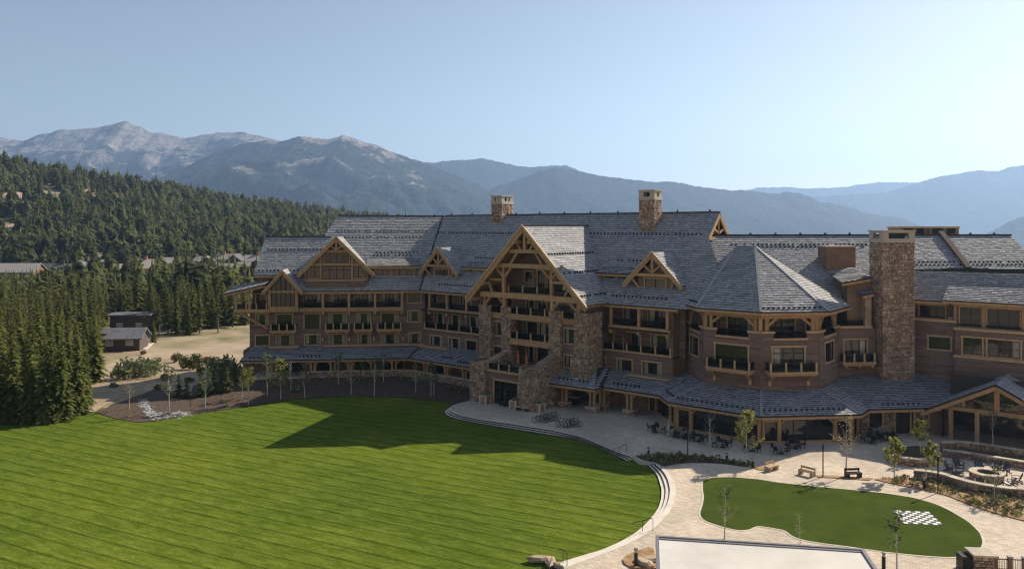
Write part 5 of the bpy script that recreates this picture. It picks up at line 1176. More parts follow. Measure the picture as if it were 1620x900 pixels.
# --- tables and chairs
M_TBL = mat('weathered_table', (.16, .13, .11), (.26, .22, .18), 3, .7)
def table(round_=True):
    t = thing('patio_table', '', 'table', (0, 0, 0)); m = MB()
    if round_: m.lathe([(0, .70), (.52, .70), (.55, .72), (.55, .745), (0, .75)], M_IRN, 16)
    else: m.lbox(-.5, .5, -.5, .5, .71, .75, M_TBL)
    lpart('tabletop', m, t); m = MB(); m.lathe([(.32, 0), (.30, .03), (.05, .06), (.04, .7)], M_IRN, 10); lpart('pedestal', m, t); return t
def chair():
    t = thing('patio_chair', '', 'chair', (0, 0, 0)); m = MB(); m.lbox(-.23, .23, -.23, .23, .43, .47, M_IRN); lpart('seat', m, t)
    m = MB(); m.hexa([(-.23, .21, .5), (.23, .21, .5), (.23, .24, .5), (-.23, .24, .5), (-.22, .28, .9), (.22, .28, .9), (.22, .31, .9), (-.22, .31, .9)], M_IRN); lpart('backrest', m, t)
    for sx in (-1, 1):
        for sy in (-1, 1): m = MB(); m.beam((sx * .2, sy * .2, .43), (sx * .23, sy * .24, 0), .035, .035, M_IRN); lpart('leg', m, t)
        m = MB(); m.beam((sx * .25, -.2, .64), (sx * .25, .26, .66), .04, .03, M_IRN); lpart('armrest', m, t)
    return t
tr, tq, ch0 = table(True), table(False), chair(); fr_, fq_, fc_ = [True], [True], [True]
SETS = [((1037, 683), 1, 'alone in the shade near the arcade'), ((1066, 690), 0, 'by the tower restaurant door, leftmost of the row'), ((1083, 693), 0, 'second from the left under the tower glazing'), ((1106, 698), 1, 'third from the left under the tower glazing'), ((1143, 707), 1, 'left of the sunlit aspen by the tower'), ((1190, 713), 1, 'just left of the tower corner post'), ((1236, 717), 0, 'with a pale square top near the tower corner'), ((1258, 709), 1, 'right of the tower corner, close to the glass'), ((1378, 700), 1, 'in front of the fieldstone wall'), ((1404, 696), 1, 'near the dark doorway in the fieldstone wall')]
for (p, rd, wh) in SETS:
    X, Y, _ = gp(*p); src, fl = (tr, fr_) if rd else (tq, fq_)
    o = src if fl[0] else dup(src, (X, Y, 0)); fl[0] = False; a0 = random.random() * 1.5; o.location = (X, Y, 0.004); o.rotation_euler = (0, 0, a0)
    o['label'] = ('round black' if rd else 'square wooden') + ' cafe table ' + wh; o['group'] = 'cafe tables on the terrace'
    for k in range(4):
        a = a0 + k * math.pi / 2 + random.uniform(-.2, .2) + (0 if rd else 0); d = random.uniform(.68, .92); c = ch0 if fc_[0] else dup(ch0, (0, 0, 0)); fc_[0] = False
        c.location = (X + d * math.cos(a), Y + d * math.sin(a), .004); c.rotation_euler = (0, 0, a - math.pi / 2 + random.uniform(-.2, .2))
        q_ = ('right', 'far', 'left', 'near') if a0 < .785 else ('far', 'left', 'near', 'right'); c['label'] = q_[k] + ' black chair at the cafe table ' + wh; c['group'] = 'chairs at the cafe table ' + wh
# covered grill beside the fieldstone wall
X, Y, _ = gp(1386, 691); t = thing('patio_grill', 'grey covered grill standing by the fieldstone wall', 'grill', (X, Y, 0), R_(5)); m = MB(); m.lbox(-.6, .6, -.35, .35, .1, .9, M_GRY); lpart('cabinet', m, t); m = MB(); m.lathe([(.0, 1.25), (.25, 1.2), (.36, .92)], M_IRN, 4); m.lbox(-.58, .58, -.33, .33, .9, 1.15, M_GRY); lpart('lid', m, t)

# --- terrace on top of the entrance: two closed umbrellas, table, chairs
for u, v, lab in ((-16.2, 6.2, 'closed rust umbrella on the entrance roof terrace, left one'), (-13.6, 7.6, 'closed rust umbrella on the entrance roof terrace, right one')):
    p = FM.P(u, v, 4.3); t = thing('closed_umbrella', lab, 'umbrella', p, 0, 'closed umbrellas over the entrance'); m = MB(); m.lathe([(.03, 0), (.03, 2.7)], M_IRN, 6); lpart('pole', m, t)
    m = MB(); m.lathe([(.06, 2.75), (.12, 2.4), (.2, 1.6), (.27, .9), (.2, .75), (.05, .8)], M_BRN, 8); lpart('canopy', m, t); m = MB(); m.lathe([(0, .06), (.3, .05), (.3, 0)], M_IRN, 10); lpart('base', m, t)
for u, v, lab in ((-17.6, 7.6, 'pale topped table on the roof terrace over the entrance'), (-14.8, 8.6, 'pale topped table beside the right rust umbrella')):
    p = FM.P(u, v, 4.3); o = dup(tq, p, R_(-39), lab); o['group'] = 'tables on the entrance terrace'
    for k in range(4):
        a = R_(-39) + k * math.pi / 2; c = dup(ch0, (p[0] + .85 * math.cos(a), p[1] + .85 * math.sin(a), 4.3), a - math.pi / 2, ('right', 'far', 'left', 'near')[k] + ' black chair at the ' + lab); c['group'] = 'chairs at the ' + lab

# --- lamp posts, bollards, handrails
def lamp(p, h, lab):
    X, Y, _ = gp(*p); t = thing('lamp_post', lab, 'lamp post', (X, Y, 0), 0, 'slim lamp posts on the terrace'); m = MB(); m.lathe([(.11, 0), (.11, .08), (.06, .1), (.055, h - .45)], M_IRN, 10); lpart('pole', m, t)
    m = MB(); m.lathe([(.055, h - .45), (.10, h - .42), (.10, h - .08), (.12, h - .06), (.12, h), (0, h + .02)], M_IRN, 10); lpart('lamp_head', m, t)
    m = MB(); m.lathe([(.085, h - .40), (.085, h - .12)], M_CHR, 8); lpart('lens', m, t)
lamp((1088, 719.5), 3.0, 'slim black lamp post in shade beside the leftmost aspens'); lamp((1302, 754), 3.1, 'slim black lamp post above the putting green on sunny paving'); lamp((1484, 779), 3.3, 'slim black lamp post in the red mulch bed')
def bollard(p, h, lab):
    X, Y, _ = gp(*p); t = thing('bollard_light', lab, 'bollard light', (X, Y, 0), 0, 'bollard lights along the paths'); m = MB(); m.lathe([(.13, 0), (.13, h - .3)], M_IRN, 10); lpart('post', m, t); m = MB(); m.lathe([(.10, h - .3), (.10, h - .1)], M_CHR, 10); lpart('lens', m, t); m = MB(); m.lathe([(.0, h - .1), (.15, h - .1), (.15, h), (0, h + .02)], M_GRY, 10); lpart('cap', m, t)
for p, h, lab in (((1026, 720), .85, 'black bollard light in the shaded bed near the lawn corner'), ((1150, 729.5), .9, 'black bollard light in the shaded bed below the tower'), ((1191, 740), 1.0, 'black bollard light at the end of the shaded bed'), ((1462, 773), 1.1, 'bollard light in the red mulch bed'), ((1398, 900), 1.2, 'bollard light at the corner of the pale flat roof'), ((1006, 896), 1.3, 'dark post in the rocky bed beside the pale flat roof')): bollard(p, h, lab)
def handrail(a, b, lab, za=0, zb=LZ, h=.95):
    A, B = Vector(gp(*a, za)), Vector(gp(*b, zb)); t = thing('handrail', lab, 'handrail', A, 0, 'black handrails on the lawn steps'); D = B - A
    m = MB(); m.tube([(0, 0, 0), (0, 0, h - .1), (D.x * .06, D.y * .06, h), tuple(D * .5 + Vector((0, 0, h - .02))), tuple(D + Vector((0, 0, h))), tuple(D * 1.12 + Vector((0, 0, h - .1)))], .028, M_IRN, 6); lpart('rail', m, t)
    m = MB(); m.tube([tuple(D * .55), tuple(D * .55 + Vector((0, 0, h)))], .024, M_IRN, 6); lpart('post', m, t)
handrail((991, 716), (970, 725), 'black handrail where the upper steps meet the bed'); handrail((1046, 744), (1030, 738), 'black handrail at the top of the curved lawn steps'); handrail((1033, 838), (1003, 845), 'black handrail at the lower end of the curved steps'); handrail((897, 895), (886, 888), 'black handrail beside the sandstone boulders')

# --- log benches, planter boxes, luggage cart
M_BEN = mat('blond_timber', (.42, .29, .15), (.56, .41, .24), 2, .6, .2, 8)
for p, ang, lab in (((1221, 744), 35, 'timber block bench on stone base right of the shaded bed'), ((1276, 752), -50, 'timber block bench left of the sunny lamp post'), ((1350, 755), 5, 'dark framed bench with red plants below the aspen')):
    X, Y, _ = gp(*p); t = thing('timber_bench', lab, 'bench', (X, Y, 0), R_(ang), 'benches round the putting green')
    dark = 'dark' in lab; mm = M_IRN if dark else M_BEN
    m = MB(); m.lbox(-.75, .75, -.28, .28, .38, .5, mm); lpart('seat', m, t)
    for s in (-1, 1): m = MB(); m.lbox(s * .6 - .14, s * .6 + .14, -.25, .25, 0, .38, M_IRN if dark else M_STO); lpart('leg', m, t)
    m = MB(); m.lbox(-.75, .75, .24, .32, .62, .82, mm); lpart('backrest', m, t)
    for s in (-1, 1): m = MB(); m.lbox(s * .7 - .05, s * .7 + .05, .26, .33, .0, .84, mm); lpart('post', m, t)
M_PLB = mat('planter_board', (.30, .19, .10), (.42, .28, .16), 2, .7, .2, 8); M_PLW = mat('white_frame', (.55, .53, .50), (.66, .64, .6), 4, .6)
def leaves(mb, n, c, r, m, size=.16, squash=1.0):
    for _ in range(n):
        d = Vector((random.gauss(0, 1), random.gauss(0, 1), random.gauss(0, 1))).normalized() * (random.random() ** .4); p = Vector(c) + Vector((d.x * r[0], d.y * r[1], d.z * r[2]))
        a = Vector((random.gauss(0, 1), random.gauss(0, 1), random.gauss(0, 1))).normalized(); b = a.orthogonal().normalized(); s = size * random.uniform(.6, 1.4)
        mb.face([tuple(p - a * s), tuple(p + b * s * .5), tuple(p + a * s), tuple(p - b * s * .5)], m, random.random())
for p, lab in (((768, 637), 'wood and white planter box left of the entrance door'), ((815, 645.5), 'wood and white planter box right of the entrance door'), ((852.5, 650.5), 'wood and white planter box beside the stone wing wall')):
    X, Y, _ = gp(*p); t = thing('planter_box', lab, 'planter', (X, Y, 0), R_(-39.6), 'planter boxes by the entrance')
    m = MB(); m.lbox(-.5, .5, -.5, .5, .08, 1.0, M_PLB); lpart('box', m, t)
    for sx in (-1, 1):
        for sy in (-1, 1): m = MB(); m.lbox(sx * .52 - .07, sx * .52 + .07, sy * .52 - .07, sy * .52 + .07, 0, 1.06, M_PLW); lpart('corner_post', m, t)
    m = MB(); m.lbox(-.56, .56, -.56, .56, 1.0, 1.05, M_PLW); lpart('rim', m, t)
    m = MB(); leaves(m, 90, (0, 0, 1.2), (.5, .5, .25), M_BSH, .13); leaves(m, 30, (0, 0, 1.25), (.45, .45, .2), M_PLW, .07); lpart('flowers', m, t)
X, Y, _ = gp(828, 649.5); t = thing('luggage_cart', 'low flat wooden luggage cart by the entrance pier', 'cart', (X, Y, 0), R_(-30)); m = MB(); m.lbox(-.95, .95, -.4, .4, .42, .52, M_BEN); lpart('deck', m, t)
for sx in (-1, 1):
    for sy in (-1, 1):
        m = MB(); m.tube([(sx * .7, sy * .36 - .04, .22), (sx * .7, sy * .36 + .04, .22)], .22, M_IRN, 14); lpart('wheel', m, t)

# --- bicycles
M_TYR = mat('rubber', (.012, .012, .012), rough=.8); M_BK1 = mat('blue_black_paint', (.015, .02, .035), (.02, .028, .05), 4, .35, spec=.5); M_BK2 = mat('white_paint', (.6, .6, .58), (.7, .7, .68), 4, .35, spec=.5); M_BK3 = mat('green_paint', (.05, .12, .03), (.07, .16, .04), 4, .35, spec=.5)
def bike(m_):
    t = thing('bicycle', '', 'bicycle', (0, 0, 0))
    for x in (-.54, .54):
        m = MB(); ring = [(x + .34 * math.cos(a), 0, .36 + .34 * math.sin(a)) for a in np.linspace(0, 2 * math.pi, 19)]; m.tube(ring, .028, M_TYR, 6, cap=False); w_ = lpart('wheel', m, t)
        m = MB()
        for a in np.linspace(0, math.pi, 7)[:-1]: m.beam((x - .33 * math.cos(a), 0, .36 - .33 * math.sin(a)), (x + .33 * math.cos(a), 0, .36 + .33 * math.sin(a)), .008, .008, M_GRY)
        lpart('spokes', m, w_)
    m = MB(); A, Bk, C, D, H = (-.54, 0, .36), (-.08, 0, .30), (-.22, 0, .86), (.36, 0, .88), (.54, 0, .36)
    for a, b in ((A, Bk), (A, C), (Bk, C), (Bk, D), (C, D)): m.tube([a, b], .022, m_, 6)
    m.tube([D, H], .022, m_, 6); m.tube([(.36, 0, .88), (.33, 0, 1.02)], .018, M_IRN, 6); lpart('frame', m, t)
    m = MB(); m.tube([(.34, -.32, 1.05), (.36, 0, 1.01), (.34, .32, 1.05)], .017, M_IRN, 6); lpart('handlebar', m, t)
    m = MB(); m.hexa([(-.38, -.09, .98), (-.12, -.03, .98), (-.12, .03, .98), (-.38, .09, .98), (-.38, -.08, 1.04), (-.12, -.03, 1.03), (-.12, .03, 1.03), (-.38, .08, 1.04)], M_IRN); m.tube([(-.22, 0, .86), (-.25, 0, .99)], .016, M_IRN, 6); lpart('saddle', m, t)
    m = MB(); m.tube([(-.10, .05, .30), (-.08, .07, .30)], .09, M_GRY, 12); lpart('chainring', m, t)
    return t
bikes = {k: bike(m_) for k, m_ in (('dark', M_BK1), ('white', M_BK2), ('green', M_BK3))}; used = set()
ORD = ['first', 'second', 'third', 'fourth', 'fifth']
for (p0, p1, cols, rack, ang) in (((853, 668.5), (876, 664), ['dark'] * 5, 'left', -38), ((889, 676), (911, 673.5), ['white', 'white', 'dark', 'green', 'dark'], 'right', -38)):
    a, b = Vector(gp(*p0)), Vector(gp(*p1)); d = b - a
    rk = thing('bicycle_rack', 'grey hoop bicycle rack under the %s group of bicycles' % rack, 'bicycle rack', (a + d / 2), math.atan2(d.y, d.x), 'bicycle racks on the terrace')
    for s in np.linspace(-d.length / 2 - .3, d.length / 2 + .3, 6):
        m = MB(); m.tube([(s, -.3, 0), (s, -.3, .7), (s, -.2, .82), (s, .2, .82), (s, .3, .7), (s, .3, 0)], .025, M_GRY, 6); lpart('hoop', m, rk)
    m = MB(); m.lbox(-d.length / 2 - .4, d.length / 2 + .4, -.33, -.27, 0, .05, M_GRY); lpart('base_rail', m, rk)
    for i, c in enumerate(cols):
        o = bikes[c] if c not in used else dup(bikes[c], (0, 0, 0)); used.add(c); o.location = a + d * (i / 4) + Vector((0, 0, .003)); o.rotation_euler = (0, 0, math.atan2(d.y, d.x) + math.pi / 2 + R_(random.uniform(28, 40)))
        o['label'] = '%s bicycle, %s from the left in the %s rack' % (c, ORD[i], rack); o['group'] = 'bicycles parked on the terrace'

# --- foreground: pale flat-roofed pavilion, boulders, pillar and fence
A = Vector(gp(1037, 846, 5)); ang = math.atan2(46.9 - 48.9, 20.6 - 8.88); FPV = Fr(A.x, A.y, math.degrees(ang))
pv = thing('pavilion', 'pale flat-roofed pavilion with grey metal edge at the bottom of the view', 'pavilion', FPV.P(6, 6, 0))
W_, D_ = 12.15, 13
m = MB(); m.box(FPV, .25, W_ - .25, .25, D_, 0, 4.6, M_SIDB); part('wall', m, pv)
m = MB(); m.box(FPV, .2, W_ - .2, .2, D_, 4.6, 4.9, M_WHT); part('roof', m, pv)
for a, b, c, d in ((0, W_, 0, .2), (0, .2, .2, D_), (W_ - .2, W_, .2, D_)):
    m = MB(); m.box(FPV, a, b, c, d, 4.5, 5.0, M_GRY); part('roof_edge', m, pv)
m = MB(); m.box(FPV, .2, W_ - .2, .2, .42, 4.88, 4.95, M_GRY, .8); part('gutter', m, pv)
m = MB(); m.box(FPV, -.9, -.1, 1.0, 1.9, 0, 3.2, M_IRN); part('meter_box', m, pv)
for p, r, lab, k in (((853, 888), .85, 'large tan sandstone boulder at the lawn corner, left one', 3), ((870, 891), .75, 'tan sandstone ledge boulder in the middle of the lawn corner', 8), ((886, 897), .7, 'tan sandstone boulder nearest the steps', 12), ((1018, 893), .8, 'tan rock in the small bed beside the pavilion, left one', 21), ((1030, 888), .75, 'tan rock in the small bed touching the pavilion', 25)):
    X, Y, _ = gp(*p, LZ if p[0] < 950 else 0); o = bpy.data.objects.new('boulder', rock_mesh(r, k, M_ROCK, .75).mesh('boulder')); COL.objects.link(o); o.location = (X, Y, (LZ if p[0] < 950 else 0) - .05); o.rotation_euler = (0, 0, k); o.scale = (1.35, .8, .8); tag(o, lab, 'boulder', 'sandstone boulders')
random.seed(5)
X, Y, _ = gp(1551, 903); f2 = Fr(X, Y, -6); t = thing('stone_pillar', 'square stone gate pillar with flat cap at the lower right corner', 'pillar', (X, Y, 0))
m = MB(); stone_block(m, f2, -.62, .62, -.62, .62, 0, 1.25, 'frlb', hs=(.15, .3), ws=(.25, .6)); part('fieldstone', m, t, stuff=True); m = MB(); m.box(f2, -.75, .75, -.75, .75, 1.25, 1.38, M_CAP, .3); part('cap_stone', m, t)
m = MB(); m.box(f2, -1.35, -.66, -.6, .4, 0, 1.1, M_IRN); part('cabinet', m, t)
t = thing('iron_fence', 'dark iron fence with square posts running right from the stone pillar', 'fence', f2.P(1.2, 0, 0))
for i in range(6):
    u = 1.0 + i * .95
    m = MB(); m.box(f2, u - .13, u + .13, -.13, .13, 0, 1.05, M_SIDB); m.box(f2, u - .16, u + .16, -.16, .16, 1.05, 1.13, M_GRY); part('fence_post', m, t)
    for z in (.2, .88): m = MB(); m.box(f2, u + .13, u + .82, -.025, .025, z, z + .06, M_IRN); part('fence_rail', m, t)
    for j in range(5): m = MB(); m.box(f2, u + .24 + j * .115, u + .265 + j * .115, -.012, .012, .24, .9, M_IRN); part('picket', m, t)
# ================================================================ TREES
def conifer(h, rb, seed, step=.5, nb=8, spray=5, zb=.4, droop=.25, tip=.85, m=None, full=1.0, fat=1.0):
    random.seed(seed); m = m or M_SPR; c = MB(); t = MB()
    bend = (random.uniform(-.15, .15), random.uniform(-.15, .15))
    ax = lambda z: Vector((bend[0] * math.sin(z / h * 3), bend[1] * math.sin(z / h * 2.5), z))
    t.tube([ax(z) - Vector((0, 0, .5 if z == 0 else 0)) for z in (0, h * .3, h * .6, h * .97)], [.018 * h, .013 * h, .008 * h, .01], M_BARK, 6)
    z = zb
    while z < h - .1:
        f = (z - zb) / (h - zb); prof = (1 - f) ** tip * (1 if f > .08 else .75 + f * 3)
        n = max(3, int(nb * (.45 + .55 * (1 - f)))); a0 = random.random() * 6.28
        for k in range(n):
            if random.random() > full: continue
            a = a0 + 6.28 * k / n + random.uniform(-.3, .3); L = rb * prof * random.uniform(.62, 1.18) + .12
            d = Vector((math.cos(a), math.sin(a), 0)); s = Vector((-math.sin(a), math.cos(a), 0)); r0 = ax(z + random.uniform(-.2, .2)); dr = droop * random.uniform(.5, 1.5) - .35 * f
            tone = min(1, max(0, random.gauss(.5, .22)))
            for q in range(spray):
                u = (q + .6) / spray; p = r0 + d * L * u * .92 - Vector((0, 0, dr * L * u * u)); w = L * .30 * (1.15 - u * .75) * random.uniform(.7, 1.3) * fat + .05; l = L / spray * 1.5
                e = p + d * l - Vector((0, 0, dr * l + random.uniform(0, .12) * L)); side = s * w * (1 if q % 2 else -1)
                hang = Vector((0, 0, -w * random.uniform(.15, .75)))
                c.face([tuple(p - d * l * .5), tuple(p + side + hang), tuple(e)], m, tone); c.face([tuple(p - d * l * .4), tuple(e), tuple(p - side * .9 + hang * .8)], m, min(1, tone + .1))
        z += step * random.uniform(.8, 1.2) * (1 - .45 * f)
    c.face([tuple(ax(h) + Vector((.07, 0, -.5))), tuple(ax(h) + Vector((-.05, .06, -.5))), tuple(ax(h) + Vector((0, 0, .25)))], m, .6)
    return c.mesh('crown'), t.mesh('trunk')
def new_tree(meshes, name, label, group, loc, rz, sc, cat='tree'):
    o = thing(name, label, cat, loc, rz, group); o.scale = sc if hasattr(sc, '__len__') else (sc,) * 3
    lpart('crown', meshes[0], o); lpart('trunk', meshes[1], o); return o
BIG = [conifer(13, 2.5, 100 + k, step=.40, nb=10, spray=6, zb=.1, droop=.5, tip=.72, m=M_SPR, fat=1.0) for k in range(4)]
MID = [conifer(13, 1.9 + .25 * (k % 3), 200 + k, step=.52, nb=8, spray=4, zb=(.5, 2.2, 1.0)[k % 3], droop=(.6, .25, .5)[k % 3], tip=.8, m=(M_SPR, M_PIN, M_SPR)[k % 3], full=(1, .75, .95)[k % 3], fat=1.25) for k in range(6)] + [conifer(13, 1.5, 260, step=.6, nb=7, spray=4, zb=3.2, droop=.35, tip=.6, m=M_OLD, full=.65, fat=1.2), conifer(13, 1.7, 261, step=.6, nb=7, spray=4, zb=4.2, droop=.1, tip=.5, m=M_PIN, full=.6, fat=1.3)]
SML = [conifer(3.6, .95, 300 + k, step=.26, nb=8, spray=4, zb=.12, droop=.3, tip=.85) for k in range(3)]
TREES = []
random.seed(3)
for px, py, h, w_ in ((-34, 670, 13, 1.1), (-8, 667, 12.6, 1.05), (20, 665, 12.0, 1.0), (47, 668, 11.2, 1.1), (72, 668, 12.2, .95), (98, 665, 12.2, 1.05), (124, 655, 12.0, .9), (133, 641, 11.4, .8), (108, 640, 12.8, .9), (80, 645, 13.2, 1), (50, 642, 13.6, 1), (22, 640, 13.2, 1), (-5, 640, 14, 1), (-40, 642, 14, 1), (120, 618, 12.5, .85), (90, 618, 13.6, .9), (60, 615, 14, 1), (30, 616, 13.6, .9), (0, 614, 14.5, 1)):
    X, Y, _ = gp(px, py, LZ); TREES.append((Y, X, Y, h * .9 / 13, w_ * .95, BIG, 'dense dark green spruce in the clump at the left edge of the lawn', 'spruces in the clump at the lawn edge'))
cell = {}
def ok(X, Y, r):
    i, j = int(X // 6), int(Y // 6)
    for a in (-1, 0, 1):
        for b in (-1, 0, 1):
            for (x, y) in cell.get((i + a, j + b), ()):
                if (x - X) ** 2 + (y - Y) ** 2 < r * r: return False
    cell.setdefault((i, j), []).append((X, Y)); return True
cand = []; tries = 0
while len(cand) < 760 and tries < 90000:
    tries += 1; Y = random.uniform(112, 335); px = random.uniform(-90, 420); X = (px - 810) / FPX * Y; by = HY + 24.5 / Y * FPX
    if Y < 186 and px > 158: continue                       # the bare yard stays open
    if 158 < px < 238 and Y < 196: continue                 # in front of the sheds
    if Y < 200 and px > 330: continue
    if Y < 125 and px > -60: continue
    if Y > 205 and px > 375 and Y < 230: continue
    lim = random.choice([430, 437, 444, 452, 460]) if random.random() < .82 else random.uniform(392, 415)
    if 150 < px < 200 and Y < 300: lim = max(lim, 440) if random.random() < .7 else lim
    if px < 80: lim = max(lim, 434)
    if Y < 165: lim += 34 if Y > 140 else 52
    h = min(random.uniform(8.0, 16.0), 24.5 - (lim - HY) / FPX * Y)
    if h < 4 or not ok(X, Y, 2.9 if Y < 230 else 3.3): continue
    cand.append((Y, X, Y, h / 13, random.uniform(.8, 1.15), MID, 'conifer in the woods behind the yard and below the houses', 'conifers in the woods between lawn and houses'))
for px, py, h in ((203, 519, 11.5), (246, 516, 9.5), (230, 513, 7), (262, 521, 11), (285, 517, 12), (300, 520, 11.5), (318, 516, 12.5), (336, 518, 10.5), (352, 514, 12.5), (368, 517, 11), (385, 513, 11), (157, 552, 8), (162, 545, 10.5), (228, 534, 7), (252, 532, 9.5), (266, 529, 10.5), (243, 541, 5.5), (280, 527, 9.5), (298, 529, 8.5), (316, 526, 10), (345, 526, 9)):
    X, Y, _ = gp(px, py, LZ); cand.append((Y, X, Y, h / 13, 1.0, MID, 'conifer in the woods behind the yard and below the houses', 'conifers in the woods between lawn and houses'))
cand.sort(); TREES += cand[:262]; rest = cand[262:]
for (px, py, h) in ((283, 626, 3.2), (296, 628, 2.8), (318, 628, 3.4), (338, 624, 3.9), (358, 624, 4.2), (349, 616, 3.2), (371, 612, 3.6)):
    X, Y, _ = gp(px, py, LZ); TREES.append((Y, X, Y, h / 3.6, 1.15, SML, 'small young spruce in the shaded bed between yard and lodge', 'young spruces beside the lodge'))
protoT = {}
cnt = {}; ORDN = ('first', 'second', 'third', 'fourth', 'fifth', 'sixth', 'seventh', 'eighth', 'ninth', 'tenth')
for k, (key, X, Y, sc, wd, fam, lab, grp) in enumerate(TREES):
    px = 810 + X / Y * FPX
    if fam is BIG:
        row = 'front' if Y < 102.5 else 'middle' if Y < 112 else 'rear'; cnt[row] = cnt.get(row, 0) + 1; lab = 'dense dark spruce in the clump at the lawn edge, %s row, %s from the left' % (row, ORDN[ sum(1 for t in TREES if t[5] is BIG and ('front' if t[2] < 102.5 else 'middle' if t[2] < 112 else 'rear') == row and t[1] / t[2] < X / Y)])
    elif fam is SML: lab = 'small young spruce beside the lodge, %s from the left in its row' % ORDN[sum(1 for t in TREES if t[5] is SML and t[1] / t[2] < X / Y)]
    else: lab = 'conifer in the woods ' + (('left of the brown shed' if px < 158 else 'behind the two sheds' if px < 240 else 'along the back of the bare yard') if Y < 235 else ('far left below the houses' if px < 120 else 'below the middle of the row of houses' if px < 270 else 'between the houses and the lodge'))
    i = random.randrange(len(fam)); me_ = fam[i]; rz = random.random() * 6.28; z = -.5
    nm = 'spruce_tree' if (fam is not MID or (i % 3 != 1 and i < 6)) else 'pine_tree'; s3 = (sc * wd, sc * wd, sc)
    kk = (id(fam), i, nm, lab)
    if kk not in protoT: protoT[kk] = new_tree(me_, nm, lab, grp, (X, Y, z), rz, s3)
    else: dup(protoT[kk], (X, Y, z), rz, lab, s3)

def mesh_arrays(me):
    nv = len(me.vertices); v = np.empty(nv * 3, np.float32); me.vertices.foreach_get('co', v); me.calc_loop_triangles()
    nt_ = len(me.loop_triangles); f = np.empty(nt_ * 3, np.int32); me.loop_triangles.foreach_get('vertices', f); return v.reshape(-1, 3), f.reshape(-1, 3)
def mass(name, variants, places, m):
    """many small far trees joined into one object; places = (x, y, z, rz, width, height, tone)"""
    A = [mesh_arrays(v) for v in variants]; V, Fc, Tn = [], [], []; base = 0
    for k, (x, y, z, rz, w_, h_, tn) in enumerate(places):
        v, f = A[k % len(A)]; c, s = math.cos(rz), math.sin(rz)
        V.append(np.column_stack([x + (v[:, 0] * c - v[:, 1] * s) * w_, y + (v[:, 0] * s + v[:, 1] * c) * w_, z + v[:, 2] * h_])); Fc.append(f + base); base += len(v); Tn.append(np.clip(tn + rng.normal(0, .16, len(f)), 0, 1))
    V, Fc, Tn = np.concatenate(V), np.concatenate(Fc), np.concatenate(Tn)
    me = bpy.data.meshes.new(name); me.vertices.add(len(V)); me.vertices.foreach_set('co', V.astype(np.float32).ravel()); me.loops.add(len(Fc) * 3); me.loops.foreach_set('vertex_index', Fc.astype(np.int32).ravel())
    me.polygons.add(len(Fc)); me.polygons.foreach_set('loop_start', np.arange(0, len(Fc) * 3, 3, dtype=np.int32)); me.update(calc_edges=True); me.materials.append(m)
    a = me.attributes.new('tone', 'FLOAT', 'FACE'); a.data.foreach_set('value', Tn.astype(np.float32)); o = bpy.data.objects.new(name, me); COL.objects.link(o); o['kind'] = 'stuff'; return o
LOW = [conifer(1.0, .21, 400 + k, step=.075, nb=7, spray=2, zb=.04, droop=1.0, tip=.72, m=M_FAR, fat=1.15)[0] for k in range(6)]
LOW2 = [conifer(1.0, .14, 420 + k, step=.085, nb=6, spray=2, zb=.12, droop=1.1, tip=.6, m=M_FAR, fat=1.3)[0] for k in range(4)]
random.seed(9)
pl = []
gap = lambda X, Y: mnoise.fractal(Vector((X / 70, Y / 110, 1.7)), 1.0, 2.0, 3)
n = 0; tries = 0
while n < 5600 and tries < 60000:
    tries += 1; r = random.uniform(-.72, .02); yc = float(np.interp(r, cr_r, cr_y)); u = random.random(); Y = 392 + (yc + 40 - 392) * (u ** .8); X = r * Y
    g = gap(X, Y); up = (Y - 400) / (yc - 400)
    if g > .30 - .18 * max(0, min(1, (r + .6) * 1.6)) and random.random() < .8 and up < .97: continue
    h = random.uniform(8, 13.5) if random.random() < .8 else random.uniform(13, 17)
    if up < .35: h *= 1.12
    pl.append([X, Y]); n += 1; pl[-1] += [h]
P_ = np.array(pl); zt = terrain(P_[:, 0], P_[:, 1])
mass('hillside_forest', LOW + LOW2, [(X, Y, z - .3, random.random() * 6.28, h * random.uniform(.85, 1.15), h, min(1, max(0, random.gauss(.5, .28)))) for (X, Y, h), z in zip(pl, zt)], M_FAR)
right_ = []
for _ in range(170):
    Y = random.uniform(125, 380); q = random.uniform(.80, 1.5); right_.append((0, q * Y, Y, random.uniform(.6, 1.1), 1, 0, 0, 0))
mass('woodland_edge', LOW, [(X, Y, -.6, random.random() * 6.28, s * 13 * .95, s * 13, random.gauss(.5, .25)) for (_, X, Y, s, wd, _a, _b, _c) in rest + right_], M_FAR)

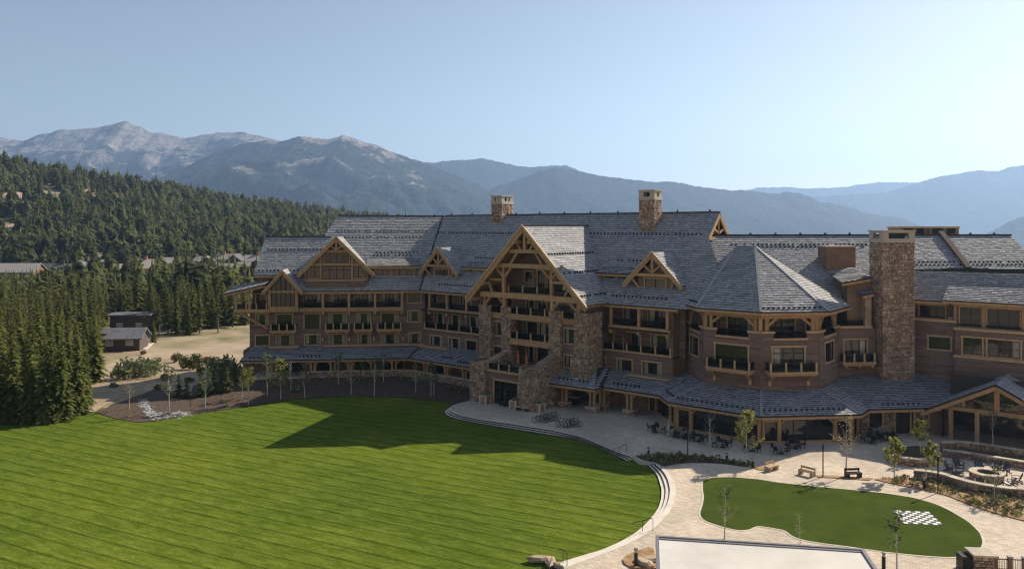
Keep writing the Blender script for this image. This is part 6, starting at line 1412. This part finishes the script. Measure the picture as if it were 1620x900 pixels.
# --- young aspens
def aspen(h, leaf, seed, ml, spread=.22, size=.13):
    random.seed(seed); c, t = MB(), MB(); p = [Vector((0, 0, -.4))]; x = y = 0
    for k in range(1, 7): x += random.uniform(-.06, .06); y += random.uniform(-.06, .06); p.append(Vector((x, y, h * k / 6)))
    t.tube(p, [.075, .065, .055, .045, .034, .022, .008], M_ASP, 6)
    for k in range(int(7 + h * 3)):
        z = random.uniform(.28, .97) * h; i = min(5, int(z / h * 6)); b = p[i].lerp(p[i + 1], z / h * 6 - i); a = random.random() * 6.28; L = h * spread * (1.15 - z / h) * random.uniform(.6, 1.3) + .2
        e = b + Vector((math.cos(a) * L, math.sin(a) * L, L * random.uniform(.7, 1.3))); t.tube([b, b.lerp(e, .5) + Vector((0, 0, -.03)), e], [.018, .012, .004], M_ASP, 4, cap=False)
        for q in range(int(leaf * random.uniform(.5, 1.5))):
            u = random.uniform(.35, 1.05); q_ = b.lerp(e, u) + Vector((random.gauss(0, .1), random.gauss(0, .1), random.gauss(0, .1))); d = Vector((random.gauss(0, 1), random.gauss(0, 1), random.gauss(0, .7))).normalized(); s = d.orthogonal().normalized(); z_ = size * random.uniform(.6, 1.25)
            c.face([tuple(q_ - d * z_), tuple(q_ + s * z_ * .6), tuple(q_ + d * z_), tuple(q_ - s * z_ * .6)], ml, random.random())
    return c.mesh('crown'), t.mesh('trunk')
AS = {'full': [aspen(5, 44, 1, M_AL, .25, .14), aspen(5, 40, 2, M_AL, .24, .14)], 'thin': [aspen(5, 13, 3, M_AL2, .22), aspen(5, 10, 4, M_AL2, .2), aspen(5, 14, 5, M_AL2, .24)], 'bare': [aspen(5, 1.6, 6, M_AL2, .22), aspen(5, 2.4, 7, M_AL, .24)], 'pink': [aspen(5, 8, 8, M_BSD, .24)], 'bush': [aspen(5, 75, 9, M_AL, .24, .15), aspen(5, 70, 10, M_AL, .26, .15)]}
ASP = [(393, 638, 580, 'full', 'sunlit young aspen leftmost in front of the left arcade'), (383, 629, 582, 'bare', 'thin bare aspen just behind the leftmost sunlit one'), (423, 626, 561, 'thin', 'shaded aspen between the two bright sunlit ones'), (443.6, 630, 570, 'full', 'brightest leafy aspen in front of the left arcade'), (460, 620, 571, 'bare', 'thin pale trunk right of the brightest aspen'), (482, 627, 574, 'thin', 'slim aspen with a sunlit tip before the stone wall'), (535, 611, 559, 'thin', 'shaded aspen close to the stone wall under the left wing'), (556, 622, 571, 'bare', 'pale bare trunk right of the shaded aspen'), (574, 606, 566, 'thin', 'dark leafy aspen against the arcade, third from the wing corner'), (592, 624, 565, 'thin', 'tall pale trunked aspen nearest the lawn under the left wing'), (607, 608, 557, 'thin', 'leafy aspen close to the wall near the wing corner'), (658, 622, 572, 'bare', 'single pale aspen trunk before the middle arcade'), (682, 625, 573, 'thin', 'left stem of the aspen pair near the entrance'), (686, 624.5, 580, 'thin', 'right stem of the aspen pair near the entrance'),
       (204, 645, 597, 'pink', 'young tree with sparse reddish leaves left of the cobbles'), (268, 650, 577, 'thin', 'slim tree growing among the cobbles'), (324, 646, 582, 'thin', 'slim tree at the lawn edge right of the cobbles'), (1058, 722, 660, 'bare', 'leafless pale aspen in the shaded bed, leftmost'), (1123, 725, 656, 'bare', 'leafless aspen in the shaded bed, middle one'), (1181, 736, 653, 'full', 'sunlit yellow-leaved aspen beside the tower'), (1338, 752, 662, 'pink', 'aspen with reddish twigs right of the sunny lamp post'), (1415, 757, 695, 'bush', 'leafy round young tree at the end of the red mulch bed'), (1456, 728, 673, 'bush', 'small leafy tree growing in the round planter'), (1474, 760, 703, 'bush', 'leafy young tree in front of the retaining wall'), (1146, 851, 768, 'thin', 'sparse young tree by the pavilion corner over the turf'), (1266, 858, 812, 'bare', 'tiny sparse sapling behind the pavilion edge'), (1419, 905, 812, 'thin', 'sparse sapling at the right corner of the pavilion'), (1573, 792, 735, 'thin', 'sparse young tree in front of the fire pit'), (1571, 713, 655, 'thin', 'dark young tree before the glazed porch')]
for k, (px, py, ty, kind, lab) in enumerate(ASP):
    zb = -.2 if px < 700 else 0.05; X, Y, z = gp(px, py, zb)
    if px > 1440 and py < 730: z = .55; X, Y, z = gp(px, py - 9, z)
    h = (gp(px, py, zb)[1]) * (py - ty) / FPX; fam = AS[kind]; me_ = fam[k % len(fam)]
    new_tree(me_, 'aspen_tree', lab, 'young trees round the lodge', (X, Y, z), k * 1.7, h / 5)

# --- shrubs
def shrub(px, py, w_, h_, lab, m, n=420, size=.3, name='shrub', zb=LZ):
    X, Y, z = gp(px, py, zb); o = thing(name, lab, 'shrub', (X, Y, z), 0); c, t = MB(), MB(); random.seed(int(px * 7 + py))
    for k in range(9):
        a = random.random() * 6.28; r = random.random() ** .5 * .7; cx, cy = math.cos(a) * r * w_ / 2, math.sin(a) * r * w_ / 2.4; hh = h_ * random.uniform(.5, .95); t.tube([(cx * .3, cy * .3, 0), (cx * .8, cy * .8, hh * .5), (cx, cy, hh * .8)], [.06, .04, .01], M_BARK, 5)
        leaves(c, n // 9, (cx, cy, hh * .52), (w_ * .24, w_ * .22, hh * .5), m, size)
    lpart('leaf_clumps', c, o); lpart('stem', t, o); return o
shrub(212, 597, 7.0, 3.4, 'large grey-green juniper mound on the bare yard', M_BSH, 1100, .32)
shrub(236, 592, 4.4, 3.2, 'darker right part of the juniper mounds on the yard', M_BSH, 600, .3)
shrub(277, 572, 2.6, 2.0, 'small pale shrub on the yard between the junipers', M_BSD, 300, .22); shrub(303, 583, 4.2, 3.0, 'rounded dark green shrub in the middle of the yard', M_PIN, 600, .28)
shrub(349, 598, 5.2, 4.2, 'tall arching light green shrub near the lodge', M_BSH, 900, .32); shrub(372, 600, 3.2, 3.6, 'shrub touching the stone base of the lodge', M_BSH, 500, .3)
for px, py, w_, h_, lab in ((735, 622, 2.6, 1.6, 'shaded shrub against the left entrance pier'), (715, 618, 2.2, 1.4, 'low shaded shrub left of the entrance'), (660, 608, 2.4, 1.3, 'low shrub below the middle arcade wall'), (640, 604, 2.2, 1.2, 'low shrub in the corner of the two wings'), (570, 605, 2.0, 1.6, 'shaded shrub under the left arcade wall'), (430, 615, 3.0, 1.6, 'shaded shrub group below the left end of the arcade'), (470, 618, 2.2, 1.3, 'low dim shrub below the arcade columns')): shrub(px, py, w_, h_, lab, M_BSD if px % 2 else M_BSH, 240, .16, zb=-.1)
yard = ((262, 600, 1.6, 1.0), (300, 604, 1.4, .9), (318, 590, 2.2, 1.4), (226, 560, 1.2, .7), (330, 575, 2.4, 1.6), (392, 590, 2.0, 2.2), (180, 612, 1.3, .7), (250, 615, 1.1, .7))
for (px, py, w_, h_), lab in zip(yard, ('low tan shrub just right of the juniper mounds', 'small tan shrub on bare dirt above the young spruces', 'bushy pale shrub between the two dark shrubs', 'tiny shrub behind the juniper mounds', 'pale shrub behind the arching shrub', 'upright shrub against the end of the lodge', 'tiny shrub near the big spruces on bare dirt', 'low shrub at the edge of shade on the yard')): shrub(px, py, w_, h_, lab, M_BSD if px % 4 else M_BSH, 260, .2)
# ground cover on the mulch
mb = MB(); random.seed(21)
b2 = np.array([gp(*p)[:2] for p in bed2]); b1 = np.array([gp(*p)[:2] for p in bed1])
def inside(p, poly):
    c = False; j = len(poly) - 1
    for i in range(len(poly)):
        if (poly[i][1] > p[1]) != (poly[j][1] > p[1]) and p[0] < (poly[j][0] - poly[i][0]) * (p[1] - poly[i][1]) / (poly[j][1] - poly[i][1]) + poly[i][0]: c = not c
        j = i
    return c
for poly, n, m_ in ((b2, 210, (M_BSD, M_BSD, M_BSH, M_AL2, M_AL)), (b1, 120, (M_BSD, M_BSH, M_SPR))):
    lo, hi = poly.min(0), poly.max(0); k = 0; tries = 0
    while k < n and tries < 20000:
        tries += 1; p = lo + (hi - lo) * np.array([random.random(), random.random()])
        if not inside(p, poly): continue
        s = random.uniform(.12, .34); leaves(mb, 22, (p[0], p[1], .1 + s * .55), (s, s, s * .75), random.choice(m_), s * .42); k += 1
stuff('ground_cover', mb)
# ================================================================ HOUSES BELOW THE FOREST
M_RF = [mat('house_roof', c, d, 1.2, .85, .2, 6, tone=.2) for c, d in (((.26, .245, .225), (.36, .34, .31)), ((.10, .10, .11), (.16, .16, .17)), ((.30, .26, .21), (.40, .35, .29)))]
M_HW = [mat('house_wall', c, d, 1.0, .85, .15, 6, stretch=(1, 1, 5)) for c, d in (((.16, .10, .06), (.24, .15, .09)), ((.07, .05, .045), (.11, .08, .07)), ((.28, .21, .14), (.36, .28, .2)))]
M_BRK = mat('brick', (.26, .09, .05), (.34, .13, .08), 6, .9); M_PW = mat('white_paint_trim', (.62, .60, .56), (.74, .72, .68), 4, .6)
def house(px, py, Y, w_, d_, he, hr, rz, k, lab, chim=None, name='house', z=-.5, gable_front=False):
    X = (px - 810) / FPX * Y; o = thing(name, lab, 'house' if name == 'house' else 'shed', (X, Y, z), R_(rz), 'houses along the foot of the forest' if name == 'house' else None)
    F0 = Fr(0, 0, 0); m = MB(); a, b = w_ / 2, d_ / 2; m.lbox(-a, a, -b, b, 0, he, M_HW[k % 3]); o_ = .6
    if gable_front:
        for y in (-b, b): q = [(-a, y, he), (a, y, he), (0, y, hr)]; m.face(q if y < 0 else q[::-1], M_HW[k % 3])
    else:
        for x in (-a, a): q = [(x, -b, he), (x, b, he), (x, 0, hr)]; m.face(q if x > 0 else q[::-1], M_HW[k % 3])
    lpart('wall', m, o); sl_ = (hr - he) / (a if gable_front else b)
    for s in (-1, 1):
        m = MB(); t = .25
        if gable_front: e = (s * (a + o_), he - o_ * sl_); q = [(e[0], -b - o_, e[1]), (e[0], b + o_, e[1]), (0, b + o_, hr), (0, -b - o_, hr)]
        else: e = (s * (b + o_), he - o_ * sl_); q = [(-a - o_, e[0], e[1]), (a + o_, e[0], e[1]), (a + o_, 0, hr), (-a - o_, 0, hr)]
        q = q if (s < 0) != gable_front else q[::-1]
        if gable_front and s < 0: q = q
        m.hexa([*q, *[(p[0], p[1], p[2] + t) for p in q]], M_RF[k % 3], random.random()); lpart('roof', m, o)
    n = max(2, int(w_ / 3.2))
    for fl in range(max(1, int(he / 2.9))):
        for i in range(n):
            x = -a + w_ * (i + .5) / n; zz = 1.0 + fl * 2.8
            if zz + 1.3 > he: continue
            m = MB(); m.lbox(x - .7, x + .7, -b - .06, -b + .02, zz, zz + 1.2, M_PW); wn = lpart('window', m, o); m = MB()
            for q in (-1, 1): m.face([(x + q * .32 - .26, -b - .07, zz + .1), (x + q * .32 + .26, -b - .07, zz + .1), (x + q * .32 + .26, -b - .07, zz + 1.1), (x + q * .32 - .26, -b - .07, zz + 1.1)], M_GLS)
            lpart('pane', m, wn)
    if gable_front:
        for s in (-1, 1): m = MB(); m.beam((s * (a + o_), -b - o_ - .05, he - o_ * sl_ + .1), (0, -b - o_ - .05, hr + .15), .1, .35, M_PW); lpart('barge_board', m, o)
    if chim:
        m = MB(); m.lbox(chim - .7, chim + .7, -.6, .6, he, hr + 1.3, M_BRK if k % 2 == 0 else M_HW[1]); m.lbox(chim - .8, chim + .8, -.7, .7, hr + 1.3, hr + 1.5, M_RF[1]); lpart('chimney', m, o)
    return o
for a in ((24, 0, 330, 20, 11, 6.2, 9.4, 4, 0, 'long pale grey roofed house at the far left', None), (84, 0, 345, 9, 9, 5.5, 8.6, 0, 1, 'small house with slate roof right of the long pale house', None), (103, 0, 335, 10, 9, 6.0, 9.0, 20, 1, 'dark roofed house with red brick chimney', -1.0), (134, 0, 360, 9, 8, 6.5, 9.6, -8, 1, 'dark gabled house with white trim on the gable', 1.2), (151, 0, 340, 11, 8, 5.8, 8.0, 5, 0, 'low pale roofed house left of the white-walled one', None), (176, 0, 350, 8, 8, 6, 8.2, 10, 2, 'tan roofed house half hidden by a tall spruce', None), (200, 0, 335, 5.5, 8, 6.6, 8.4, 0, 2, 'narrow pale-walled house with flat grey roof', None), (229, 0, 380, 7, 8, 7.2, 9.2, 0, 2, 'house with red brick chimney behind the spruces', .5), (253, 0, 360, 11, 9, 6.3, 9.4, 12, 2, 'broad tan roofed house left of the dark gable', None), (272, 0, 390, 9, 8, 7.5, 9.6, -5, 0, 'grey roofed house behind the broad tan roof', None), (288, 0, 375, 8, 8, 7.4, 10.6, 0, 1, 'dark roofed house with a dormered gable in the middle of the row', 1.0), (308, 0, 395, 6, 7, 8.0, 10.0, 0, 0, 'narrow house with brick red chimney in the row', .4), (328, 0, 385, 9, 8, 7.0, 10.4, 14, 1, 'brown gabled house near the lodge with timber gable', None), (330, 0, 355, 13, 9, 5.4, 7.6, 4, 2, 'long tan roof in front of the brown gabled house', None), (357, 0, 360, 11, 9, 5.8, 8.0, -6, 0, 'low pale roof second from the lodge', None), (358, 0, 400, 8, 8, 8.6, 11.0, 0, 2, 'tall house with dark chimney second from the lodge', -1.2), (374, 0, 395, 8, 8, 8.0, 11.2, 0, 1, 'blue-grey gabled house beside the lodge roof', None), (404, 0, 390, 9, 8, 8.2, 10.8, 8, 0, 'brown roofed house touching the lodge roof', 1.0), (398, 0, 360, 12, 9, 6.6, 8.6, -4, 2, 'low tan roof just left of the lodge', None)):
    gf = any(s in a[9] for s in ('gabled', 'dormered')); house(*a[:10], chim=a[10], gable_front=gf)
o = house(196, 0, 160, 7.6, 6, 2.5, 4.0, 10, 1, 'dark brown shed with grey metal roof and white windows on the yard', name='shed'); 
o = house(213, 0, 188, 8.8, 6, 3.9, 4.1, 3, 1, 'tan plank garage standing behind the dark shed', name='shed')
mb = MB(); mb.prism([gp(*p, -.5)[:2] for p in ((232, 553), (206, 549), (208, 543), (245, 541))], -.6, -.46, M_CONC); struct('driveway', mb)

# ================================================================ MOUNTAINS AND HAZE
def mountain_mat(name, forest, rock, amount, meadow=.0):
    m = bpy.data.materials.new(name); m.use_nodes = True; n = m.node_tree; L = n.links; b = n.nodes['Principled BSDF']; b.inputs['Roughness'].default_value = .95; b.inputs['Specular IOR Level'].default_value = .05
    g = n.nodes.new('ShaderNodeNewGeometry')
    def noise(sc, det, stretch=None, rough=.6):
        v = g.outputs['Position']
        if stretch: mp = n.nodes.new('ShaderNodeMapping'); mp.inputs['Scale'].default_value = stretch; L.new(v, mp.inputs[0]); v = mp.outputs[0]
        k = n.nodes.new('ShaderNodeTexNoise'); k.inputs['Scale'].default_value = sc; k.inputs['Detail'].default_value = det; k.inputs['Roughness'].default_value = rough; L.new(v, k.inputs['Vector']); return k.outputs['Fac']
    def ramp(f, p0, c0, p1, c1):
        c = n.nodes.new('ShaderNodeValToRGB'); e = c.color_ramp.elements; e[0].position = p0; e[0].color = (*c0, 1); e[1].position = p1; e[1].color = (*c1, 1); L.new(f, c.inputs[0]); return c.outputs[0]
    def mix(f, a, c):
        q = n.nodes.new('ShaderNodeMixRGB'); L.new(f, q.inputs[0]); L.new(a, q.inputs[1]); L.new(c, q.inputs[2]); return q.outputs[0]
    fo = ramp(noise(.03, 6, None, .8), .36, tuple(.25 * c for c in forest), .64, tuple(2.0 * c for c in forest))
    ro = ramp(noise(.012, 9, (1, 1, .35), .75), .35, tuple(.4 * c for c in rock), .66, tuple(1.6 * c for c in rock))
    hz = n.nodes.new('ShaderNodeSeparateXYZ'); L.new(g.outputs['Position'], hz.inputs[0])
    mr = n.nodes.new('ShaderNodeMapRange'); mr.inputs['From Min'].default_value = 0; mr.inputs['From Max'].default_value = 700; mr.inputs['To Min'].default_value = -.16; mr.inputs['To Max'].default_value = .16; L.new(hz.outputs['Z'], mr.inputs[0])
    ad = n.nodes.new('ShaderNodeMath'); L.new(noise(.0032, 10, (1, 1, .45), .68), ad.inputs[0]); L.new(mr.outputs[0], ad.inputs[1])
    mk = ramp(ad.outputs[0], amount - .025, (0, 0, 0), amount + .025, (1, 1, 1)); col = mix(mk, fo, ro)
    if meadow: col = mix(ramp(noise(.0021, 5), meadow, (0, 0, 0), meadow + .025, (1, 1, 1)), col, ramp(noise(.02, 6), .4, (.20, .19, .075), .6, (.28, .26, .12)))
    L.new(col, b.inputs['Base Color'])
    bu = n.nodes.new('ShaderNodeBump'); bu.inputs['Strength'].default_value = .9; bu.inputs['Distance'].default_value = 30; L.new(noise(.02, 9, None, .7), bu.inputs['Height']); L.new(bu.outputs[0], b.inputs['Normal'])
    return m
M_MT1 = mountain_mat('rocky_mountain', (.026, .036, .034), (.27, .245, .22), .575)
M_MT2 = mountain_mat('wooded_mountain', (.024, .036, .034), (.28, .245, .215), .59, meadow=.70)
M_MT3 = mountain_mat('forest_ridge', (.022, .034, .032), (.22, .19, .15), .72)
def mrange(name, sky_px, Y0, W, m, seed, amp=.24, gul=420, z0=-160, nu=440, nd=70, jag=9.0, ext=(0, 0), pw=1.2):
    sx, sy = zip(*sky_px); pxs = np.linspace(sx[0], sx[-1], nu); r = (pxs - 810) / FPX
    sy_s = np.interp(pxs, sx, sy)
    ker = np.ones(3) / 3; sy_s[1:-1] = np.convolve(sy_s, ker, 'same')[1:-1]
    X = r * Y0; zs = CAMZ + (HY - sy_s) / FPX * Y0; zs = zs + np.array([mnoise.fractal(Vector((x / 120, seed, .5)), .6, 2.0, 6) for x in X]) * jag
    ds = np.concatenate([-np.linspace(1, 0, nd) ** 1.25 * W, np.linspace(.04, 1, 12) * W]); vs = []
    for d in ds:
        t = abs(d) / W; fr_ = (1 - t) ** pw; lat = X if d == 0 else X * (1 + d / Y0 * .35)
        skew = X + d * (.35 + .25 * math.sin(seed))
        warp = np.array([mnoise.noise(Vector((x / (gul * 2.2), d / (gul * 2.2), seed + 5))) for x in X]) * gul * .8
        rg = np.array([mnoise.ridged_multi_fractal(Vector(((x + wv) / gul, (d + wv * .5) / (gul * 1.5), seed)), .85, 2.15, 7, 1.0, 1.9) * .5 - .55 for x, wv in zip(skew, warp)])
        env = min(1, t * 2.6) ** 1.4 * (1 - t) ** .6
        z = z0 + (zs - z0) * fr_ + (zs - z0) * amp * rg * env
        vs.append(np.column_stack([lat, np.full(nu, Y0 + d), z]))
    vs = np.concatenate(vs); fs = [(j * nu + i, j * nu + i + 1, (j + 1) * nu + i + 1, (j + 1) * nu + i) for j in range(len(ds) - 1) for i in range(nu - 1)]
    me = bpy.data.meshes.new(name); me.from_pydata(vs.tolist(), [], fs); me.materials.append(m); me.polygons.foreach_set('use_smooth', [True] * len(fs)); me.update(); return struct(name, me)
mrange('mountain', [(-260, 240), (-120, 212), (-40, 226), (0, 217), (20, 220), (35, 223), (62, 212), (95, 206), (110, 205), (140, 204), (165, 199), (178, 198), (190, 192.5), (197, 191.5), (205, 195), (222, 201), (240, 210), (262, 211), (285, 218), (302, 218), (320, 213), (345, 211), (380, 209.5), (400, 213), (425, 219), (460, 226), (540, 250), (640, 290)], 6000, 2100, M_MT1, 2.3, amp=.46, gul=700)
mrange('mountain', [(150, 330), (235, 285), (262, 272), (300, 259), (340, 242), (380, 229), (410, 222.5), (440, 223), (455, 219), (472, 215.5), (490, 219), (520, 221), (535, 215.5), (544, 213), (558, 217), (575, 225), (600, 231), (620, 240), (645, 249), (670, 257), (700, 268), (730, 281), (770, 299), (830, 325), (900, 350)], 4500, 1900, M_MT2, 7.7, amp=.44, gul=560)
mrange('mountain_ridge', [(560, 270), (660, 257), (690, 258), (715, 254.5), (740, 252.5), (770, 252), (800, 258), (836, 265), (870, 262), (895, 262), (915, 269), (960, 282), (1040, 300), (1150, 320)], 6500, 1500, M_MT3, 4.1, amp=.16, gul=800)
mrange('mountain_ridge', [(700, 330), (780, 298), (820, 283), (850, 272), (870, 267.5), (895, 266), (915, 271), (940, 276), (965, 281), (990, 284), (1015, 286), (1040, 288), (1060, 288.5), (1085, 291), (1110, 296), (1130, 299.5), (1165, 300), (1195, 302), (1225, 308), (1245, 305), (1262, 305), (1280, 309), (1300, 320), (1325, 323), (1360, 334), (1400, 342), (1420, 342), (1440, 349), (1460, 358), (1500, 372)], 5000, 1600, M_MT3, 9.4, amp=.2, gul=650)
mrange('mountain_ridge', [(1080, 310), (1170, 303), (1200, 297), (1235, 296), (1275, 298.5), (1310, 298), (1340, 295), (1375, 290), (1390, 288.5), (1440, 288.5), (1500, 290), (1600, 300), (1700, 310)], 9200, 1300, M_MT3, 1.2, amp=.06, gul=900)
mrange('mountain_ridge', [(1180, 335), (1270, 314), (1330, 309), (1400, 304), (1412, 302), (1430, 295), (1460, 287), (1490, 279), (1520, 273), (1550, 270), (1580, 271), (1600, 263.5), (1622, 261), (1700, 262), (1800, 256)], 7200, 1700, M_MT3, 6.6, amp=.10, gul=900)
mrange('mountain_ridge', [(1400, 405), (1500, 393), (1560, 372), (1600, 348), (1640, 336), (1720, 325), (1800, 318)], 4100, 1100, M_MT3, 8.8, amp=.12, gul=600)
# the air between here and the mountains
hz = bpy.data.materials.new('haze'); hz.use_nodes = True; n = hz.node_tree; n.nodes.remove(n.nodes['Principled BSDF'])
pv_ = n.nodes.new('ShaderNodeVolumePrincipled'); pv_.inputs['Color'].default_value = (.43, .645, 1.0, 1); pv_.inputs['Density'].default_value = 1.02e-4; pv_.inputs['Anisotropy'].default_value = .4
n.links.new(pv_.outputs[0], n.nodes['Material Output'].inputs['Volume'])
mb = MB(); mb.lbox(-24000, 24000, -1500, 10600, -420, 905, hz); stuff('haze', mb)
